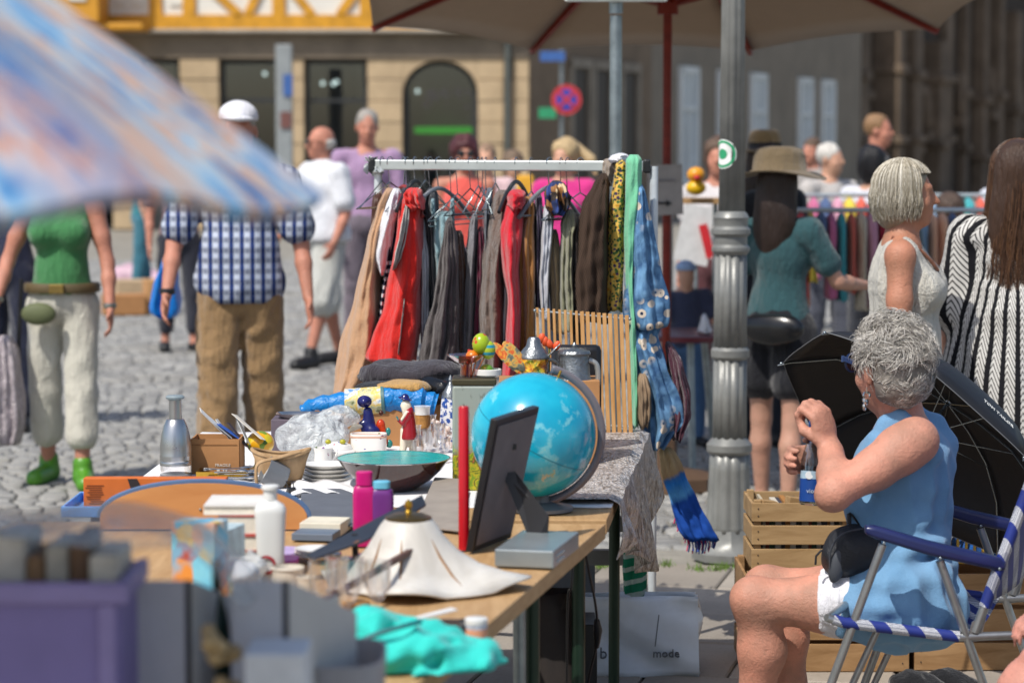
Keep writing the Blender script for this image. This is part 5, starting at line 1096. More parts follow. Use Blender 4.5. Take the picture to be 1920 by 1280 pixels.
# glassware with corks and cups
def goblet(px, py, H_, rr, label, m=None, z=ZT + .004, stem=True, cat='glass'):
    c = O(px, py, z); s_ = c.y / F
    prof = [(rr * .75, 0), (rr * .7, 2), (2.2, 5), (2, H_ * .38), (rr * .5, H_ * .45), (rr * .95, H_ * .65), (rr, H_), (rr * .93, H_), (rr * .86, H_ * .65), (rr * .3, H_ * .48)] if stem else [(rr * .9, 0), (rr, 2), (rr, H_ * .6), (rr * .45, H_ * .75), (rr * .45, H_ * .95), (rr * .6, H_), (rr * .38, H_), (rr * .38, H_ * .75), (rr * .9, H_ * .55), (rr * .85, 4)]
    return mk('drinking_glass' if stem else 'glass_decanter', MB().lathe([(a * s_, b * s_) for a, b in prof], c, 28), m or M_cg, label=label, cat=cat, origin=c)
goblet(782, 862, 66, 15, 'clear glass carafe beside the red coated figurine', stem=False, cat='carafe'); goblet(803, 866, 60, 13, 'clear glass goblet in front of the corked carafe'); goblet(822, 862, 70, 14, 'tall clear glass goblet beside the green tin'); goblet(812, 850, 74, 12, 'narrow clear glass decanter behind the goblets', stem=False, cat='decanter'); goblet(836, 868, 48, 9, 'tiny clear liqueur glass against the green tin')
c = O(792, 846); s_ = c.y / F; r_ = empty('corked_jar', 'glass spice jar with cork stopper and white rim', 'jar', c); mk('jar', MB().lathe([(14 * s_, 0), (15 * s_, 3 * s_), (15 * s_, 40 * s_), (12 * s_, 46 * s_), (12 * s_, 62 * s_)], c, 28), M_cg, r_); mk('cork', MB().lathe([(12 * s_, 44 * s_), (13 * s_, 70 * s_)], c, 24), mat('cork', '#a9793f', .9, var=.3, scale=90), r_); mk('white_cap', MB().lathe([(14 * s_, 70 * s_), (15 * s_, 84 * s_), (16 * s_, 86 * s_), (13 * s_, 86 * s_)], c, 28), M_porc, r_)
c = O(845, 838); s_ = c.y / F; r_ = empty('delft_shaker', 'blue and white delft flask with pewter lid', 'flask', c); k = NT('delft'); M_del = k.fin(k.mix(k.ramp(k.noise(75, 3), [(.5, 0.), (.55, 1.)]), '#dcdcdc', '#2f4f98'), .2, 0, .5)
mk('flask_wall', MB().lathe([(20 * s_, 0), (21 * s_, 40 * s_), (18 * s_, 84 * s_), (16 * s_, 96 * s_)], c, 6), M_del, r_); mk('lid', MB().lathe([(17 * s_, 95 * s_), (15 * s_, 104 * s_), (6 * s_, 118 * s_), (3 * s_, 124 * s_), (4.5 * s_, 128 * s_), (1 * s_, 137 * s_)], c, 20), M_pew, r_)
mb = MB()
for i in range(14): mb.ell(O(812 + random.uniform(0, 34), 848) + Vector((0, .02 * random.random(), random.uniform(.02, .1))), random.uniform(.006, .012), 8, 6)
mk('shell_ornament', mb, mat('pale shell', '#d8c3b8', .4, var=.2, scale=60), label='pile of pale pink shells between delft flask and goblets', cat='ornament')
# bowl
c = O(738, 918); s_ = c.y / F; r_ = empty('enamel_bowl', 'large dark brown bowl with glossy turquoise inside', 'bowl', c); M_br = mat('brown enamel', '#3a1a14', .08, spec=.8); M_tq = mat('turquoise enamel', '#10b4b0', .15)
mk('outside', MB().lathe([(38 * s_, 0), (42 * s_, 2 * s_), (70 * s_, 20 * s_), (92 * s_, 40 * s_), (106 * s_, 60 * s_), (107 * s_, 61 * s_)], c, 64), M_br, r_); mk('inside', MB().lathe([(106.5 * s_, 61.2 * s_), (104 * s_, 60 * s_), (90 * s_, 42 * s_), (60 * s_, 22 * s_), (5 * s_, 16 * s_)], c, 64), M_tq, r_); mk('rim', MB().lathe([(107 * s_, 60 * s_), (107.6 * s_, 61.5 * s_), (106 * s_, 62 * s_)], c, 64, cap=False), M_sil, r_)
# green tin
k = NT('tin print'); z_ = k.sep(); n_ = k.noise(45, 4, dist=1); kc = k.mix(k.ramp(k.noise(60, 3, vec=k.mapv((1, 1, .4))), [(.58, 0.), (.62, .5)]), '#a3aaa0', '#5d665c'); fl_ = k.ramp(n_, [(.4, '#7f9a2c'), (.48, '#c9b52a'), (.55, '#4a6a2a'), (.62, '#b8552a'), (.7, '#93a884')]); kc = k.mix(k.ramp(k.math('ADD', z_[2], k.math('MULTIPLY', n_, .05)), [(.115, 1.), (.14, 0.)]), kc, fl_); M_tin = k.fin(kc, .35, .3, .5)
b_, c, s_ = boxat('biscuit_tin', 'tall pale green biscuit tin printed with flowers', 'tin', 848, 930, 920, 200, .11, M_tin, bevel=.006)
lid = mk('lid', MB().box(c + Vector((0, .055, 206 * s_)), (84 * s_, .113, 13 * s_)), mat('olive tin lid', '#4c4632', .35, .4), b_, smooth=False, bevel=.004); ZL = c.z + 213 * s_
def onY(px, Y, z): return Vector((xat(px, Y), Y, z))
c = onY(915, c.y + .05, ZL); s_ = c.y / F; lathe = MB().lathe([(20 * s_, 0), (25 * s_, 4 * s_), (25.5 * s_, 14 * s_), (24 * s_, 15 * s_), (21 * s_, 5 * s_)], c, 32); mk('white_dish', lathe, M_porc, label='small round white dish on the biscuit tin lid', cat='dish', origin=c)
c = onY(874, c.y, ZL); r_ = empty('glass_goblet', 'amber glass goblet with pink flared rim on the biscuit tin', 'goblet', c)
mk('stem', MB().lathe([(12 * s_, 0), (11 * s_, 20 * s_), (13 * s_, 26 * s_)], c, 20), glass('amber glass', '#d68a1e', .05, tint=1), r_); mk('flared_rim', MB().lathe([(12 * s_, 24 * s_), (22 * s_, 30 * s_), (34 * s_, 40 * s_), (36 * s_, 42 * s_), (33 * s_, 41 * s_), (20 * s_, 31 * s_)], c, 40, ripple=lambda t, z: .06 * math.sin(2 * t)), glass('pink glass', '#e7a79a', .1, tint=1), r_)
k = NT('spotted egg'); v1 = k.vor(55); M_egg = k.fin(k.mix(k.math('LESS_THAN', v1, .3), '#9bb31e', '#c0521a'), .25); k = NT('striped egg'); M_eg2 = k.fin(k.mix(k.stripes(k.sep()[2], 55, .4), '#a4b62c', '#2a8fa0'), .25)
for px, py, rx, rz, m, lb in ((902, 645, 17, 21, M_egg, 'lime green wooden egg with red spots on a stick'), (915, 656, 14, 18, M_eg2, 'lime egg with blue stripes on a stick'), (886, 668, 13, 12, mat('orange egg', '#d8731a', .3), 'orange wooden egg above the pink glass rim'), (912, 695, 14, 13, mat('leaf egg', '#5f8a2c', .3), 'dull green egg behind the white dish')):
    p = at(px, py, c.y + .01); r_ = empty('wooden_egg', lb, 'egg', Vector((p.x, p.y, ZL))); mk('egg', MB().ell(p, (rx * s_, rx * s_, rz * s_), 20, 14), m, r_); mk('stick', MB().tube([p, Vector((p.x * .4 + c.x * .6, c.y, ZL + .002))], .002, 6), M_pine, r_)
r_ = empty('red_clip', 'red plastic clip standing behind the orange egg', 'clip', onY(880, c.y + .02, ZL)); mk('clip', MB().bar(onY(876, c.y + .02, ZL), at(880, 655, c.y + .02), .008, .006), mat('red plastic', '#c0392b', .35), r_, smooth=False, bevel=.001)
# support box, steins, black case
b_, c, s_ = boxat('shoe_box', 'plain brown box hidden behind the globe carrying beer steins', 'box', 935, 1125, 872, 160, .16, M_card); ZS = c.z + 160 * s_; Ys = c.y + .05; s_ = Ys / F
M_amb = NT('amber cut glass'); M_amb.bump(M_amb.vor(50), .8, .02); kc = M_amb.ramp(M_amb.noise(38, 3), [(.35, '#8a3f0c'), (.47, '#c98a12'), (.55, '#d9b220'), (.66, '#4f7a1c')]); M_amb = M_amb.fin(kc, .12, 0, .7, Coat_Weight=.6)
c = onY(1001, Ys, ZS); r_ = empty('beer_stein', 'amber glass beer stein with ornate domed pewter lid', 'stein', c); h = (at(1001, 672, Ys).z - ZS) / s_
mk('glass_body', MB().lathe([(28 * s_, 0), (25 * s_, 6 * s_), (25 * s_, (h - 12) * s_), (28 * s_, h * s_)], c, 24, ripple=lambda t, z: .02 * math.cos(8 * t)), M_amb, r_); mk('lid', MB().lathe([(28 * s_, h * s_), (29 * s_, (h + 3) * s_), (27 * s_, (h + 9) * s_), (22 * s_, (h + 16) * s_), (15 * s_, (h + 24) * s_), (12 * s_, (h + 36) * s_), (9 * s_, (h + 40) * s_), (2 * s_, (h + 41) * s_)], c, 32), M_pew, r_); mk('handle', MB().tube(curvepts([c + Vector((26 * s_, .0, h * s_)), c + Vector((44 * s_, .01, (h - 10) * s_)), c + Vector((40 * s_, .01, 14 * s_)), c + Vector((26 * s_, 0, 10 * s_))], 6), .005, 8), M_pew, r_)
mk('thumb_lift', MB().tube(curvepts([c + Vector((27 * s_, 0, (h + 5) * s_)), c + Vector((38 * s_, 0, (h + 16) * s_)), c + Vector((50 * s_, 0, (h + 28) * s_))], 4), [.004, .004, .005, .006, .007, .006, .005, .004, .002], 8, flat=.5), M_pew, r_)
c = onY(1077, Ys, ZS); r_ = empty('beer_stein', 'plain grey pewter beer stein with flat lid and big curved handle', 'stein', c); h = (at(1077, 665, Ys).z - ZS) / s_
mk('mug', MB().lathe([(32 * s_, 0), (30 * s_, 4 * s_), (27 * s_, h * s_)], c, 32), M_pew, r_); mk('lid', MB().lathe([(30 * s_, h * s_), (31 * s_, (h + 3) * s_), (28 * s_, (h + 8) * s_), (10 * s_, (h + 11) * s_), (4 * s_, (h + 14) * s_), (5 * s_, (h + 18) * s_), (1 * s_, (h + 24) * s_)], c, 32), M_pew, r_); mk('handle', MB().tube(curvepts([c + Vector((27 * s_, 0, (h - 10) * s_)), c + Vector((42 * s_, 0, (h - 20) * s_)), c + Vector((44 * s_, 0, (h - 55) * s_)), c + Vector((30 * s_, 0, (h - 75) * s_))], 6), .008, 10), mat('pale pewter', '#aaaaa6', .4, .6), r_)
mb = MB()
for px, py in ((1016, 634), (1030, 645), (1044, 648), (1022, 640)): mb.ell(at(px, py, Ys + .03), (7 * s_, 5 * s_, 10 * s_), 10, 6, Matrix.Rotation(random.uniform(-.6, .6), 3, 'Y'))
r_ = empty('orange_flowers', 'small bright orange artificial flowers behind the pewter lid', 'flowers', onY(1030, Ys + .03, ZS)); mk('petals', mb, mat('orange petals', '#e0562a', .5), r_); mk('stems', MB().tube([onY(1030, Ys + .03, ZS), at(1030, 645, Ys + .03)], .002, 6), mat('stem green', '#4f6a2a', .7), r_)
k = NT('moth wings'); kc = k.ramp(k.noise(45, 4), [(.36, '#4b4f44'), (.46, '#6b6f60'), (.52, '#c9a24a'), (.6, '#c4471c'), (.68, '#d98f2a')]); M_moth = k.fin(kc, .5)
p = at(955, 672, Ys - .02); r_ = empty('metal_butterfly', 'painted metal butterfly with orange and grey wings', 'ornament', onY(960, Ys - .02, ZS))
for (a, b, w_) in (((925, 642), (978, 700), .016), ((945, 640), (985, 695), .02), ((950, 650), (975, 690), .024)):
    A_, B_ = at(a[0], a[1], Ys - .03), at(b[0], b[1], Ys - .02); M_ = lay((A_ + B_) / 2, B_ - A_, (.2, -1, .2)); mb = MB().ell((0, 0, 0), ((B_ - A_).length / 2, w_, .003), 20, 6); mb.xf(M_); mk('wing', mb, M_moth, r_)
mk('perch', MB().tube([onY(968, Ys - .02, ZS), at(970, 690, Ys - .02)], .002, 6), M_brass, r_)
b_, c, s2 = boxat('black_case', 'black leather radio case with rounded corners behind the steins', 'case', 1038, 1128, 846, 200, .06, mat('black leather', '#17171a', .35, bump=.2, bscale=200), bevel=.015, smooth=True)
# slatted pine trivet leaning back
M_lath = wood('pine lath', '#a9783f', '#cda06a', 6, (6, 6, 1), .6); r_ = empty('slat_rack', 'folding rack of thin pine slats leaning behind the globe', 'rack', O(1110, 822))
n = 17
for i in range(n):
    t = i / (n - 1); px = 1007 + 168 * (t ** 1.0); top_ = at(px, 577 + 14 * t, 7.22); bot = O(px + 8 + 4 * t, 818 - 4 * (1 - t)); bot.y = 7.16; bot = Vector((at(px + 8, 800, 7.16).x, 7.16, ZT + .006))
    mk('slat', MB().bar(top_, bot, .008 if t < .5 else .0115, .018, up=(0, 1, 0)), M_lath, r_, smooth=False, bevel=.001)
mk('rod', MB().tube([at(1003, 582, 7.215), at(1180, 598, 7.215)], .0028, 8), M_rail, r_); mk('rod', MB().tube([at(1014, 790, 7.162), at(1186, 800, 7.162)], .0028, 8), M_rail, r_)
for px, py in ((1003, 582), (1181, 598), (1186, 800)): mk('bolt', MB().ell(at(px, py, 7.2), .005, 10, 6), M_gal, r_)
# globe
c = at(1000, 815, 5.68); rad_ = 118 * 5.68 / F; k = NT('globe map'); n_ = k.noise(9.5, 6, .62, dist=.3); land = k.ramp(n_, [(.63, 0.), (.64, 1.)]); z_ = k.sep(); lc = k.ramp(k.noise(16, 3), [(.38, '#c9b98a'), (.5, '#a9b68a'), (.6, '#d8c9a6')])
sea = k.mix(k.ramp(k.noise(6, 3), [(.42, 0.), (.62, 1.)]), '#0797b8', '#22b4cc'); shelf = k.ramp(n_, [(.56, 0.), (.61, 1.)]); sea = k.mix(k.math('MULTIPLY', shelf, .7), sea, '#7fc7cf'); kc = k.mix(land, sea, lc); kc = k.mix(k.ramp(k.math('ADD', z_[2], k.math('MULTIPLY', n_, .05)), [(rad_ * 2.55, 0.), (rad_ * 2.7, 1.)]), kc, '#cfc8b4')
gl_ = empty('globe', 'glossy blue desk globe in a clear plastic meridian ring', 'globe', Vector((c.x, c.y, ZT))); Mg = k.fin(kc, .16, 0, .6, Coat_Weight=.5, Coat_Roughness=.08)
gm = mk('map_sphere', MB().ell(c, rad_, 64, 40, Matrix.Rotation(R(23), 3, 'Y')), Mg, gl_, angle=180)
ax_ = Matrix.Rotation(R(25), 3, 'Y'); mb = MB()
def ring_(r0, r1, a0, a1, th):
    mb.sheet(lambda u_, v_: c + Vector(((r0 + (r1 - r0) * v_) * math.cos(a0 + (a1 - a0) * u_), .012 - .13 * 0, (r0 + (r1 - r0) * v_) * math.sin(a0 + (a1 - a0) * u_))), 60, 2)
ring_(rad_ * 1.03, rad_ * 1.16, R(75), R(-130), .004); mk('meridian_ring', mb, NT('smoky acrylic').fin('#8a8c98', .15, 0, .6, Transmission_Weight=.55, IOR=1.2), gl_, solid=.006); mk('pin', MB().tube([c + Vector((math.cos(R(67)) * rad_ * .98, 0, math.sin(R(67)) * rad_ * .98)), c + Vector((math.cos(R(67)) * rad_ * 1.12, 0, math.sin(R(67)) * rad_ * 1.12))], .003, 8), M_brass, gl_)
mk('stand', MB().lathe([(.075, 0), (.075, .008), (.02, .02), (.014, .05)], Vector((c.x + .02, c.y + .01, ZT + .004)), 28), M_grey, gl_); mk('seam', MB().lathe([(rad_ * 1.0015, -.0012), (rad_ * 1.003, 0), (rad_ * 1.0015, .0012)], c, 72, cap=False, M=Matrix.Rotation(R(30), 3, 'Y') @ Matrix.Rotation(R(8), 3, 'X')), mat('globe seam', '#0a7f98', .3), gl_)
# black standing picture frame seen from behind, red candle
BL, BR = O(885, 1036), O(958, 1008); TL, TR = at(932, 787, 5.05), at(1012, 762, 5.25); BL.z = BR.z = ZT + .004; nrm = (BR - BL).cross(TL - BL).normalized(); nrm = nrm if nrm.y < 0 else -nrm
r_ = empty('photo_frame', 'black standing photo frame seen from its felt back', 'picture frame', BL); mk('frame', MB().plate([BL, BR, TR, TL], nrm, -.016), mat('black lacquer', '#1d1c1f', .3), r_, smooth=False, bevel=.002)
ctr = (BL + BR + TL + TR) / 4; ins = [ctr + (p - ctr) * .9 + nrm * .0005 for p in (BL, BR, TR, TL)]; bp = mk('back_panel', MB().plate(ins, nrm, .002), mat('grey felt board', '#6b6466', .8), r_, smooth=False); mk('hook_plate', MB().box(ctr.lerp((TL + TR) / 2, .5) + nrm * .004, (.012, .004, .012)), M_blkp, r_, smooth=False)
hp = ctr + nrm * .004 + (TL - BL) * .05; ft = O(1012, 1030); mk('easel_leg', MB().plate([hp + Vector((-.012, 0, .0)), hp + Vector((.016, 0, .004)), at(1030, 968, ft.y), ft + Vector((.015, 0, 0)), ft + Vector((-.012, 0, 0))], (-.3, -.9, .3), .004), mat('black board', '#18171a', .5), r_, smooth=False)
c = O(870, 1030); s_ = c.y / F; r_ = empty('red_candle', 'tall slim bright red candle standing beside the black frame', 'candle', c); mk('wax', MB().lathe([(10.5 * s_, 0), (10 * s_, 270 * s_), (8 * s_, 273 * s_)], c, 20), mat('red wax', '#b10d1c', .3, Subsurface_Weight=.1), r_); mk('wick', MB().tube([c + Vector((0, 0, 272 * s_)), c + Vector((0, 0, 277 * s_))], .001, 6), M_blkp, r_)
# flat silver player; silver beads put in for the glints on its vent holes
b_, c, s_ = boxat('dvd_player', 'flat silver media player on the pine table edge', 'player', 925, 1040, 1064, 34, .26, mat('silver plastic', '#8f989b', .3, .4), rz=R(-13), bevel=.003)
mb = MB()
for i in range(5):
    for j in range(2): mb.ell(c + Matrix.Rotation(R(-13), 3, 'Z') @ Vector((57.5 * s_, .03 + .016 * i, .010 + .012 * j)), .003, 8, 5)
k = NT('vent glint'); mk('vent_glints', mb, M_sil, b_)
# papers and boards between the tables
for i, (a, b, cc, d, colr, lb) in enumerate((((775, 990), (860, 1000), (870, 925), (815, 922), '#8f857b', 'grey cardboard sheet leaning behind the lampshade'), ((560, 990), (668, 996), (660, 925), (566, 925), '#5c6068', 'dark grey folder lying between white bottle and pink bottles'))):
    P_ = [O(a[0], a[1]), O(b[0], b[1]), O(cc[0], cc[1]), O(d[0], d[1])]; P_ = [p + Vector((0, 0, .004 + .03 * (j > 1) * (1 - i) + .006 * i)) for j, p in enumerate(P_)]; mk('card_sheet', MB().plate(P_, (0, 0, 1), .003), mat('card %d' % i, colr, .8), label=lb, cat='cardboard', smooth=False)
mk('lace_doily', MB().sheet(lambda u_, v_: O(546 + 150 * u_, 934 - 24 * v_) + Vector((0, 0, .008 + .008 * math.sin(9 * u_ + 4 * v_) ** 2)), 30, 8), M_tc, label='folded white lace doily at the front of the cloth', cat='doily', solid=.002)
c = O(546, 930); r_ = empty('binder_clip', 'black binder clip holding the tablecloth edge', 'clip', c); mk('clip', MB().box(c + Vector((0, 0, .012)), (.02, .022, .02), Euler((R(20), 0, R(30))), taper=(1, .3)), M_blkp, r_, smooth=False); mk('wire', MB().tube([c + Vector((-.008, 0, .02)), c + Vector((-.012, -.005, .038)), c + Vector((.006, -.005, .038)), c + Vector((.006, 0, .02))], .0015, 6), M_blkp, r_)
# ------------------------------------------------------------ pile of bags behind the crockery
def lump(name, label, cat, blobs, m, Y, res=.009, amp=.006, seed=5, zmin=None, parent=None, f0=12, f1=40, extra=None, k=.03, smooth=1):
    S = SDF()
    for (px, py, rx, ry, dep) in blobs:
        s_ = Y / F; S.ell(at(px, py, Y), (rx * s_, dep, ry * s_), k)
    if extra: extra(S)
    if zmin is not None: S.cut((0, 0, zmin), (0, 0, -1))
    V, Fq = S.mesh(res, folds(seed, amp, f0, f1, 1.0) if amp else None, smooth); c = at(blobs[0][0], blobs[0][1], Y)
    return mkraw(name, V, Fq, m, parent, origin=None if parent else (c.x, c.y, V[:, 2].min()), label=label, cat=cat)
M_blk = C('black canvas', '#191a1e', .2, .2); M_cg2 = C('charcoal felt', '#38343a', .15)
b_, c, s_ = boxat('storage_box', 'brown box under the pile of bags behind the figurines', 'box', 660, 850, 830, 78, .14, M_card)
lump('folded_jacket', 'folded charcoal felt jacket lying on the bag pile', 'jacket', [(770, 700, 88, 17, .08), (720, 690, 40, 14, .07), (820, 694, 40, 14, .07), (760, 712, 90, 12, .08)], M_cg2, 7.12, amp=.008)
lump('black_bag', 'black nylon shoulder bag slumped beside the blue roll', 'bag', [(715, 735, 48, 22, .07), (690, 740, 30, 16, .06), (745, 738, 30, 18, .06)], M_blk, 7.02, amp=.007, seed=8)
lump('leather_bag', 'shiny black leather bag with folds behind the delft flask', 'bag', [(820, 730, 42, 26, .08), (845, 735, 26, 30, .06), (800, 740, 30, 16, .06)], mat('shiny black leather', '#111215', .22, bump=.3, bscale=50), 7.05, amp=.009, seed=11)
bb = lump('straw_hat', 'flat tan felt band lying between the black bags', 'hat', [(745, 722, 46, 8, .07), (775, 726, 34, 7, .06)], C('tan felt', '#b08a52'), 6.99, amp=.003, seed=2)
# ------------------------------------------------------------ goods on the bare pine table
# blue tray with orange game box and half round board
c = O(320, 970); s_ = c.y / F; tr = empty('blue_tray', 'light blue plastic tray under the orange box', 'tray', c); M_tb = mat('sky blue plastic', '#5d94d6', .35); X0, X1 = at(118, 970, c.y).x, at(500, 970, c.y).x; dp = .24
mk('floor', MB().box(((X0 + X1) / 2, c.y + dp / 2, c.z + .004), (X1 - X0, dp, .006)), M_tb, tr, smooth=False)
for cc, sz in ((((X0 + X1) / 2, c.y, c.z + .014), (X1 - X0 + .008, .006, .026)), (((X0 + X1) / 2, c.y + dp, c.z + .014), (X1 - X0 + .008, .006, .026)), ((X0, c.y + dp / 2, c.z + .014), (.006, dp - .006, .026)), ((X1, c.y + dp / 2, c.z + .014), (.006, dp - .006, .026))): mk('wall', MB().box(cc, sz), M_tb, tr, smooth=False, bevel=.002)
c = O(241, 957) + Vector((0, .04, .004)); s_ = c.y / F; ob = empty('game_box', 'orange game box with black ribbon standing in the blue tray', 'box', c); w_ = 180 * s_
mk('box', MB().box(c + Vector((.06, 0, 28 * s_)), (w_ * 1.5, .035, 56 * s_)), mat('orange card', '#c8641a', .6), ob, smooth=False, bevel=.002); mk('ribbon', MB().plate([c + Vector((-4 * s_, -.0185, 55 * s_)), c + Vector((14 * s_, -.0185, 55 * s_)), c + Vector((24 * s_, -.0185, 36 * s_)), c + Vector((2 * s_, -.0185, 36 * s_))], (0, -1, 0), .001), mat('black ribbon', '#2a1d14', .6), ob, smooth=False)
mb = MB()
for i in range(9): mb.box(c + Vector((-66 * s_ + random.uniform(-4, 4) * s_, -.0185, (42 - 4.2 * i) * s_)), (random.uniform(22, 34) * s_, .001, 1.3 * s_))
mk('small_print', mb, mat('brown print', '#7a3a10', .8), ob, smooth=False)
c = O(382, 992); s_ = c.y / F; hr = empty('headboard_panel', 'half round beech board with blue edging standing on the table', 'board', c); P_ = [c + Vector((-196 * s_, 0, 0)), c + Vector((196 * s_, 0, 0)), c + Vector((196 * s_, 0, 22 * s_))] + [c + Vector((196 * math.cos(t) * s_, 0, (22 + 66 * math.sin(t)) * s_)) for t in [math.pi * i / 24 for i in range(1, 24)]] + [c + Vector((-196 * s_, 0, 22 * s_))]
mk('board', MB().plate(P_, (0, 1, 0), .016), wood('beech', '#b97f4c', '#cb955f', 3, (1, 1, 6), .5), hr, smooth=False); mk('edging', MB().tube([p + Vector((0, .008, 0)) for p in P_[2:]], .0095, 8, flat=.5), mat('steel blue edging', '#4a6488', .4), hr); mk('screw', MB().ell(c + Vector((-6 * s_, -.001, 38 * s_)), .003, 8, 6), M_gal, hr)
# books stacked flat
yb = ZT + .003; c0 = O(452, 1092, ZT)
for i, (h, col_, w_, lb) in enumerate(((.018, '#9c3a30', .095, 'red cover book at the bottom of the stack by the white bottle'), (.026, '#c9c0b4', .092, 'cream cover book second from the bottom of the stack'), (.024, '#a3524a', .09, 'brick red book under the white topmost book'), (.03, '#b8463e', .088, 'thick book with red spine near the top of the stack'), (.014, '#dcd8d0', .125, 'thin white book topmost on the stack'))):
    h *= 1.35; c = Vector((c0.x + random.uniform(-.004, .004) - (.012 if i == 4 else 0), c0.y, yb)); bkm = mat('book %d' % i, col_, .5); r_ = empty('book', lb, 'book', c); rz = R(random.uniform(-6, 3)); Mz = Matrix.Rotation(rz, 3, 'Z'); dpt = .15
    mk('pages', MB().box(c + Mz @ Vector((-.002, dpt / 2, h / 2)), (w_ - .004, dpt - .006, h - .005), Mz), mat('page edge', '#d9d2c3', .9, var=.08, scale=60), r_, smooth=False)
    for z in (.0015, h - .0015): mk('cover', MB().box(c + Mz @ Vector((0, dpt / 2, z)), (w_, dpt, .003), Mz), bkm, r_, smooth=False)
    mk('spine', MB().box(c + Mz @ Vector((w_ / 2, dpt / 2, h / 2)), (.003, dpt, h), Mz), bkm, r_, smooth=False, bevel=.001); yb += h
# white lotion bottle, magenta and purple bottles
c = O(508, 1094); s_ = c.y / F; r_ = empty('lotion_bottle', 'white flat plastic lotion bottle beside the book stack', 'bottle', c); M_wp = mat('white plastic bottle', '#d8d9d6', .3, var=.03)
mk('bottle', MB().loft(superell(c - Vector((0, .02, 0)), 27 * s_, .018, [(.9, 0), (.96, 3 * s_), (.96, 60 * s_), (1.1, 135 * s_), (1.12, 142 * s_), (.95, 152 * s_), (.5, 160 * s_), (.42, 162 * s_)], 36, .75)), M_wp, r_); mk('cap', MB().lathe([(13 * s_, 160 * s_), (13 * s_, 180 * s_), (17 * s_, 181 * s_), (17 * s_, 187 * s_), (14 * s_, 189 * s_)], c, 28), M_wp, r_)
k = NT('red ring print'); mb = MB().lathe([(15 * s_, 0), (18 * s_, .002), (13 * s_, .003)], c + Vector((-6 * s_, -.021, 40 * s_)), 24, M=Matrix.Rotation(R(90), 3, 'X'), cap=False); mk('ring_emblem', mb, mat('emblem red', '#9c1e2a', .4), r_)
for px, rw, hh, m, cm, lb, ch in ((684, 22, 118, mat('magenta plastic', '#b8106e', .3), None, 'magenta plastic shampoo bottle beside the purple one', 24), (716, 23, 112, mat('purple plastic', '#6a2f7c', .3), mat('sky cap', '#63b0cc', .4), 'purple plastic bottle with light blue cap', 12)):
    c = O(px, 1022); s_ = c.y / F; r_ = empty('shampoo_bottle', lb, 'bottle', c); mk('bottle', MB().loft(superell(c - Vector((0, .018, 0)), rw * s_, .016, [(.92, 0), (1, 3 * s_), (1, (hh - 16) * s_), (.9, (hh - 6) * s_), (.55, hh * s_)], 32, .6)), m, r_); mk('cap', MB().loft(superell(c - Vector((0, .018, 0)), rw * .72 * s_, .014, [(1, (hh - 2) * s_), (1, (hh + ch - 2) * s_), (.85, (hh + ch) * s_)], 28, .7)), cm or m, r_)
# colourful game carton
k = NT('comic print'); kk = k.sep(k.vor(26, out=1)); kc = k.ramp(kk[0], [(0, '#4fa8c8'), (.3, '#7cc3d8'), (.45, '#d98a3a'), (.6, '#e3d7c4'), (.72, '#a8432c'), (.84, '#e0b83a'), (.93, '#2f4f86')], 'CONSTANT'); kc = k.mix(k.ramp(k.noise(18, 3), [(.42, 0.), (.6, .8)]), kc, '#62b2d2'); M_com = k.fin(kc, .35)
b_, c, s_ = boxat('puzzle_carton', 'puzzle carton with bright blue and orange cartoon print', 'box', 318, 408, 1160, 185, .06, M_com, rz=R(-18)); 
b_, c, s_ = boxat('comic_book', 'flat comic book lying behind the puzzle carton', 'book', 322, 430, 1120, 130, .1, mat('pale comic cover', '#b8cdd2', .4, var=.3, scale=30), rz=R(-14))
mk('lilac_lid', MB().loft(superell(O(524, 1052) , 36 * s_, .05, [(1, 0), (1, .012), (.97, .016)], 36, .6)), mat('lilac plastic', '#b9a5cf', .35), label='lilac lid of a lunch box by the books', cat='lid'); c = O(522, 1066); mk('pink_lunch_box', MB().loft(superell(c, 38 * s_, .04, [(.95, 0), (1, .014), (.98, .016)], 36, .6)), mat('pink plastic', '#c0489c', .35), label='flat pink plastic lunch box with lilac lid', cat='lunch box')
# lampshade
c = O(790, 1098); s_ = c.y / F; ls = empty('glass_lampshade', 'frosted ruffled glass lampshade with brass top', 'lampshade', c)
k = NT('frosted opal glass'); k.bump(k.noise(25, 3), .2, .01); kc = k.mix(k.ramp(k.noise(7, 4, dist=.8), [(.4, 0.), (.62, 1.)]), '#cdc8bf', '#e2ded6'); M_opal = k.fin(kc, .45, 0, .5, Transmission_Weight=.15, Subsurface_Weight=.3, Subsurface_Radius=(.02, .018, .015))
rg_ = []; N = 90; prof = [(36, 132), (42, 128), (52, 116), (64, 96), (84, 66), (112, 38), (145, 18), (176, 6)]
for r, h in prof:
    q = max(0, (r - 60) / 116); ring = []
    for i in range(N):
        t = 2 * math.pi * i / N; rr = r * (1 + q * (.14 * math.cos(4 * t + .6) + .05 * math.cos(7 * t))); ring.append(c + Vector((-24 * s_ * (1 - q * 1.1) + rr * math.cos(t) * s_, .0 + rr * math.sin(t) * s_ * .95, max(.003, (h + q * 15 * math.cos(4 * t + .6)) * s_))))
    rg_.append(ring)
mb = MB().loft(rg_, False); mk('shade', mb, M_opal, ls, solid=.004, angle=180); tc = c + Vector((-24 * s_, 0, 0)); mk('brass_cap', MB().lathe([(44 * s_, 128 * s_), (44 * s_, 132 * s_), (30 * s_, 138 * s_), (8 * s_, 141 * s_)], tc, 36), mat('dark brass', '#6d5a34', .3, .8), ls); mk('finial', MB().lathe([(8 * s_, 140 * s_), (5 * s_, 146 * s_), (8 * s_, 154 * s_), (7 * s_, 160 * s_), (3 * s_, 164 * s_), (1 * s_, 166 * s_)], tc, 20), M_brass, ls)
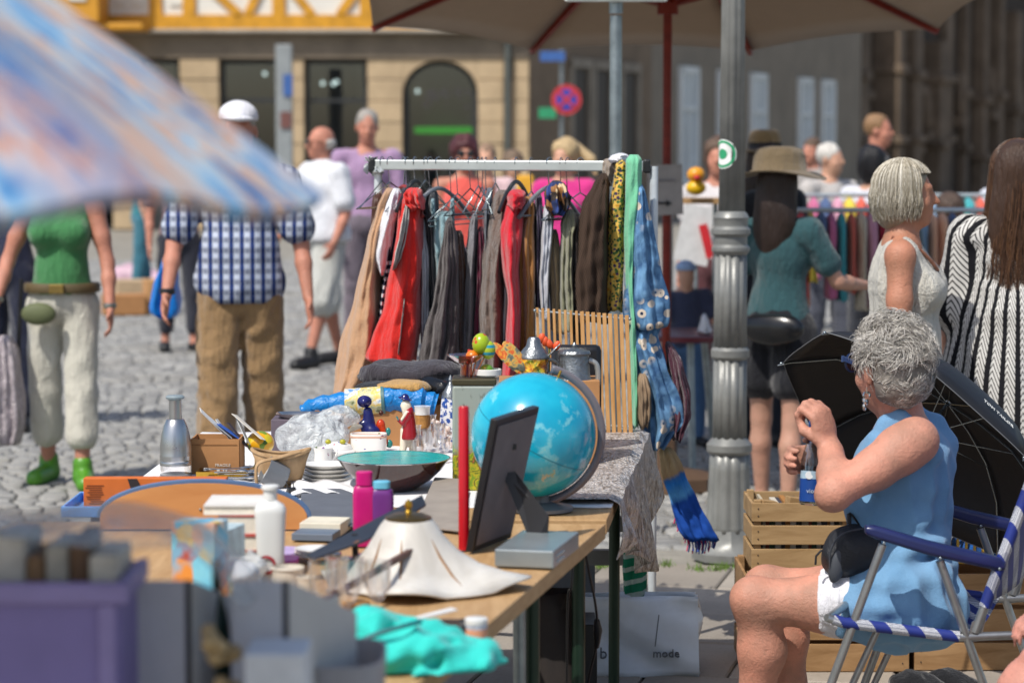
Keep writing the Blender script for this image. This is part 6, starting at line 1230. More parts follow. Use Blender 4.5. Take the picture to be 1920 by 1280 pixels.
for a in (2.2, 3.9, 4.6, 5.5):
    i = int(a / 6.283 * N); mk('bronze_streak', MB().tube([rg_[j][i] + (rg_[j][i] - tc - Vector((0, 0, .05))).normalized() * .002 for j in (3, 4, 5, 6)], [.0006, .003, .003, .0006], 6), mat('bronze lustre', '#8a6238', .4), ls)
# dark picture frame propped up, brown rod
P_ = [at(574, 1038, 4.62), at(792, 926, 5.02), at(800, 945, 4.97), at(690, 1010, 4.7), at(590, 1046, 4.58)]; pf = empty('picture_frame', 'dark framed picture propped at a slant behind the lampshade', 'picture frame', O(640, 1075)); mk('frame', MB().plate(P_, (-.25, -.75, -.6), .008), mat('dark slate frame', '#23262b', .35), pf, smooth=False, bevel=.002)
k = NT('dim picture'); kc = k.ramp(k.noise(20, 4), [(.4, '#4a2c1c'), (.52, '#5f3b2c'), (.6, '#a86a1c'), (.7, '#7a4a3a')]); mk('picture', MB().plate([at(640, 1024, 4.66), at(755, 962, 4.9), at(742, 985, 4.84), at(668, 1016, 4.68)], (-.25, -.75, -.6), .003), k.fin(kc, .3), pf, smooth=False); mk('prop', MB().bar(at(665, 1000, 4.74), O(668, 1088), .012, .008), M_blkp, pf, smooth=False)
mk('brown_rod', MB().bar(at(560, 1152, 4.22), at(795, 1019, 4.66), .012, .012), mat('mahogany rod', '#4d2a22', .4), label='thin dark brown wooden rod slanting across the lampshade', cat='rod', smooth=False, bevel=.002)
# wine glasses
for px, py, hh, rr, lb in ((604, 1186, 140, 25, 'clear wine glass next to the second grey file box'), (656, 1190, 148, 27, 'clear wine glass with cork coaster behind'), (708, 1180, 132, 26, 'clear wine glass nearest the lampshade front'), (632, 1160, 120, 22, 'small clear wine glass between two taller ones')): goblet(px, py, hh, rr, lb)
c = O(668, 1148); mk('cork_coaster', MB().lathe([(24 * s_, 0), (25 * s_, .003), (25 * s_, .02), (23 * s_, .022)], c, 28), mat('cork mat', '#b07f45', .9, var=.25, scale=80), label='round cork lid standing behind the wine glasses', cat='cork'); c = O(585, 1120); s_ = c.y / F
for px, py, hh, ww, m, lb in ((470, 1120, 60, 44, M_wp, 'white plastic tub in front of the book stack'), (540, 1112, 50, 60, mat('cream tub', '#d8d0c2', .4), 'cream plastic tub under the pink lunch box'), (575, 1140, 60, 36, mat('ivory cup', '#cfc4b4', .4), 'ivory cup beside the wine glasses')):
    c = O(px, py); s_ = c.y / F; r_ = empty('tub', lb, 'tub', c); mk('wall', MB().lathe([(ww * .42 * s_, 0), (ww * .5 * s_, hh * s_), (ww * .46 * s_, hh * s_), (ww * .38 * s_, 4 * s_)], c, 28), m, r_); mk('rim', MB().lathe([(ww * .5 * s_, hh * s_ - .003), (ww * .54 * s_, hh * s_ - .001), (ww * .52 * s_, hh * s_ + .002)], c, 28, cap=False), m, r_)
crumple('crumpled clear wrapper in front of the book stack', 'plastic_wrapper', (418, 1040, 500, 1092), 4.45, M_film, .05, .014, 9); crumple('crumpled silver white tissue beside the yellow sponge', 'tissue', (430, 1050, 480, 1096), 4.35, mat('white tissue', '#cfd2d6', .7), .04, .012, 12, cat='tissue')
mk('sponge', MB().ell(O(424, 1116) + Vector((0, 0, .018)), (.045, .03, .018), 16, 10), mat('yellow sponge', '#cbb440', .9, bump=.5, bscale=200), label='yellow sponge lying in front of the puzzle carton', cat='sponge')
for i in range(3): c = O(592, 1050) + Vector((0, 0, .007 * i)); s_ = c.y / F; mk('saucer', MB().lathe([(16 * s_, 0), (20 * s_, .002), (40 * s_, .011), (41 * s_, .012), (38 * s_, .012), (18 * s_, .004)], c, 36), M_porc, label=['lowest', 'middle', 'topmost'][i] + ' white saucer in the small stack behind the wine glasses', cat='saucer', origin=c)
for px0, px1, py, h_, m, lb in ((545, 625, 1014, 14, mat('steel blue cover', '#5f6c7c', .5), 'blue grey notebook lying behind the saucers'), (560, 640, 1004, 24, mat('ivory cover', '#d5cdb8', .6), 'thick ivory paperback beside the dark grey folder'), (700, 770, 1040, 12, mat('tan cover', '#a37f56', .6), 'thin tan booklet under the slanted dark picture')): boxat('booklet', lb, 'book', px0, px1, py, h_, .1, m, rz=R(-9))
for i, (px, py, cc) in enumerate(((628, 1066, '#9c3b2c'), (652, 1074, '#c9b48a'), (676, 1068, '#3f5f4c'))): c = O(px, py); s_ = c.y / F; r_ = empty('spice_tin', ['rust red', 'straw coloured', 'dull green'][i] + ' small round tin behind the wine glasses', 'tin', c); mk('can', MB().lathe([(13 * s_, 0), (13 * s_, 26 * s_)], c, 24), mat('tin %d' % i, cc, .4), r_); mk('lid', MB().lathe([(13.6 * s_, 25 * s_), (13.6 * s_, 30 * s_), (12 * s_, 31 * s_)], c, 24), M_sil, r_)
# jar with lid, tube, seals
c = O(893, 1196); s_ = c.y / F; r_ = empty('paper_cup', 'small white and blue printed pot at the table edge', 'pot', c); mk('wall', MB().lathe([(20 * s_, 0), (21 * s_, 30 * s_)], c, 28), mat('pale blue print', '#b8c2d0', .4, var=.3, scale=50), r_); mk('lid', MB().lathe([(22 * s_, 29 * s_), (22 * s_, 38 * s_), (19 * s_, 40 * s_)], c, 28), M_wp, r_); mk('label', MB().lathe([(20.8 * s_, 4 * s_), (21.6 * s_, 20 * s_)], c, 28, cap=False), mat('salmon label', '#d89a78', .5), r_)
c = O(845, 1194); r_ = empty('dark_jar', 'dark jar lying beside the small white pot', 'jar', c); mk('jar', MB().tube([c + Vector((-34 * s_, 0, 18 * s_)), c + Vector((18 * s_, 0, 18 * s_))], 17 * s_, 20), mat('dark brown glass', '#3a2f26', .2), r_); mk('cap', MB().tube([c + Vector((18 * s_, 0, 18 * s_)), c + Vector((30 * s_, 0, 18 * s_))], 18 * s_, 20), M_blkp, r_)
c = O(770, 1186); mk('ruler', MB().bar(O(700, 1192) + Vector((0, 0, .012)), O(852, 1172) + Vector((0, 0, .03)), .02, .003, up=(0, 0, 1)), M_porc, label='white ruler lying across the jars by the lampshade', cat='ruler', smooth=False)
for i, (px, py) in enumerate(((592, 1210), (628, 1214), (655, 1206))): c = O(px, py); s_ = c.y / F; mk('china_cup', MB().lathe([(12 * s_, 0), (20 * s_, 12 * s_), (24 * s_, 30 * s_), (22 * s_, 30 * s_), (16 * s_, 10 * s_)], c, 28), mat('pink white china', '#dcc9c6', .2, var=.15, scale=40), label=['white pink china cup beside the grey file box', 'white pink china cup between two others before the glasses', 'white pink china cup touching the turquoise bag'][i], cat='cup', origin=c)
# turquoise cloth bag
k = NT('turquoise cotton'); k.bump(k.noise(60, 4), .4, .008); M_tqc = k.fin(k.mix(k.noise(8, 4), '#22b3aa', '#38cfc2'), .8, 0, .25, Sheen_Weight=.2)
tb = lump('turquoise_bag', 'crumpled turquoise cloth bag with zip lying on the table corner', 'bag', [(640, 1205, 80, 34, .07), (760, 1210, 110, 48, .09), (860, 1238, 72, 38, .07), (700, 1170, 50, 32, .05), (900, 1240, 44, 30, .05), (800, 1265, 110, 34, .1)], M_tqc, 3.95, .005, .010, 24, ZT + .003, f0=16, f1=62, k=.012, smooth=1)
mk('zip', MB().tube(curvepts([at(650, 1214, 3.87), at(700, 1190, 3.875), at(760, 1172, 3.885), at(790, 1164, 3.9)], 5), .004, 6), mat('dark zip', '#0f5f66', .5), tb)
# grey magazine files
for px, lb in ((248, 'grey cardboard magazine file beside the purple crate'), (432, 'grey cardboard magazine file beside the turquoise bag')):
    Y = 3.12; s_ = Y / F; c = Vector((xat(px, Y), Y, ZT + .002)); h = zat(1088, Y) - ZT - .002; r_ = empty('magazine_file', lb, 'file box', c); M_g1 = mat('file grey', '#c2c3c8', .7, var=.05)
    w1 = 95 * s_; mk('front', MB().box(c + Vector((w1 / 2, 0, h / 2)), (w1, .004, h)), M_g1, r_, smooth=False); mk('edge_binding', MB().box(c + Vector((w1 + .003, .001, h / 2)), (.007, .006, h)), mat('file edge', '#1f1e28', .6), r_, smooth=False); d = Vector((.34, .94, 0)).normalized(); L_ = .22
    mk('side', MB().plate([c + Vector((w1 + .008, .002, 0)), c + Vector((w1 + .008, .002, 0)) + d * L_, c + Vector((w1 + .008, .002, h * .72)) + d * L_, c + Vector((w1 + .008, .002, h))], d.cross(Vector((0, 0, 1))), -.003), mat('file side grey', '#c4c1bc', .7, var=.05), r_, smooth=False); mk('side', MB().plate([c, c + d * L_, c + Vector((0, 0, h * .72)) + d * L_, c + Vector((0, 0, h))], d.cross(Vector((0, 0, 1))), -.003), M_g1, r_, smooth=False)
    for i in range(4): a = c + d * (.03 + .0 * i) + Vector((.012 + .014 * i, 0, .004)); mk('magazine', MB().box(a + d * .09 + Vector((0, 0, h * .4)), (.006, .17, h * .8), Matrix.Rotation(math.atan2(d.y, d.x) - R(90), 3, 'Z')), mat('mag %d' % i, ['#b9b3a6', '#2f5a50', '#a85c3c', '#c9c4b8'][i], .5), r_, smooth=False)
c = O(404, 1510, ZT + .002); c = Vector((xat(402, 3.2), 3.2, ZT + .002)); s_ = 3.2 / F; lb_ = empty('wine_bottle', 'dark green bottle between the two grey magazine files', 'bottle', c); mk('glass', MB().lathe([(26 * s_, 0), (28 * s_, 6 * s_), (28 * s_, 280 * s_), (20 * s_, 330 * s_), (9 * s_, 370 * s_), (9 * s_, 420 * s_)], c, 28), mat('bottle green', '#0f2a20', .15), lb_); mk('cork', MB().lathe([(8 * s_, 418 * s_), (8 * s_, 432 * s_)], c, 16), mat('cork', '#a9793f', .9), lb_)
c = Vector((xat(236, 3.22), 3.22, ZT + .002)); s_ = 3.22 / F; mk('teal_box', MB().box(c + Vector((0, .08, 168 * s_)), (64 * s_, .16, 336 * s_)), mat('teal card', '#5fc4be', .6), label='teal cardboard box between purple crate and grey file', cat='box', smooth=False, bevel=.003)
c = Vector((xat(510, 2.95), 2.95, ZT + .002)); s_ = 2.95 / F; mk('white_carton', MB().box(c + Vector((0, .05, .12)), (118 * s_, .1, zat(1228, 2.95) * 2 - ZT * 2 - .24 + .0)), mat('pale carton', '#d0d2d4', .5), label='pale grey white carton standing before the magazine files', cat='carton', smooth=False, bevel=.004)
c = Vector((xat(640, 3.25), 3.25, ZT + .002)); s_ = 3.25 / F; hh = zat(1236, 3.25) - ZT; mk('grey_basket', MB().loft(superell(c - Vector((0, .06, 0)), 78 * s_, .1, [(.85, 0), (1, hh - .01), (1, hh), (.95, hh), (.8, .01)], 36, .6)), mat('grey plastic tub', '#9a999c', .5), label='grey plastic tub in front of the turquoise bag', cat='tub')
mb = MB()
for i in range(26): mb.ell(Vector((xat(random.uniform(385, 440), 3.05), 3.03 + random.uniform(-.03, .03), ZT + .012 + .24 * random.random())), random.uniform(.008, .014), 8, 6)
b3 = empty('bead_necklaces', 'beige wooden bead strings heaped between the magazine files', 'beads', (xat(412, 3.05), 3.03, ZT)); mk('beads', mb, mat('beige beads', '#b59a6c', .4, var=.3, scale=30), b3)
# purple crate with old books under clear wrap
Y = 2.98; X1 = xat(214, Y); X0 = X1 - .46; zt_ = zat(1092, Y); M_pur = mat('purple plastic crate', '#8678ae', .5, var=.06); pc = empty('purple_crate', 'purple plastic crate packed with old books', 'crate', ((X0 + X1) / 2, Y, ZT)); z0 = ZT + .002; dp = .165
for cc, sz in ((((X0 + X1) / 2, Y, (z0 + zt_) / 2), (X1 - X0, .006, zt_ - z0)), (((X0 + X1) / 2, Y + dp, (z0 + zt_) / 2), (X1 - X0, .006, zt_ - z0)), ((X0, Y + dp / 2, (z0 + zt_) / 2), (.006, dp - .006, zt_ - z0)), ((X1, Y + dp / 2, (z0 + zt_) / 2), (.006, dp - .006, zt_ - z0)), (((X0 + X1) / 2, Y + dp / 2, z0 + .004), (X1 - X0, dp, .006))): mk('wall', MB().box(cc, sz), M_pur, pc, smooth=False, bevel=.003)
for cc, sz in ((((X0 + X1) / 2, Y - .009, zt_ - .011), (X1 - X0 + .03, .016, .026)), ((X1 - .012, Y - .006, (z0 + zt_) / 2), (.022, .01, zt_ - z0 - .05)), ((X1 + .006, Y + dp / 2, zt_ - .011), (.014, dp + .02, .026))): mk('rim_rib', MB().box(cc, sz), mat('purple rim', '#9486b6', .5), pc, smooth=False, bevel=.003)
x = X0 + .012; i = 0; bcol = ['#8a6a4a', '#b3ac9e', '#6d5038', '#d8cfbe', '#9a7850', '#c2b8aa', '#4a4a50', '#a89f8e', '#7d5a3a', '#cfc8bc']
nm = ['worn brown', 'faded grey', 'dark brown', 'off white', 'tan leather', 'pale grey', 'black', 'stone grey', 'walnut brown', 'bleached grey']
while x < X1 - .02:
    w_ = random.uniform(.022, .042); h = random.uniform(.325, .362); c = Vector((x + w_ / 2, Y + .03, z0 + .008)); r_ = empty('old_book', '%s old book standing upright in the purple crate, spine number %s' % (nm[i % 10], ['one', 'two', 'three', 'four', 'five', 'six', 'seven', 'eight', 'nine', 'ten', 'eleven', 'twelve', 'thirteen', 'fourteen', 'fifteen', 'sixteen', 'seventeen', 'eighteen'][i]), 'book', c); r_['label'] = '%s old book with %s spine standing in the purple crate' % (nm[i % 10], 'ribbed' if i < 10 else 'plain'); bm_ = mat('old book %d' % (i % 10), bcol[i % 10], .7, var=.25, scale=20)
    mk('cover', MB().box(c + Vector((0, .062, h / 2)), (w_ - .002, .12, h)), bm_, r_, smooth=False, bevel=.004); mb = MB()
    for q in (.2, .5, .8): mb.box(c + Vector((0, -.001, h * q)), (w_ - .004, .006, .006))
    if i < 10: mk('raised_band', mb, mat('gilt band', '#8a7040', .5), r_, smooth=False)
    x += w_; i += 1
# transparent wrap over the books
def wrapf(u_, v_):
    x = X0 - .06 + (X1 - X0 + .22) * u_; q = v_; e = math.sin(math.pi * min(1, max(0, (u_ * 1.02)))) ** .35
    z = zt_ + .025 + (.06 * math.sin(math.pi * min(1, q * .9 + .1)) ** .5) * max(e, .0) + .008 * math.sin(15 * u_ + 4 * q) - (.06 if u_ > .9 else 0) * ((u_ - .9) / .1)
    return Vector((x, Y - .03 + .26 * q + .01 * math.sin(20 * u_), z))
mk('plastic_wrap', MB().sheet(wrapf, 60, 24), film('clear book wrap', '#d8dedd', .26), label='sheet of clear plastic wrap over the books in the purple crate', cat='plastic sheet', solid=.001)
# ------------------------------------------------------------ cables and things below the tables
r_ = empty('lamp_cable', 'black lamp cable with inline switch hanging from the table', 'cable', O(1062, 1010)); M_cab = mat('black cable', '#141318', .4)
mk('cable', MB().tube(curvepts([O(1040, 1006), O(1062, 1002), at(1090, 1012, 5.5), at(1106, 1080, 5.6), at(1116, 1130, 5.7), at(1120, 1175, 5.75), at(1117, 1215, 5.8), at(1104, 1270, 5.85), at(1100, 1330, 5.9), at(1098, 1500, 5.95)], 6), .0032, 8), M_cab, r_); mk('switch', MB().tube([at(1119, 1162, 5.74), at(1121, 1180, 5.75), at(1119, 1212, 5.79)], [.007, .011, .006], 10), M_cab, r_)
mk('second_cable', MB().tube(curvepts([O(1046, 1010), at(1064, 1020, 5.45), at(1073, 1060, 5.5), at(1071, 1100, 5.5), at(1064, 1150, 5.55), at(1062, 1500, 5.6)], 6), .0028, 8), M_cab, r_); mk('plug', MB().box(O(1052, 1012) + Vector((0, 0, .012)), (.035, .014, .016), .3), M_cab, r_, smooth=False, bevel=.003)
def paper_bag(name, label, px0, px1, py_t, py_b, dep, m, handles=None, Y=None, slump=.01):
    c = on((px0 + px1) / 2, py_b, 0) if Y is None else Vector((xat((px0 + px1) / 2, Y), Y, 0)); s_ = c.y / F; w_ = (px1 - px0) * s_; h = zat(py_t, c.y); r_ = empty(name, label, 'bag', c); N = 14; rg_ = []
    for i in range(N + 1):
        q = i / N; ring = []
        for j in range(40):
            t = j / 40 * 4; e = int(t); f = t - e; x, y = [(-1 + 2 * f, -1), (1, -1 + 2 * f), (1 - 2 * f, 1), (-1, 1 - 2 * f)][e]
            pinch = slump * math.sin(7 * q + 3 * x) + slump * .7 * math.sin(13 * q + j); ring.append(c + Vector((x * w_ / 2 * (1 - .02 * q) + pinch * (abs(y) < 1), dep / 2 + y * dep / 2 * (1 - .35 * q) + pinch, h * q)))
        rg_.append(ring)
    mb = MB().loft(rg_, False); mb.add(rg_[0], [tuple(range(40))]); o = mk('bag_body', mb, m, r_, solid=.0015, angle=30); return r_, c, s_, h, dep
wb, c, s_, h, dp = paper_bag('paper_bag', 'big glossy white carrier bag with grey lettering under the rail', 1094, 1312, 1120, 1268, .12, mat('glossy white paper', '#d3dbe3', .3, var=.06))
M_ltr = mat('grey lettering', '#5a6068', .6)
mk('lettering', text_mb('b', .05, lay(c + Vector((-73 * s_, -.012, 46 * s_)), (1, 0, 0), (0, -1, 0)), .004), M_ltr, wb); mk('lettering', text_mb('mode', .036, lay(c + Vector((46 * s_, -.012, 46 * s_)), (1, .0, 0), (0, -1, 0)), .004), M_ltr, wb)
mk('handle_slit', MB().bar(c + Vector((32 * s_, -.008, 120 * s_)), c + Vector((25 * s_, -.012, 60 * s_)), .003, .002), M_ltr, wb, smooth=False)
db, c, s_, h, dp = paper_bag('dark_bag', 'tall dark brown paper bag standing below the table edge', 1000, 1078, 1118, 1300, .14, mat('dark brown paper', '#2c2522', .8, var=.2), Y=5.75)
crumple('crumpled silver foil sticking out of the dark paper bag', 'foil', (1012, 1095, 1085, 1135), 5.82, M_tape, .06, .012, 30, cat='foil')
bpy.data.objects['foil'].location.z += 0
garment('crimson_cloth', 'crimson cloth hanging out of the dark paper bag', [(1112, 1072, 1082), (1150, 1070, 1088), (1210, 1070, 1093), (1228, 1070, 1078)], C('crimson velvet', '#6a1030'), 'cloth', .04, Yf=lambda px: 5.84, topd=1)
b_ = mk('black_crate', MB().box(Vector((xat(1100, 7.1), 7.1, .11)), (.06, .2, .22)), M_blkp, label='narrow black box behind the dark paper bag', cat='box', smooth=False, bevel=.004)
b_ = mk('grey_crate', MB().box(Vector((xat(1055, 7.6), 7.6, .17)), (.2, .25, .34)), mat('blue grey card', '#5a6068', .6), label='blue grey carton on the paving below the tables', cat='box', smooth=False, bevel=.004)
# ------------------------------------------------------------ seated woman with bottle
A_ = lambda px, py, Y: np.array(at(px, py, Y))
f_ = np.array((-.93, .37, 0)); f_ /= np.linalg.norm(f_); r_ = np.array((f_[1], -f_[0], 0)) * 1.0; zv = np.array((0, 0, 1.)); FM = np.stack([f_, r_, zv], 1)
# r_ points to her right side (away from the camera)
if r_[1] < 0: r_ = -r_; FM = np.stack([f_, r_, zv], 1)
pel = A_(1692, 1112, 6.06); wai = A_(1686, 1010, 6.08); che = A_(1694, 885, 6.1); nek = A_(1700, 792, 6.1)
hdc = A_(1668, 688, 6.06)
shL, elL, wrL = A_(1716, 826, 5.935), A_(1566, 922, 5.84), A_(1556, 836, 6.0)
shR, elR, wrR = A_(1680, 815, 6.26), A_(1610, 905, 6.36), A_(1548, 862, 6.13)
hiL, knL, anL = A_(1690, 1128, 5.985), A_(1417, 1126, 6.07), np.array((xat(1412, 6.12), 6.12, .085))
hiR, knR, anR = A_(1690, 1118, 6.15), A_(1440, 1104, 6.26), np.array((xat(1495, 6.3), 6.3, .085))
hero = empty('person', 'seated woman in light blue sleeveless dress with short grey curly hair opening a bottle', 'person', (float(pel[0]), float(pel[1]), 0))
S = SDF()
S.ell(pel, (.125, .16, .11), .05, FM); S.ell(wai, (.105, .135, .13), .06, FM); S.ell(che, (.105, .15, .145), .06, FM); S.ell(che + f_ * .055 - zv * .06 - r_ * .075, (.06, .06, .06), .04); S.ell(che + f_ * .055 - zv * .06 + r_ * .075, (.06, .06, .06), .04)
S.cone(nek - zv * .03, hdc - zv * .05 + np.array((.012, -.005, 0)), .058, .055, .03)
for sh in (shL, shR): S.cone(nek - zv * .05, sh, .05, .05, .04)
m1 = shL * .5 + elL * .5
S.chain([shL, shL * .8 + elL * .2, m1 + np.array((0, 0, -.006)), elL], [.055, .056, .048, .04], .03); S.ell(elL + np.array((-.012, 0, -.012)), (.038, .036, .036), .02)
S.chain([elL, elL * .62 + wrL * .38 + np.array((.004, 0, 0)), wrL * .85 + elL * .15, wrL], [.043, .043, .03, .027], .016)
fingers(S, wrL, (-.30, .0, .95), (-.72, .69, -.1), 1, 1.08, 1.45, .06, .0098)
S.chain([shR, elR, wrR], [.056, .043, .028], .03); fingers(S, wrR, (-.93, -.25, .05), (-.1, -1, 0), 1, 1.0, 1.0, .1, .0092)
for hi, kn, an in ((hiL, knL, anL), (hiR, knR, anR)):
    S.chain([hi, hi * .5 + kn * .5 - zv * .004, kn], [.088, .069, .056], .04); S.ell(kn + np.array((-.016, -.006, .012)), (.042, .044, .042), .03)
    cf = kn * .66 + an * .34 + np.array((.022, .0, 0)); S.chain([kn, cf, kn * .3 + an * .7 + np.array((.008, 0, 0)), an], [.054, .058, .042, .036], .03)
    S.cone(an + np.array((.03, 0, -.04)), an + np.array((-.15, -.02, -.055)), .035, .026, .03)
yaw = R(-150); q, Mn = head_prims(S, hdc, yaw, R(4), 1.0)
# tendons and finger knuckles on the back of the raised hand
V, Fq = S.mesh(.005, None, 1); mkraw('body', V, Fq, skin('tanned skin', '#bf8d77', .24), hero)
# dress
k = NT('light blue jersey'); k.bump(k.math('ADD', k.noise(320, 2), k.math('MULTIPLY', k.noise(30, 4), 2.0)), .3, .006); M_dress = k.fin(k.mix(k.noise(12, 4), '#5f8cb2', '#7aa2c4'), .9, 0, .2, Sheen_Weight=.2)
S = SDF(); i_ = .019
S.ell(pel + zv * .0, (.128 + i_, .165 + i_, .115 + i_), .05, FM); S.ell(wai, (.11 + i_, .14 + i_, .13 + i_), .06, FM); S.ell(che, (.107 + i_, .15 + i_, .145), .06, FM)
for sd in (-1, 1): S.ell(che + f_ * .056 - zv * .06 + sd * r_ * .075, (.06 + i_, .06 + i_, .06 + i_), .04)
S.ell(pel + f_ * -.055 - zv * .045, (.10, .16, .075), .06, FM)
for hi, kn, t in ((hiL, knL, .27), (hiR, knR, .27)): S.cone(hi, hi * (1 - t) + kn * t, .094 + i_, .083 + i_, .05)
S.ell(shL + np.array((-.02, -.05, .02)), (.085, .06, .11), .004, sub=True); S.ell(shR + np.array((-.02, .06, .02)), (.085, .06, .11), .004, sub=True)
S.ell(nek + f_ * .03 + zv * .03, (.075, .085, .085), .01, FM, sub=True)
for off in (-.085, .085):
    b0 = nek + r_ * off
    S.chain([che + r_ * off + f_ * .075 + zv * .05, b0 + f_ * .035 + zv * .004, b0 + zv * .022 - f_ * .0, b0 - f_ * .055 - zv * .012, che + r_ * off - f_ * .092 + zv * .06], [.022, .0195, .0195, .022, .03], .02)
ff = fnoise(77, 7, 50, 120); f2 = folds(78, 1.0, 14, 34, .8)
def ddisp(P):
    P = P.astype(np.float32); low = np.clip((1.0 - P[:, 2]) / .25, .15, 1)
    return low * (.005 * ff(P * np.array((.45, .45, 1.5), np.float32)) + .011 * f2(P * np.array((1.4, 1, .8), np.float32)))
V, Fq = S.mesh(.006, ddisp, 1); mkraw('dress', V, Fq, M_dress, hero)
S = SDF()
for hi, kn in ((hiL, knL), (hiR, knR)): a = hi * .62 + kn * .38; b = hi * .46 + kn * .54; S.cone(a, b, .093, .083, .02)
d = (knL - hiL) / np.linalg.norm(knL - hiL); S.cut(hiL * .45 + knL * .55, d); V, Fq = S.mesh(.006, folds(5, .005, 30, 70), 1); mkraw('shorts', V, Fq, C('white cotton', '#dcdce2', .06), hero)
# hair: cap with thousands of short curling strands
k = NT('grey curls'); g_ = k.n('ShaderNodeNewGeometry').outputs['Random Per Island']; M_gh = k.fin(k.ramp(g_, [(0, '#6f6a64'), (.3, '#a5a09a'), (.7, '#cfcac2'), (1, '#e6e2da')]), .45, 0, .4)
k = NT('grey curls under'); M_gh2 = k.fin(k.mix(k.noise(40, 4), '#5d5650', '#98928a'), .8, 0, .2)
S = SDF(); S.ell(q(0, .02, .038), np.array((.086, .1, .094)), .02, Mn); S.ell(q(0, .045, -.03), (.078, .072, .07), .03, Mn); S.ell(q(0, -.1, -.045), (.08, .085, .1), .015, Mn, sub=True); S.ell(q(.085, -.0, -.04), (.03, .028, .05), .01, Mn, sub=True); V, Fq = S.mesh(.006, folds(3, .004, 60, 120, 1)); hb = mkraw('hair', V, Fq, M_gh2, hero)
rg = np.random.RandomState(11); ro = []
def hair_ok(l): return not (l[1] < -.35 and l[2] < .45) and not (l[2] < -.93) and not (l[1] < .25 and l[2] < -.25)
swc = [rg.normal(size=3) for _ in range(26)]; swc = [c_ / np.linalg.norm(c_) for c_ in swc]; sws = rg.choice([-1, 1], 26)
while len(ro) < 5200:
    l = rg.normal(size=3); l /= np.linalg.norm(l)
    if not hair_ok(l) or (l[2] < -.2 and rg.rand() < .3): continue
    j = int(np.argmax([l @ c_ for c_ in swc])); tan = np.cross(swc[j], l) * sws[j]; nt_ = np.linalg.norm(tan); tan = tan / max(nt_, 1e-6) * .8 + rg.normal(size=3) * .35 + np.array((0, .5, -.35)); tan -= l * (tan @ l); tan /= max(np.linalg.norm(tan), 1e-6)
    base = np.array((l[0] * .084, .02 + l[1] * .098, .034 + l[2] * .093)) if l[2] > -.2 else np.array((l[0] * .084, .042 + l[1] * .082, .0 + l[2] * .1))
    L_ = rg.uniform(.026, .05) * (1 if l[2] > -.2 else .6); lift = rg.uniform(.25, .75) * (1 if l[2] > -.1 else .3); pts = []
    for t in np.linspace(0, 1, 6): pts.append(base + (l * lift * math.sin(t * 2.2) * .6 + tan * t) * L_)
    ro.append([q(*p) for p in pts])
strands('curls', M_gh, ro, hb, r0=.0013, r1=.0004)
# glasses, earring
M_gls = mat('blue acetate', '#22365e', .2); mb = MB()
for sx in (-1, 1): mb.bar(q(sx * .068, -.098, .022), q(sx * .083, -.0, .012), .006, .011); mb.lathe([(.021, -.003), (.026, 0), (.021, .003)], q(sx * .036, -.104, .008), 20, M=Matrix(Mn.tolist()) @ Matrix.Rotation(R(90), 3, 'X'), cap=False); mb.bar(q(sx * .06, -.104, .02), q(sx * .071, -.098, .022), .008, .016)
mb.bar(q(-.014, -.106, .014), q(.014, -.106, .014), .005, .005); gs = mk('sunglasses', mb, M_gls, hero, smooth=True); mb = MB()
for sx in (-1, 1): mb.lathe([(.0225, -.001), (.0225, .001)], q(sx * .036, -.104, .008), 20, M=Matrix(Mn.tolist()) @ Matrix.Rotation(R(90), 3, 'X'))
mk('lens', mb, mat('dark lens', '#2a1f28', .1), gs)
ear = q(.084, .012, -.04); er = mk('earring', MB().tube([ear, ear - zv * .012], .0012, 6), M_sil, hero)
for j in range(3): mk('link', MB().lathe([(.0055, -.0045), (.0095, -.002), (.0105, .0015), (.0075, .0045)], ear - zv * (.02 + .0145 * j) + np.array((-.003 * j, 0, 0)), 20, M=Matrix.Rotation(R(70), 3, 'X') @ Matrix.Rotation(R(40 * j), 3, 'Y'), cap=False), M_sil, er)
for sd, an in (('L', anL), ('R', anR)):
    S = SDF(); S.cone(an + np.array((.035, 0, -.065)), an + np.array((-.165, -.02, -.068)), .03, .028, .02); S.cut((0, 0, 0), (0, 0, -1)); S.cut((0, 0, .045), (0, 0, 1)); V, Fq = S.mesh(.007); mkraw('sandal', V, Fq, mat('brown leather sole', '#5a3f2c', .7), hero)
# belt bag on the lap
hp = lump('waist_bag', 'black nylon waist bag lying on the lap of the seated woman', 'bag', [(1600, 1035, 50, 42, .06), (1575, 1050, 36, 34, .05), (1630, 1030, 34, 36, .055), (1600, 1010, 36, 28, .05)], mat('black nylon', '#1b1d22', .55, var=.2, bump=.3, bscale=150), 5.985, .006, .004, 41, k=.03)
mk('zip', MB().tube(curvepts([at(1556, 1065, 5.935), at(1558, 1030, 5.93), at(1580, 1000, 5.928), at(1620, 990, 5.935)], 5), .0025, 6), mat('zip grey', '#3c3f46', .4), hp); mk('zip_puller', MB().tube([at(1541, 1030, 5.94), at(1530, 1042, 5.94), at(1529, 1058, 5.94)], .003, 6), M_blkp, hp); mk('strap', MB().tube(curvepts([at(1592, 982, 5.99), at(1594, 962, 6.0), at(1612, 985, 5.98)], 4), .006, 6, flat=.4), M_blkp, hp)
mk('grey_panel', MB().ell(at(1570, 1060, 5.94), (.02, .012, .045), 16, 10, Matrix.Rotation(R(14), 3, 'Y')), mat('grey nylon', '#3d4148', .6), hp)
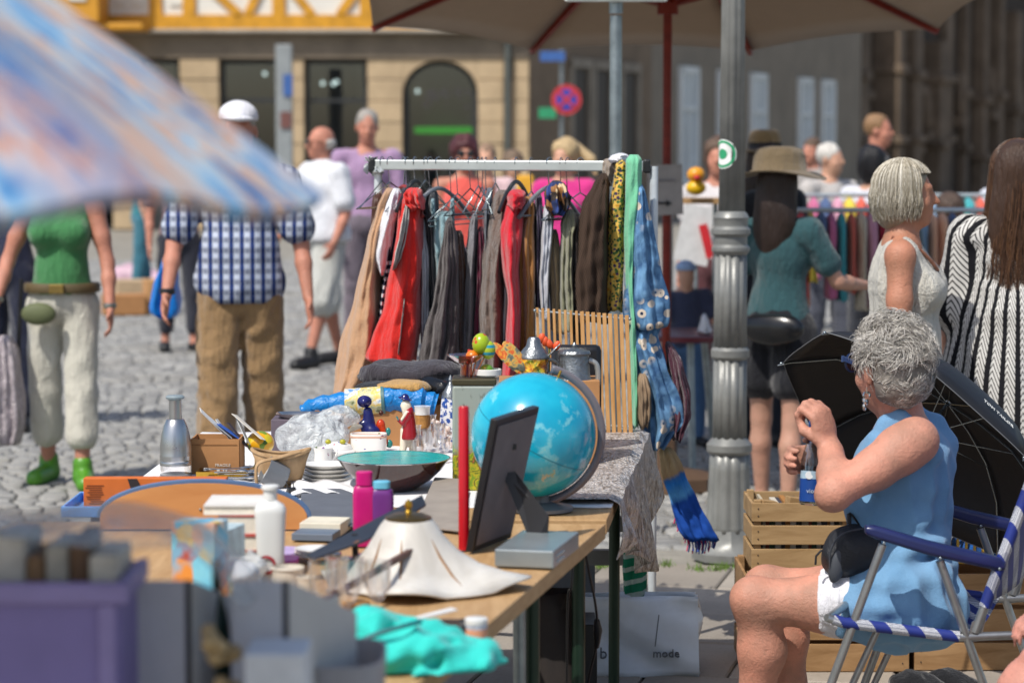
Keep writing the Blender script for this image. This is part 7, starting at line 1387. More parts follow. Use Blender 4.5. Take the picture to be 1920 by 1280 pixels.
# bottle of water with blue label
b0, b1 = at(1521, 946, 6.06), at(1527, 800, 6.075); ax3 = (b1 - b0).normalized(); Mb = lay((0, 0, 0), Vector((1, 0, 0)), ax3).to_3x3(); L_ = (b1 - b0).length; bt = empty('water_bottle', 'clear water bottle with dark blue label in the hands of the seated woman', 'bottle', b0)
mk('glass', MB().lathe([(.027, 0), (.0305, .004), (.0305, L_ * .56), (.024, L_ * .7), (.0135, L_ * .88), (.0135, L_)], b0, 32, M=Mb), glass('bottle glass', '#e4ecec', .03), bt); mk('water', MB().lathe([(.0285, .006), (.0285, L_ * .5), (.0283, L_ * .502)], b0, 28, M=Mb), glass('water', '#cfdde0', .02), bt)
mk('label', MB().lathe([(.0308, L_ * .05), (.0308, L_ * .34)], b0, 32, M=Mb, cap=False), mat('navy label', '#123f86', .4), bt); mk('label', MB().lathe([(.0309, L_ * .34), (.0309, L_ * .44)], b0, 32, M=Mb, cap=False), mat('silver blue label', '#9fb6c6', .4), bt); mk('neck_label', MB().lathe([(.0175, L_ * .8), (.0142, L_ * .88), (.0142, L_ * .97)], b0, 28, M=Mb, cap=False), mat('neck blue', '#1450a0', .4), bt)
mk('cap', MB().lathe([(.0145, L_ * .97), (.0145, L_ * 1.08), (.012, L_ * 1.09)], b0, 24, M=Mb), mat('blue cap', '#2860b0', .4), bt)
mb = MB(); pe = b0 + ax3 * L_ * .4 + Vector((-.012, -.0295, 0)); mb.lathe([(.010, -.001), (.010, .001)], pe, 20, M=Matrix.Rotation(R(80), 3, 'X')); mk('round_emblem', mb, mat('label white', '#dcdfe2', .4), bt)
mk('label_writing', text_mb('vio', .016, lay(b0 + ax3 * L_ * .2 + Vector((-.008, -.0318, 0)), (1, .25, 0), (-.2, -1, 0)), .0005), mat('label silver', '#b9c6d2', .4), bt)
# ------------------------------------------------------------ folding camping chair
M_nvy = mat('navy plastic arm', '#1c2452', .3); M_alu = mat('aluminium tube', '#9c9e9f', .32, .8, var=.12, scale=25)
k = NT('blue check sling'); z_ = k.sep(); tx = k.math('ADD', z_[0], k.math('MULTIPLY', z_[1], .4)); b1_ = k.stripes(k.math('ADD', tx, k.math('MULTIPLY', z_[2], .6)), 13.5, .5); b2_ = k.stripes(k.math('ADD', z_[1], k.math('MULTIPLY', z_[2], .3)), 13.5, .5); fi = k.vor(420, rnd=.0); kc = k.mix(b1_, '#1e2f7c', k.mix(k.math('LESS_THAN', fi, .45), '#c3c6cc', '#4a4f66')); M_chk = k.fin(k.mix(k.math('MULTIPLY', b2_, .35), kc, '#1a2558'), .6, 0, .4)
YN, YF_ = 5.76, 6.36; chr_ = empty('camping_chair', 'folding camping chair with navy armrests and blue checked sling', 'chair', (xat(1700, 6.05), 6.05, 0))
def rod(nm, a, b, r=.0105, m=None, **kw): return mk(nm, MB().tube([a, b] if not isinstance(a, list) else a, r, 14), m or M_alu, chr_)
def gl(px, py, Y):     # where the line of a leg meets the ground
    return at(px, py, Y)
for Y, dx, dy in ((YN, 0, 0), (YF_, 0, 0)):
    conv = lambda px, py: at(px, py, YN) + Vector((.36, .93, 0)) * ((Y - YN) * .9)
    P = [conv(1622, 992), conv(1640, 996), conv(1740, 1026), conv(1874, 1056)]; mb = MB(); rg_ = []
    for p, w_, h in ((P[0], .018, .010), (P[1], .022, .0155), (P[2], .0225, .017), (P[3], .019, .0165), (P[3] + Vector((.012, 0, -.004)), .014, .011)): rg_.append([p + Vector((0, y_ * w_, z_ * h)) for y_, z_ in ((-1, -.6), (-1, .5), (-.7, 1), (.7, 1), (1, .5), (1, -.6), (.7, -1), (-.7, -1))])
    ar = mk('armrest', mb.loft(rg_), M_nvy, chr_, bevel=.003)
    for p in (conv(1655, 1012), conv(1760, 1040), conv(1871, 1060)): mk('rivet', MB().ell(p + Vector((0, -.024, -.004)), (.004, .002, .004), 10, 6), M_gal, ar)
    a, b = conv(1655, 1020), conv(1558, 1282); t = (a.z - .01) / (a.z - b.z); rod('front_leg', a, a.lerp(b, t)); a, b = conv(1762, 1050), conv(1845, 1285); t = (a.z - .01) / (a.z - b.z); rod('rear_leg', a, a.lerp(b, t))
    rod('back_upright', conv(1828, 1185), conv(1985, 760), .0115); rod('seat_rail', [conv(1556, 1158), conv(1580, 1166), conv(1800, 1192), conv(1900, 1188)], .0, .0105) if False else mk('seat_rail', MB().tube([conv(1552, 1158), conv(1580, 1167), conv(1800, 1194), conv(1905, 1190)], .0105, 14), M_alu, chr_)
    mk('hinge_plate', MB().plate([conv(1822, 1165), conv(1850, 1150), conv(1838, 1200), conv(1812, 1204)], (0, -1, 0), .004), M_alu, chr_, smooth=False)
    mk('sling_wrap', MB().tube([conv(1562, 1160), conv(1582, 1166.5), conv(1798, 1193)], .0135, 14), M_chk, chr_); mk('sling_wrap', MB().tube([conv(1846, 1137), conv(1985, 762)], .0145, 14), M_chk, chr_)
    a, b = conv(1640, 1178), conv(1588, 1290); t = (a.z - .01) / (a.z - b.z) if a.z != b.z else 1; rod('inner_leg', a + Vector((.36, .93, 0)) * (.06 if Y == YN else -.06), a.lerp(b, t) + Vector((.36, .93, 0)) * (.06 if Y == YN else -.06), .0085)
cv = lambda px, py, y: at(px, py, YN) + Vector((.36, .93, 0)) * ((y - YN) * .9); dz = lambda v: -.03 * math.sin(math.pi * v)
mk('seat_sling', MB().sheet(lambda u_, v_: cv(1560, 1160, YN).lerp(cv(1800, 1193, YN), u_) + Vector((.36, .93, 0)) * ((YF_ - YN) * .9 * v_) + Vector((0, 0, dz(v_))), 20, 16), M_chk, chr_, solid=.002); mk('back_sling', MB().sheet(lambda u_, v_: cv(1850, 1130, YN).lerp(cv(1985, 762, YN), u_) + Vector((.36, .93, 0)) * ((YF_ - YN) * .9 * v_) + Vector((.03 * math.sin(math.pi * v_), 0, 0)), 20, 16), M_chk, chr_, solid=.002)
for p in ((1552, 1158), (1905, 1190), (1985, 762)): rod('cross_tube', cv(p[0], p[1], YN), cv(p[0], p[1], YF_), .0105)
rod('floor_bar', cv(1450, 1551, YN), cv(1450, 1551, YF_), .009)
# ------------------------------------------------------------ wooden crates, baskets
M_cr = wood('weathered crate wood', '#86643f', '#b38f66', 4, (1, 4, 6), .75, .3); M_cr2 = wood('paler crate wood', '#94764f', '#bb9c72', 4, (1, 4, 6), .75, .3)
def crate(label, px0, px1, Y, z0, rows, dep, m, rz=0):
    X0, X1 = xat(px0, Y), xat(px1, Y); c = empty('wooden_crate', label, 'crate', ((X0 + X1) / 2, Y, z0)); H_ = rows[-1][1]
    for y in (Y, Y + dep):
        for a, b in rows: mk('plank', MB().box(((X0 + X1) / 2, y, z0 + (a + b) / 2), (X1 - X0, .009, b - a)), m, c, smooth=False, bevel=.0015)
    for x in (X0 + .005, X1 - .005):
        for a, b in rows: mk('plank', MB().box((x, Y + dep / 2, z0 + (a + b) / 2 - .001), (.009, dep - .012, b - a - .003)), m, c, smooth=False, bevel=.0015)
        for y in (Y + .018, Y + dep - .018): mk('corner_post', MB().box((x + (.014 if x < (X0 + X1) / 2 else -.014), y, z0 + H_ / 2 + .004), (.022, .022, H_ + .008)), m, c, smooth=False, bevel=.002)
    for j in range(4): mk('bottom_plank', MB().box(((X0 + X1) / 2, Y + dep * (j + .5) / 4, z0 + .006), (X1 - X0 - .02, dep / 4 - .012, .01)), m, c, smooth=False)
    for x in (X0 + .02, X1 - .02):
        mb = MB()
        for a, b in rows:
            for zq in (.3, .7): mb.ell((x, Y - .005, z0 + a + (b - a) * zq), .0025, 6, 4)
        mk('nail', mb, mat('nail', '#4a4038', .5, .5), c)
    return c, X0, X1
rows = [(0.0, .085), (.098, .19), (.205, .30)]
crate('low wooden crate under the crate of records', 1400, 1712, 7.36, .004, rows, .34, M_cr); crate('low wooden crate with knots under the yellow baskets', 1722, 2010, 7.38, .004, rows, .34, M_cr)
zc = .316; uc_, X0, X1 = crate('small pale wooden crate packed with records and books', 1412, 1602, 7.4, zc, [(0, .062), (.076, .135), (.148, .205)], .26, M_cr2)
x = X0 + .02; i = 0; rcol = ['#2c2a28', '#b9ae98', '#7a3a2a', '#2f4a3a', '#c9c2b4', '#3a3a44', '#a8743a', '#d6cfc0']; rn = ['black', 'beige', 'rust red', 'dark green', 'cream', 'slate', 'amber', 'ivory']
while x < X1 - .02:
    w_ = random.uniform(.008, .02); h = random.uniform(.15, .19); nm_ = rn[i % 8]; mk('record_sleeve', MB().box((x + w_ / 2, 7.53, zc + .012 + h / 2), (w_ - .001, .2, h)), mat('sleeve %d' % (i % 8), rcol[i % 8], .6), label='%s record sleeve standing in the small pale crate' % nm_, cat='record', group='records in the small crate', smooth=False); x += w_; i += 1
for px, py, lb in ((1440, 944, 'scrap of pale wood on the edge of the record crate'), (1490, 938, 'second pale wood scrap lying on the records')): mk('wood_block', MB().box(at(px, py, 7.43), (.05, .04, .022), Euler((0, R(8), R(15)))), M_cr2, label=lb, cat='wood', smooth=False, bevel=.002)
def basket(label, px0, px1, Y, z0, h, dep, m):
    X0, X1 = xat(px0, Y), xat(px1, Y); c = empty('plastic_basket', label, 'basket', ((X0 + X1) / 2, Y, z0))
    mk('rim', MB().box(((X0 + X1) / 2, Y, z0 + h - .009), (X1 - X0 + .02, .012, .018)), m, c, smooth=False, bevel=.003); mk('rim', MB().box(((X0 + X1) / 2, Y + dep, z0 + h - .009), (X1 - X0 + .02, .012, .018)), m, c, smooth=False, bevel=.003)
    for z in (.006, h * .48): mk('band', MB().box(((X0 + X1) / 2, Y, z0 + z), (X1 - X0, .007, .012)), m, c, smooth=False)
    n = 9
    for i in range(n + 1): x = X0 + (X1 - X0) * i / n; mk('bar', MB().box((x, Y, z0 + h / 2), (.008, .006, h - .01)), m, c, smooth=False)
    for x in (X0, X1): mk('side', MB().box((x, Y + dep / 2, z0 + h / 2), (.006, dep, h)), m, c, smooth=False)
    mk('floor', MB().box(((X0 + X1) / 2, Y + dep / 2, z0 + .004), (X1 - X0, dep, .006)), m, c, smooth=False)
    return c, X0, X1
M_yel = mat('yellow plastic', '#d6a93c', .4); zb_ = .316
bs, X0, X1 = basket('yellow plastic basket full of blue things behind the chair', 1770, 1912, 7.5, zb_, .2, .26, M_yel); lump('blue_bundle', 'bundle of blue cloth inside the yellow basket', 'cloth', [(1840, 1060, 62, 56, .1), (1810, 1050, 34, 50, .09), (1870, 1052, 34, 50, .09)], C('royal blue', '#1a56a0', .2), 7.62, .01, .01, 51, zb_ + .008)
bs2, a_, b_ = basket('second yellow plastic basket next to the record crate', 1612, 1762, 7.52, zb_, .19, .24, M_yel); lump('blue_bundle', 'bundle of dark blue cloth inside the second yellow basket', 'cloth', [(1690, 1060, 62, 50, .09), (1660, 1050, 34, 46, .08)], C('navy cloth', '#1d2f62', .2), 7.63, .01, .01, 52, zb_ + .008)
mk('blue_pole', MB().tube([at(1772, 962, 7.45), at(1888, 976, 7.45)], .009, 12), mat('blue tube', '#2a5ca8', .35), label='blue plastic pole lying across the yellow basket', cat='pole')
wh = empty('coat_hanger', 'white wire hanger standing in the yellow basket before the backpack', 'hanger', at(1850, 975, 7.4)); mk('wire', MB().tube(curvepts([at(1790, 960, 7.42), at(1838, 968, 7.42), at(1866, 950, 7.41), at(1882, 930, 7.4), at(1876, 918, 7.4), at(1862, 920, 7.4), at(1852, 928, 7.4)], 5), .0028, 8), mat('white wire', '#d9dad6', .3), wh)
# ------------------------------------------------------------ black backpack with swoosh
bp_ = empty('backpack', 'black backpack with small white sports emblem under the black umbrella', 'backpack', at(1850, 985, 7.6)); S = SDF(); Yb = 7.66; s_ = Yb / F
S.ell(at(1848, 920, Yb), (78 * s_, .1, 92 * s_), .02); S.ell(at(1848, 985, Yb), (76 * s_, .11, 60 * s_), .03); S.cut((0, 0, zb_ + .2), (0, 0, -1)); V, Fq = S.mesh(.009, folds(8, .003, 20, 40)); mkraw('sack', V, Fq, mat('black ripstop', '#2a2422', .7, var=.2, bump=.3, bscale=120), bp_)
S = SDF(); S.ell(at(1822, 925, Yb - .085), (34 * s_, .03, 46 * s_), .02); S.ell(at(1876, 925, Yb - .085), (34 * s_, .03, 46 * s_), .02); S.ell(at(1848, 950, Yb - .09), (52 * s_, .03, 40 * s_), .02); V, Fq = S.mesh(.008); mkraw('front_pocket', V, Fq, mat('brown black nylon', '#3a302c', .7), bp_)
for pts in ([(1786, 960), (1790, 905), (1822, 876), (1848, 890)], [(1910, 960), (1906, 905), (1876, 876), (1848, 890)]): mk('piping', MB().tube(curvepts([at(px, py, Yb - .112) for px, py in pts], 6), .006, 8), mat('black piping', '#101012', .5), bp_)
mk('top_arch', MB().tube(curvepts([at(1780, 890, Yb - .1), at(1810, 850, Yb - .1), at(1850, 838, Yb - .1), at(1895, 852, Yb - .1), at(1918, 890, Yb - .1)], 6), .007, 8), mat('black piping', '#101012', .5), bp_)
sw = [(1841, 944), (1846, 950), (1864, 941)]; P_ = [at(1840, 942, Yb - .124), at(1842, 948, Yb - .124), at(1847, 949.5, Yb - .124), at(1865, 940.5, Yb - .124), at(1848, 945.5, Yb - .124), at(1844, 945, Yb - .124)]; mk('emblem', MB().plate(P_, (0, -1, 0), .002), M_blkp, bp_, smooth=False)
# ------------------------------------------------------------ black umbrella lying open behind her
um = empty('black_umbrella', 'open black folding umbrella lying behind the seated woman', 'umbrella', at(1760, 960, 7.05)); ax_ = Vector((-.62, -.40, -.674)).normalized(); u1 = ax_.cross(Vector((0, 0, 1))).normalized(); v1 = u1.cross(ax_).normalized(); CU = at(1714.7, 836, 7.05); RU = .468; DU = .18
def us(r, t, off=0.0):
    g = abs(math.sin(4 * (t - T0))); rr = r * (1 - .06 * g * (r / RU) ** 2); return CU - ax_ * (DU * (1 - (r / RU) ** 3.2) + off) + (u1 * math.cos(t) + v1 * math.sin(t)) * rr
T0 = .724; k = NT('black umbrella cloth'); k.bump(k.noise(16, 3), .2, .01); M_umb = k.fin(k.mix(k.noise(5, 3), '#15161a', '#202126'), .55, 0, .4)
for j in range(8):
    t0 = T0 + j * math.pi / 4; mk('canopy_panel', MB().sheet(lambda u_, v_: us(.01 + (RU - .01) * v_, t0 + math.pi / 4 * u_), 10, 12), M_umb, um, solid=.0015)
    mk('rib', MB().tube([us(RU * q_, t0, -.006) for q_ in (.02, .25, .5, .75, .97, 1.02)], .0022, 6), M_chr, um); mk('strut', MB().tube([CU - ax_ * (DU * .25), us(RU * .52, t0, -.008)], .002, 6), M_chr, um); mk('rib_tip', MB().ell(us(RU * 1.01, t0), .005, 8, 6), M_chr, um)
    mk('edge_seam', MB().tube([us(RU, t0 + math.pi / 4 * q_ / 8) for q_ in range(9)], .0015, 6), mat('seam grey', '#6c6e70', .5), um)
mk('shaft', MB().tube([CU - ax_ * DU, CU + ax_ * .34], .005, 10), M_chr, um); mk('grip', MB().tube([CU + ax_ * .34, CU + ax_ * .44], .013, 12), M_blkp, um); mk('runner', MB().tube([CU - ax_ * .06, CU - ax_ * .02], .011, 12), M_blkp, um)
def proj(p):
    d = Vector(p) - Vector((0, 0, CAMZ)); z = d.y * cp - d.z * sp; return CX + F * d.x / z, CY - F * (d.y * sp + d.z * cp) / z
best = min(((proj(us(RU * .9, R(a), .004)), a) for a in range(0, 360, 2)), key=lambda e: (e[0][0] - 1862) ** 2 + (e[0][1] - 782) ** 2); ta = R(best[1]); pc = us(RU * .9, ta, .006); tg = (us(RU * .9, ta + .1, .006) - us(RU * .9, ta - .1, .006)).normalized(); tg = tg if tg.x > 0 else -tg; rd = (us(RU * .95, ta) - us(RU * .85, ta)).normalized(); nn = tg.cross(rd).normalized(); nn = nn if nn.dot(-ax_) > 0 else -nn
mk('lettering', text_mb('TOM TAILOR', .019, lay(pc + nn * .004, tg, nn), .0008), mat('white lettering', '#d8dad8', .5), um)
print('UMB text', best, [tuple(int(v) for v in proj(us(RU, T0 + j * math.pi / 4))) for j in range(8)])
# ------------------------------------------------------------ people on the square
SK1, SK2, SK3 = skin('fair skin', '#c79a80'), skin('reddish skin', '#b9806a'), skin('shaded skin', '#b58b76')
M_bsh = mat('black shoe', '#1b1b1d', .5); M_trw = C('off white trousers', '#c2bfb2', .08); M_wsh = C('white shirt cloth', '#d9dbe0', .05)
def std(J, infl=.016, **kw): return lambda S: top_prims(S, J, infl, **kw)
def legs(J, **kw): return lambda S: leg_prims(S, J, **kw)
def pX(px, Y): return xat(px, Y)
# woman in green top and white capri trousers
J = stand_joints(1.66, .12, 0, (14, 14), (20, 30), female=True, fwdL=8, fwdR=6); gw, q, Mn = figure('woman in green tank top and cream capri trousers with green shoes', pX(118, 11.6), 11.6, 0, 1.66, J, SK2, [
    ('tank_top', C('green jersey', '#3f7a4a', .12), std(J, .014, sleeve=0, fem=True, hem_z=.955), folds(1, .005)), ('trousers', M_trw, legs(J, t=1.56, infl=.02, flare=.018), folds(2, .006, 12, 40))], fem=True, hair=(hairmat('ash hair', '#8a7358'), 'short'))
for sd in 'LR': shoe(gw, J, mat('leaf green leather', '#4f8a24', .35), sd, 1.05, ankle=True)
def sub(root, name, m, fn, res=.01, d=None):     # extra piece in a standing person's own axes
    S = SDF(); fn(S); V, Fq = S.mesh(res, d); o = mkraw(name, V, Fq, m, None, (0, 0, 0)); o.parent = root; o.location = (0, 0, 0); return o
def subm(root, name, mb, m, **kw):
    o = mk(name, mb, m, None, origin=(0, 0, 0), **kw); o.parent = root; o.location = (0, 0, 0); return o
subm(gw, 'belt', MB().lathe([(.178, .93), (.183, .94), (.183, .965), (.178, .975)], (0, 0, 0), 32, ripple=lambda t, z: -.24 * abs(math.sin(t)) ** 2), mat('olive belt', '#5a4c30', .6)); subm(gw, 'buckle', MB().box((.0, -.145, .952), (.07, .02, .045)), mat('antique brass', '#8a7440', .35, .7), smooth=False, bevel=.004)
sub(gw, 'belly_bag', mat('olive nylon', '#59603f', .7), lambda S: (S.ell((-.085, -.155, .835), (.085, .035, .055), .02),)); subm(gw, 'strap', MB().tube([(-.17, -.12, 1.0), (-.2, -.06, .7), (-.205, -.05, .42)], .01, 6, flat=.4), M_blkp)
for sd in 'LR': subm(gw, 'wristwatch', MB().lathe([(.03, -.012), (.033, 0), (.03, .012)], J['wr' + sd] * .92 + J['el' + sd] * .08, 16), mat('watch steel', '#8f8f88', .3, .7))
bgp = at(14, 720, 11.5); bg_ = empty('carrier_bag', 'white and grey plastic carrier bag in the hand of the woman in green', 'bag', bgp - Vector((0, 0, .25))); garment('bag_sack', '', [(628, -2, 22), (660, -8, 34), (740, -12, 44), (800, -12, 46), (832, -4, 36)], film('greyish bag film', '#b9aeb2', 1.0), depth=.1, parent=bg_, Yf=lambda px: 11.5, nf=5, fold=.2); garment('contents', '', [(770, -8, 36), (800, -8, 40), (828, -2, 32)], mat('dark goods', '#5c5856', .7), depth=.07, parent=bg_, Yf=lambda px: 11.5)
# man in checked shirt, cap and cargo trousers
k = NT('navy check shirt'); z_ = k.sep(); s1 = k.stripes(z_[0], 21, .5); s2 = k.stripes(z_[2], 21, .5); s3 = k.stripes(z_[0], 42, .14); kc = k.mix(s1, '#b4bccc', '#2c3f74'); kc = k.mix(k.math('MULTIPLY', s2, .62), kc, '#1b2648'); kc = k.mix(k.math('MULTIPLY', s3, .5), kc, '#dfe3ea'); k.bump(k.noise(30, 3), .3); M_plaid = k.fin(kc, .9, 0, .2)
J = stand_joints(1.82, -.12, 0, (16, 18), (18, 22), fwdL=2, fwdR=6); pm, q, Mn = figure('man in navy checked shirt, white cap and tan cargo trousers', pX(450, 11.1), 11.1, R(6), 1.82, J, SK2, [
    ('shirt', M_plaid, std(J, .026, sleeve=.72, hem_z=.86, wide=.032), folds(3, .006, 10, 30)), ('trousers', C('tan cargo cotton', '#8f7350', .12, .3), legs(J, t=1.98, infl=.03, flare=.018), folds(4, .009, 12, 42, .8))], hair=(hairmat('grey hair', '#9a948c'), 'short'))
for sd in 'LR': shoe(pm, J, mat('brown shoe', '#4a382a', .6), sd, 1.05)
def cap(root, q, k, m, bill=True):
    S = SDF(); S.ell(q(0, .015, .06), np.array((.088, .105, .075)) * k, .01); S.cut(q(0, 0, .045), (0, 0, -1)); V, Fq = S.mesh(.009); o = mkraw('cap', V, Fq, m, None, (0, 0, 0)); o.parent = root; o.location = (0, 0, 0)
    if bill: S = SDF(); S.ell(q(0, -.12, .052), np.array((.07, .07, .012)) * k, .01); V, Fq = S.mesh(.008); b = mkraw('cap_bill', V, Fq, m, None, (0, 0, 0)); b.parent = root; b.location = (0, 0, 0)
cap(pm, q, J['k'], C('white cotton', '#dcdce2', .06)); subm(pm, 'wristwatch', MB().lathe([(.032, -.014), (.036, 0), (.032, .014)], J['wrR'] * .92 + J['elR'] * .08, 16), M_blkp)
# bald man in white shirt and shorts
J = stand_joints(1.79, .22, 0, (12, 35), (12, 40), fwdL=-5, fwdR=5); bm_, q, Mn = figure('bald man in white shirt and pale shorts walking past the shop', pX(606, 18.1), 18.1, R(-50), 1.79, J, SK2, [
    ('shirt', M_wsh, std(J, .03, sleeve=.7, hem_z=.9, fat=1.22, wide=.03), folds(5, .006)), ('shorts', C('pale grey shorts', '#b9bab4', .08), legs(J, t=.98, infl=.035, flare=.03, fat=1.2), folds(6, .007))], hair=(hairmat('white hair', '#bdb8b0'), 'bald'), fat=1.1, glasses=M_blkp, yaw=R(-18))
for sd in 'LR': shoe(bm_, J, M_bsh, sd, 1.1, ankle=True)
subm(bm_, 'belt', MB().lathe([(.195, .985), (.2, .99), (.2, 1.02), (.195, 1.025)], (0, 0, 0), 28, ripple=lambda t, z: -.22 * abs(math.sin(t)) ** 2), mat('dark belt', '#2a2622', .5))
# man in mauve polo
J = stand_joints(1.93, .05, 0, (10, 20), (10, 25)); mm, q, Mn = figure('grey haired man in mauve polo shirt behind the bald man', pX(690, 19.4), 19.4, R(8), 1.93, J, SK2, [('polo_shirt', C('mauve pique', '#a487a8', .1), std(J, .016, sleeve=.75, hem_z=.86), folds(7, .006)), ('trousers', C('grey lilac trousers', '#6f6670', .1), legs(J, t=1.95, infl=.025), folds(8, .006))], hair=(hairmat('grey hair', '#9a948c'), 'short'), nod=R(8))
for sd in 'LR': shoe(mm, J, M_bsh, sd)
# women behind the clothes rail
def simple(label, px, Y, H, rz, top_c, leg_c, hairc, hkind, sk=SK1, fem=True, sleeve=.5, legt=1.95, yaw=0, arms=((10, 15), (10, 15)), glasses=None, seed=1, hem=.9, group=None, shoes=M_bsh, fwd=(0, 0), nod=0):
    J = stand_joints(H, .06, 0, arms[0], arms[1], female=fem, fwdL=fwd[0], fwdR=fwd[1])
    top_m = top_c if not isinstance(top_c, str) else C('top ' + top_c, top_c, .1); leg_m = leg_c if not isinstance(leg_c, str) else C('legs ' + leg_c, leg_c, .1)
    o, q, Mn = figure(label, pX(px, Y), Y, R(rz), H, J, sk, [('top', top_m, std(J, .018, sleeve=sleeve, fem=fem, hem_z=hem), folds(seed, .006)), ('trousers' if legt > 1.2 else 'shorts', leg_m, legs(J, t=legt, infl=.022), folds(seed + 50, .006))], res=.015, fem=fem, hair=(hairmat('hair ' + hairc, hairc), hkind), yaw=R(yaw), glasses=glasses, nod=R(nod))
    for sd in 'LR': shoe(o, J, shoes, sd, res=.015)
    return o, q, Mn, J
simple('woman with dark red hair and sunglasses in coral tank top behind the rail', 872, 16.8, 1.70, 5, '#d2584e', '#4a4a58', '#4a2024', 'curly', SK2, sleeve=0, glasses=M_blkp, seed=11)
simple('person with light brown hair in pale pink shirt behind the rail', 912, 19.0, 1.66, -5, '#cfb2b4', '#5a5a62', '#8a705a', 'short', SK1, seed=12)
o, q, Mn, J = simple('blonde woman in bright pink blouse behind the rail', 1058, 16.6, 1.68, -15, '#c8327e', '#3c4250', '#b59c74', 'full', SK1, sleeve=.6, seed=13, yaw=-10); sub(o, 'ponytail', hairmat('hair #b59c74', '#b59c74'), lambda S: (S.cone(q(.05, .1, .06), q(.16, .1, -.02), .05, .03, .03), S.cone(q(.16, .1, -.02), q(.2, .1, -.12), .03, .012, .03)), .012, folds(4, .006, 40, 90))
simple('woman in white blouse carrying a yellow bag behind the rail', 962, 20.5, 1.6, 12, '#d4cfc8', '#b57a2a', '#6d5a48', 'full', SK1, seed=14); yb_ = at(985, 362, 20.2); mk('yellow_bag', MB().box(yb_, (.17, .09, .3), taper=(.8, .8)), mat('yellow canvas', '#d9a02a', .7), label='yellow canvas bag beside the woman in white blouse', cat='bag', smooth=False, bevel=.02)
# stroller with a blue bag and others on the left
simple('person in dark trousers walking with a blue plastic bag', 338, 19.4, 1.7, 20, '#8a6a70', '#2b2d38', '#4a3a2e', 'short', SK2, fem=False, seed=15, legt=1.7); garment('blue_bag', 'bright blue plastic carrier bag behind the man in checked shirt', [(466, 318, 326), (490, 304, 332), (530, 290, 336), (570, 280, 340), (588, 284, 338), (594, 296, 330)], mat('blue carrier plastic', '#0f78d0', .35, var=.08), 'bag', .14, Yf=lambda px: 12.4, nf=4, fold=.16)
simple('person in navy clothes partly behind the woman in green', 18, 14.0, 1.7, -10, '#23283e', '#1d2236', '#3a2e26', 'short', SK2, fem=False, seed=16, sleeve=.9)
simple('shopper in teal shirt bending near boxes on the far cobbles', 268, 26.0, 1.66, 100, '#2f7a86', '#3a6f80', '#5a4a3c', 'short', SK1, seed=17)
for px, py, w_, h, d_, m, lb in ((265, 575, .55, .28, .4, mat('beige carton', '#b39a7a', .8), 'beige carton on the cobbles behind the woman in green'), (232, 590, .4, .2, .3, M_card, 'brown carton on the cobbles next to the pink bag'), (300, 588, .3, .34, .3, mat('tan carton', '#b58a5c', .8), 'tan carton leaning behind the blue plastic bag')): c = on(px, py, 0); mk('carton', MB().box((c.x, c.y, h / 2 + .003), (w_, d_, h), .3), m, label=lb, cat='box', smooth=False, bevel=.01)
c = on(250, 545, 0); S = SDF(); S.ell((c.x, c.y, .14), (.3, .2, .17), .05); S.ell((c.x + .25, c.y, .1), (.2, .2, .13), .05); S.cut((0, 0, .003), (0, 0, -1)); V, Fq = S.mesh(.03, folds(5, .02, 8, 20)); mkraw('bag_heap', V, Fq, mat('pink white plastic', '#c3a2b0', .5, var=.2, scale=5), origin=(c.x, c.y, .003), label='pinkish white plastic sack on the far cobbles', cat='sack')
# ------------------------------------------------------------ right side: woman in hat and teal T-shirt
def hat(root, q, k, m, band=None, s=1.0, tilt=0, flop=.02):
    c = Vector(q(0, .02, .075)); mb = MB().lathe([(.165 * s, .012), (.15 * s, .004), (.1 * s, .0), (.094 * s, .0), (.09 * s, .06), (.08 * s, .092), (.05 * s, .104), (.01 * s, .1)], c, 48, cap=False, ripple=lambda t, z: .0); V = []
    for (x, y, z) in mb.v:
        r = math.hypot(x - c.x, y - c.y); a = math.atan2(y - c.y, x - c.x); V.append((x, y, z - max(0, r - .095 * s) * (.35 + flop * 12 * math.sin(2 * a + 1.2))))
    mb.v = V; o = subm(root, 'hat', mb, m, solid=.004, angle=180)
    if band: subm(root, 'hat_band', MB().lathe([(.0955 * s, .006), (.096 * s, .02), (.094 * s, .034)], c, 48, cap=False), band)
M_hat = C('brown felt hat', '#6f6049', .08); M_teal = C('teal jersey', '#2d4f54', .1)
J = stand_joints(1.56, .08, 0, (14, 18), (22, 62), female=True, fwdL=0, fwdR=22); J['hipL'], J['hipR'] = J['hipL'], J['hipR']
hw, q, Mn = figure('woman in brown felt hat, teal T-shirt and black shorts seen from behind', pX(1458, 10.6), 10.6, R(148), 1.56, J, SK3, [('t_shirt', M_teal, std(J, .014, sleeve=.62, fem=True, hem_z=.94), folds(21, .006)), ('shorts', C('black denim', '#191a20', .15), legs(J, t=.52, infl=.026, flare=.02, top_z=1.04), folds(22, .006))], res=.011, fem=True, hair=(hairmat('dark brown hair', '#2a1d17'), 'long'), yaw=R(10))
hat(hw, q, J['k'], M_hat, None, 1.25)
for sd in 'LR': shoe(hw, J, M_bsh, sd)
sub(hw, 'shoulder_bag', mat('black glossy leather', '#131417', .25), lambda S: (S.ell((-.06, .175, .84), (.15, .05, .075), .03), S.cut((0, 0, .9), (0, 0, 1))), .009); subm(hw, 'bag_strap', MB().tube(curvepts([(.12, .14, 1.38), (.16, .16, 1.15), (.1, .19, .93)], 5), .012, 6, flat=.4), M_blkp)
o, q, Mn, J = simple('person in light straw hat with black band behind the lamp post', 1432, 13.2, 1.66, 165, '#20242a', '#23262e', '#2a1d17', 'long', SK2, seed=23); hat(o, q, J['k'], C('straw felt', '#8a7350', .1), mat('black band', '#15130f', .7), .95, flop=.0)
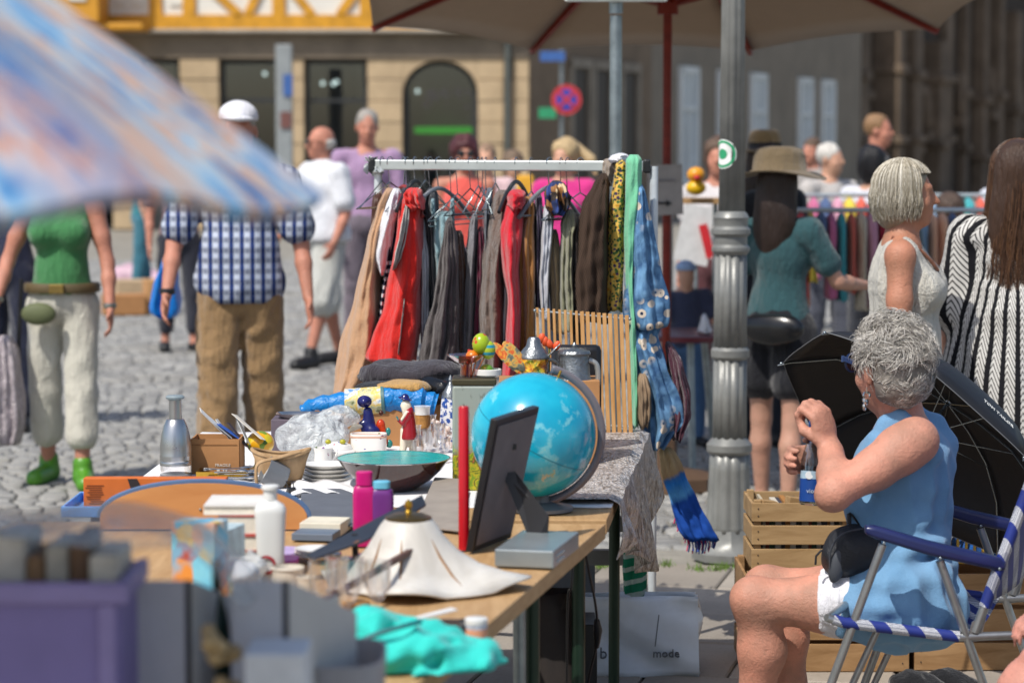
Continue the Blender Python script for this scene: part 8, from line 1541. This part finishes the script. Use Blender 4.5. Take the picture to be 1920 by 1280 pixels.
sub(o, 'backpack', M_blk, lambda S: S.ell((.02, .2, 1.18), (.15, .09, .22), .03), .015)
# ------------------------------------------------------------ woman with grey bob in white blouse
k = NT('ash bob strands'); g_ = k.n('ShaderNodeNewGeometry').outputs['Random Per Island']; M_bob = k.fin(k.ramp(g_, [(0, '#7d7462'), (.4, '#a89f8c'), (.8, '#cbc4b4'), (1, '#ddd8cc')]), .4, 0, .45)
J = stand_joints(1.57, .05, 0, (10, 20), (12, 20), female=True); bw, q, Mn = figure('woman with grey blond bob and cream sleeveless blouse looking at clothes', pX(1690, 7.95), 7.95, R(80), 1.57, J, skin('tan face', '#b07c62', .14), [('blouse', C('cream linen', '#bdbab0', .06, .4), std(J, .017, sleeve=0, fem=True, hem_z=.8, wide=.03), folds(31, .006, 7, 22, .35)), ('trousers', C('blue grey linen', '#5d6a80'), legs(J, t=1.9, infl=.028), folds(32, .006))], res=.0085, fem=True, yaw=R(8))
for sd in 'LR': shoe(bw, J, M_bsh, sd)
kk = J['k']
def drape(root, q, n, m, drop, cover, rad=(.09, .108, .098), seed=1, name='hair', r0=.0013, wob=.006, front=58, pull=None, under=None):
    rg = np.random.RandomState(seed); ro = []
    while len(ro) < n:
        a = rg.uniform(0, 2 * math.pi); fa = abs((a + math.pi) % (2 * math.pi) - math.pi)      # 0 = front (-Y)
        if fa < R(front): L_ = rg.uniform(.15, .5); lim = R(62)
        else: L_ = 1; lim = R(rg.uniform(88, 104))
        d = np.array((math.sin(a), -math.cos(a), 0)); pts = []; sc = rg.uniform(.93, 1.06); ph = rg.uniform(0, 6.28)
        s0 = rg.uniform(R(2), R(45))
        for t in np.linspace(s0, lim, 6): pts.append(np.array((d[0] * math.sin(t) * rad[0] * sc, .018 + d[1] * math.sin(t) * rad[1] * sc, .03 + math.cos(t) * rad[2] * sc)))
        if fa >= R(front):
            D = drop * rg.uniform(.8, 1.04); e = pts[-1]; m_ = max(4, int(D / .03))
            for j in range(1, m_ + 1):
                t = j / m_; o_ = e + np.array((0, 0, -D * t)) + d * (.008 * math.sin(math.pi * t) - .012 * t * t * (cover)) + np.array((math.sin(ph + 9 * t), math.cos(ph + 7 * t), 0)) * wob * t
                if pull is not None: o_ = o_ + np.array(pull) * t
                pts.append(o_)
        ro.append([q(*p) for p in pts])
    o = strands(name, m, ro, None, r0=r0, r1=r0 * .5, origin=(0, 0, 0)); o.parent = root; o.location = (0, 0, 0)
    return o
sub(bw, 'hair', hairmat('ash bob', '#8f8674'), lambda S: (S.ell(q(0, .024, .035), np.array((.084, .1, .092)) * kk, .02, Mn), S.ell(q(0, .05, -.045), np.array((.08, .072, .085)) * kk, .03, Mn), S.ell(q(0, -.1, -.06), np.array((.1, .085, .125)) * kk, .01, Mn, sub=True)), .008); hb_ = drape(bw, q, 2600, M_bob, .105, 1.0, seed=3, name='hair_strands')
subm(bw, 'necklace', MB().tube(curvepts([J['neck'] + np.array(p) for p in ((-.07, .03, .0), (-.06, -.06, -.04), (0, -.12, -.11), (.06, -.06, -.04), (.07, .03, .0))], 5), .006, 8), mat('copper beads', '#8a5a44', .4, var=.5, scale=120)); subm(bw, 'earring', MB().ell(q(.08, .01, -.045), .006, 8, 6), M_porc)
# ------------------------------------------------------------ woman with long brown hair in black and white dress
k = NT('black white ikat'); z_ = k.sep(); a_ = k.math('ARCTAN2', z_[1], z_[0]); col_ = k.math('FRACT', k.math('MULTIPLY', a_, 4.6)); zig = k.math('FRACT', k.math('ADD', k.math('MULTIPLY', z_[2], 44), k.math('MULTIPLY', k.math('ABSOLUTE', k.math('SUBTRACT', col_, .5)), 5.0))); inb = k.math('GREATER_THAN', col_, .36); pat = k.math('MULTIPLY', inb, k.math('GREATER_THAN', zig, .32)); M_ikat = k.fin(k.mix(pat, '#17171b', '#c9c7c2'), .9, 0, .2)
k = NT('brown strands'); g_ = k.n('ShaderNodeNewGeometry').outputs['Random Per Island']; M_brs = k.fin(k.ramp(g_, [(0, '#2e1e14'), (.5, '#5a3c28'), (1, '#7d5a3e')]), .4, 0, .5)
J = stand_joints(1.63, .04, 0, (12, 10), (14, 35), female=True, fwdR=10, fwdL=4); lw_, q, Mn = figure('woman with long brown hair in black and white patterned dress', pX(1902, 8.3), 8.3, R(172), 1.63, J, SK3, [('dress', M_ikat, lambda S: (top_prims(S, J, .03, sleeve=.95, fem=True, hem_z=.45, wide=.04), [S.cone((0, 0, 1.0), (0, 0, .45), .2, .3, .06)], S.ell((0, 0, .7), (.27, .22, .35), .08)), folds(41, .008, 12, 36, .4))], res=.01, fem=True)
for sd in 'LR': shoe(lw_, J, M_bsh, sd)
kk = J['k']; sub(lw_, 'hair', hairmat('long brown base', '#3c281b'), lambda S: (S.ell(q(0, .025, .04), np.array((.088, .104, .095)) * kk, .02), S.ell(q(0, .1, -.17), np.array((.105, .045, .28)) * kk, .05), S.ell(q(0, -.095, -.06), np.array((.075, .08, .13)) * kk, .02, sub=True)), .01); drape(lw_, q, 2400, M_brs, .44, -2.5, rad=(.096, .115, .102), seed=7, name='hair_strands', wob=.012, front=75)
# ------------------------------------------------------------ stall of children's clothes, far right
def frail(label, px0, px1, py, Y, garms, seed):
    A1, B1 = at(px0, py, Y), at(px1, py, Y); r = empty('clothes_rail', label, 'clothes rack', ((A1.x + B1.x) / 2, Y, 0)); mk('rail', MB().tube([A1, B1], .014, 10), M_rail, r)
    for P in (A1, B1): mk('upright', MB().tube([P, (P.x, P.y, 0.01)], .013, 10), M_rail, r); mk('foot_bar', MB().bar((P.x, P.y - .25, .02), (P.x, P.y + .25, .02), .03, .03, up=(0, 0, 1)), M_rail, r, smooth=False)
    rg = random.Random(seed); n = garms; cl = [('pink', '#c06a90'), ('white', '#e0e0e4'), ('red', '#c8323a'), ('lilac', '#9a86b4'), ('yellow', '#dcc44a'), ('coral', '#d0604e'), ('mint', '#8fb8ac'), ('peach', '#dba888'), ('rose', '#d49ab0'), ('turquoise', '#3f9ea6'), ('denim blue', '#4a5f86'), ('cream', '#cbbfa8'), ('crimson', '#9a2438'), ('sky blue', '#8aa8c4')]
    kinds = ['T-shirt', 'dress', 'pair of trousers', 'jumper', 'blouse']; seen = set()
    for i in range(n):
        px = px0 + (px1 - px0) * (i + .5) / n; nm, cc = cl[rg.randrange(len(cl))]; kd = kinds[rg.randrange(5)]; w_ = (px1 - px0) / n * rg.uniform(.8, 1.25) / 2; L_ = rg.uniform(90, 190) * 12.5 / Y; lb = "small %s children's %s on the %s" % (nm, kd, 'nearer far rail' if seed == 1 else 'rail farthest back')
        while lb in seen: nm, cc = cl[rg.randrange(len(cl))]; kd = kinds[rg.randrange(5)]; lb = "small %s children's %s on the %s" % (nm, kd, 'nearer far rail' if seed == 1 else 'rail farthest back')
        seen.add(lb); o = garment("childrens_clothing", lb, [(py + 4, px - w_ * .25, px + w_ * .25), (py + 18, px - w_, px + w_), (py + L_ * .5, px - w_ * .9, px + w_ * .85), (py + L_, px - w_ * 1.1, px + w_ * 1.1)], C('kid ' + nm, cc, .15), 'clothing', .12, Yf=lambda p_: Y, n=20, seed=i); o['group'] = "children's clothes on the far rails"
frail("silver clothes rail of children's clothes behind the teal shirted woman", 1492, 1908, 394, 12.6, 22, 1); frail("white clothes rail of children's clothes farthest back", 1470, 1960, 366, 15.2, 22, 2)
simple('tall man with light brown hair in black shirt before the church', 1640, 19.5, 1.9, 70, '#24252b', '#2a2c34', '#8a6a4a', 'short', SK2, fem=False, seed=51, sleeve=.7)
simple('black haired woman in white T-shirt behind the clothes rails', 1632, 15.9, 1.63, 150, '#cfd0d8', '#30333c', '#141316', 'full', SK1, seed=52)
simple('white haired man behind the brown hat', 1552, 17.5, 1.66, 30, '#b9b4b0', '#4a4d58', '#c9c4bc', 'short', SK1, fem=False, seed=53, yaw=30)
simple('dark haired man in white shirt behind the long haired woman', 1897, 16.4, 1.6, 160, '#c6c9d2', '#3a3d48', '#2c2a2c', 'short', SK1, fem=False, seed=54)
simple('child with brown hair in pale mint T-shirt at the clothes rail', 1778, 13.6, 1.36, 175, '#9cc0bc', '#4f5c74', '#4a3a30', 'full', SK1, seed=55)
o, q, Mn, J = simple('toddler in pale blue cap and dark shirt behind the red table', 1285, 13.2, 1.0, 10, '#3a4058', '#4a6a90', '#8a6a4a', 'short', SK1, fem=False, seed=56, arms=((20, 60), (20, 60)), fwd=(20, 20)); cap(o, q, J['k'] * 1.1, C('pale blue cotton', '#9ab4d8', .08), False)
simple('woman in white and red top behind the lamp post', 1345, 15.0, 1.68, -10, '#c9c4c4', '#5a3438', '#5a4638', 'full', SK2, seed=57); simple('shopper in grey shirt with sunburnt face near the church', 1520, 22.0, 1.72, -40, '#8f8a86', '#3f434e', '#5d4a3c', 'short', SK2, fem=False, seed=58)
mk('banner', MB().box(at(1305, 440, 14.2), (.2, .02, .34), Euler((0, R(12), 0))), [mat('white banner', '#cfcfce', .7)], label='white banner with red marking hanging beside the lamp post', cat='banner', smooth=False); bn = bpy.data.objects['banner']; mk('red_marking', MB().box(at(1325, 452, 14.17), (.05, .01, .2), Euler((0, R(-14), 0))), mat('banner red', '#c4242c', .6), bn, smooth=False); mk('stand', MB().tube([at(1305, 470, 14.22), Vector((at(1305, 470, 14.22).x, 14.22, 0))], .012, 8), M_gal, bn)
mk('stall_table', MB().plate([Vector((xat(1250, 13.6), 13.45, zat(372, 13.45))), Vector((xat(1345, 13.6), 13.45, zat(372, 13.45))), Vector((xat(1345, 13.6), 13.75, zat(372, 13.45))), Vector((xat(1250, 13.6), 13.75, zat(372, 13.45)))], (0, 0, -1), .03), M_pine, label='narrow stall shelf carrying the yellow toy duck', cat='shelf', smooth=False); tb_ = bpy.data.objects['stall_table']
for px in (1256, 1340): mk('leg', MB().tube([Vector((xat(px, 13.6), 13.6, zat(374, 13.45))), Vector((xat(px, 13.6), 13.6, 0))], .015, 8), M_gal, tb_)
# ------------------------------------------------------------ neighbour's hand reaching in beside the chair
nb = empty('person', 'seated neighbour whose hand with white cuff rests beside the camping chair', 'person', (1.62, 5.3, 0)); S = SDF(); Yh = 5.25
w0 = A_(1938, 1232, Yh); el_ = np.array((1.34, 5.2, .62)); sh_ = np.array((1.56, 5.14, .98)); pe = np.array((1.66, 5.32, .5)); chn = np.array((1.62, 5.32, .86))
S.ell(pe, (.14, .17, .12), .05); S.ell((pe + chn) / 2, (.12, .16, .17), .05); S.ell(chn, (.12, .18, .15), .05); S.cone(chn + np.array((0, 0, .12)), chn + np.array((-.03, 0, .28)), .055, .052, .03); hq, _ = head_prims(S, chn + np.array((-.04, 0, .36)), R(-90), 0, 1.0)
S.chain([sh_, el_, w0], [.055, .045, .029], .03); fingers(S, w0, (-.62, -.05, -.72), (.2, .3, -.7), 1, 1.05, .9, .1, .0095); S.chain([np.array((1.56, 5.5, .98)), np.array((1.4, 5.5, .7)), np.array((1.25, 5.42, .58))], [.055, .045, .03], .03); fingers(S, np.array((1.25, 5.42, .58)), (-.8, -.2, -.3), (0, 0, -1), -1, 1, .6)
for yy in (5.22, 5.44): S.chain([np.array((1.62, yy, .5)), np.array((1.26, yy - .03 + (.08 if yy > 5.3 else 0), .49)), np.array((1.24, yy + .02, .085))], [.085, .058, .036], .04); S.cone((1.27, yy + .02, .045), (1.08, yy, .035), .037, .028, .03)
V, Fq = S.mesh(.008); mkraw('body', V, Fq, skin('pink skin', '#c08a7a', .18), nb)
S = SDF(); S.ell(pe, (.16, .19, .135), .05); S.ell((pe + chn) / 2, (.14, .18, .18), .05); S.ell(chn, (.135, .2, .15), .05); S.cone(sh_, sh_ * .5 + el_ * .5, .07, .062, .03); S.cone((1.56, 5.5, .98), (1.48, 5.5, .84), .07, .062, .03); V, Fq = S.mesh(.012, folds(61, .005)); mkraw('shirt', V, Fq, M_wsh, nb)
mk('cuff', MB().tube([w0 * .96 + el_ * .04, w0 * .86 + el_ * .14], .034, 16), mat('white cuff', '#d6d2cc', .6), nb); S = SDF(); S.ell(hq(0, .03, .04), (.085, .085, .09), .02); S.cut(hq(-.0, -.03, 0), (-1, 0, .3)); V, Fq = S.mesh(.012); mkraw('hair', V, Fq, hairmat('grey hair', '#9a948c'), nb)
stl = empty('stool', 'low wooden stool under the seated neighbour', 'stool', (1.66, 5.32, 0)); mk('seat', MB().box((1.66, 5.32, .36), (.34, .36, .04)), M_cr, stl, smooth=False, bevel=.005)
for dx in (-.14, .14):
    for dy in (-.15, .15): mk('leg', MB().box((1.66 + dx, 5.32 + dy, .17), (.035, .035, .34)), M_cr, stl, smooth=False)
# dark shoes and cloth scraps on the paving under the chair
for px, py, lb in ((1690, 1272, 'black cloth bag crumpled on the paving by the crates'), (1752, 1268, 'dark grey pouch with strap on the paving by the crates')): c = on(px, py, 0) ; S = SDF(); S.ell((c.x, c.y - .2, .03), (.07, .05, .04), .02); S.ell((c.x + .05, c.y - .22, .02), (.05, .05, .03), .02); S.cut((0, 0, .002), (0, 0, -1)); V, Fq = S.mesh(.008, folds(px, .006, 20, 60)); mkraw('cloth_pouch', V, Fq, M_blk, origin=(c.x, c.y - .2, .002), label=lb, cat='pouch')
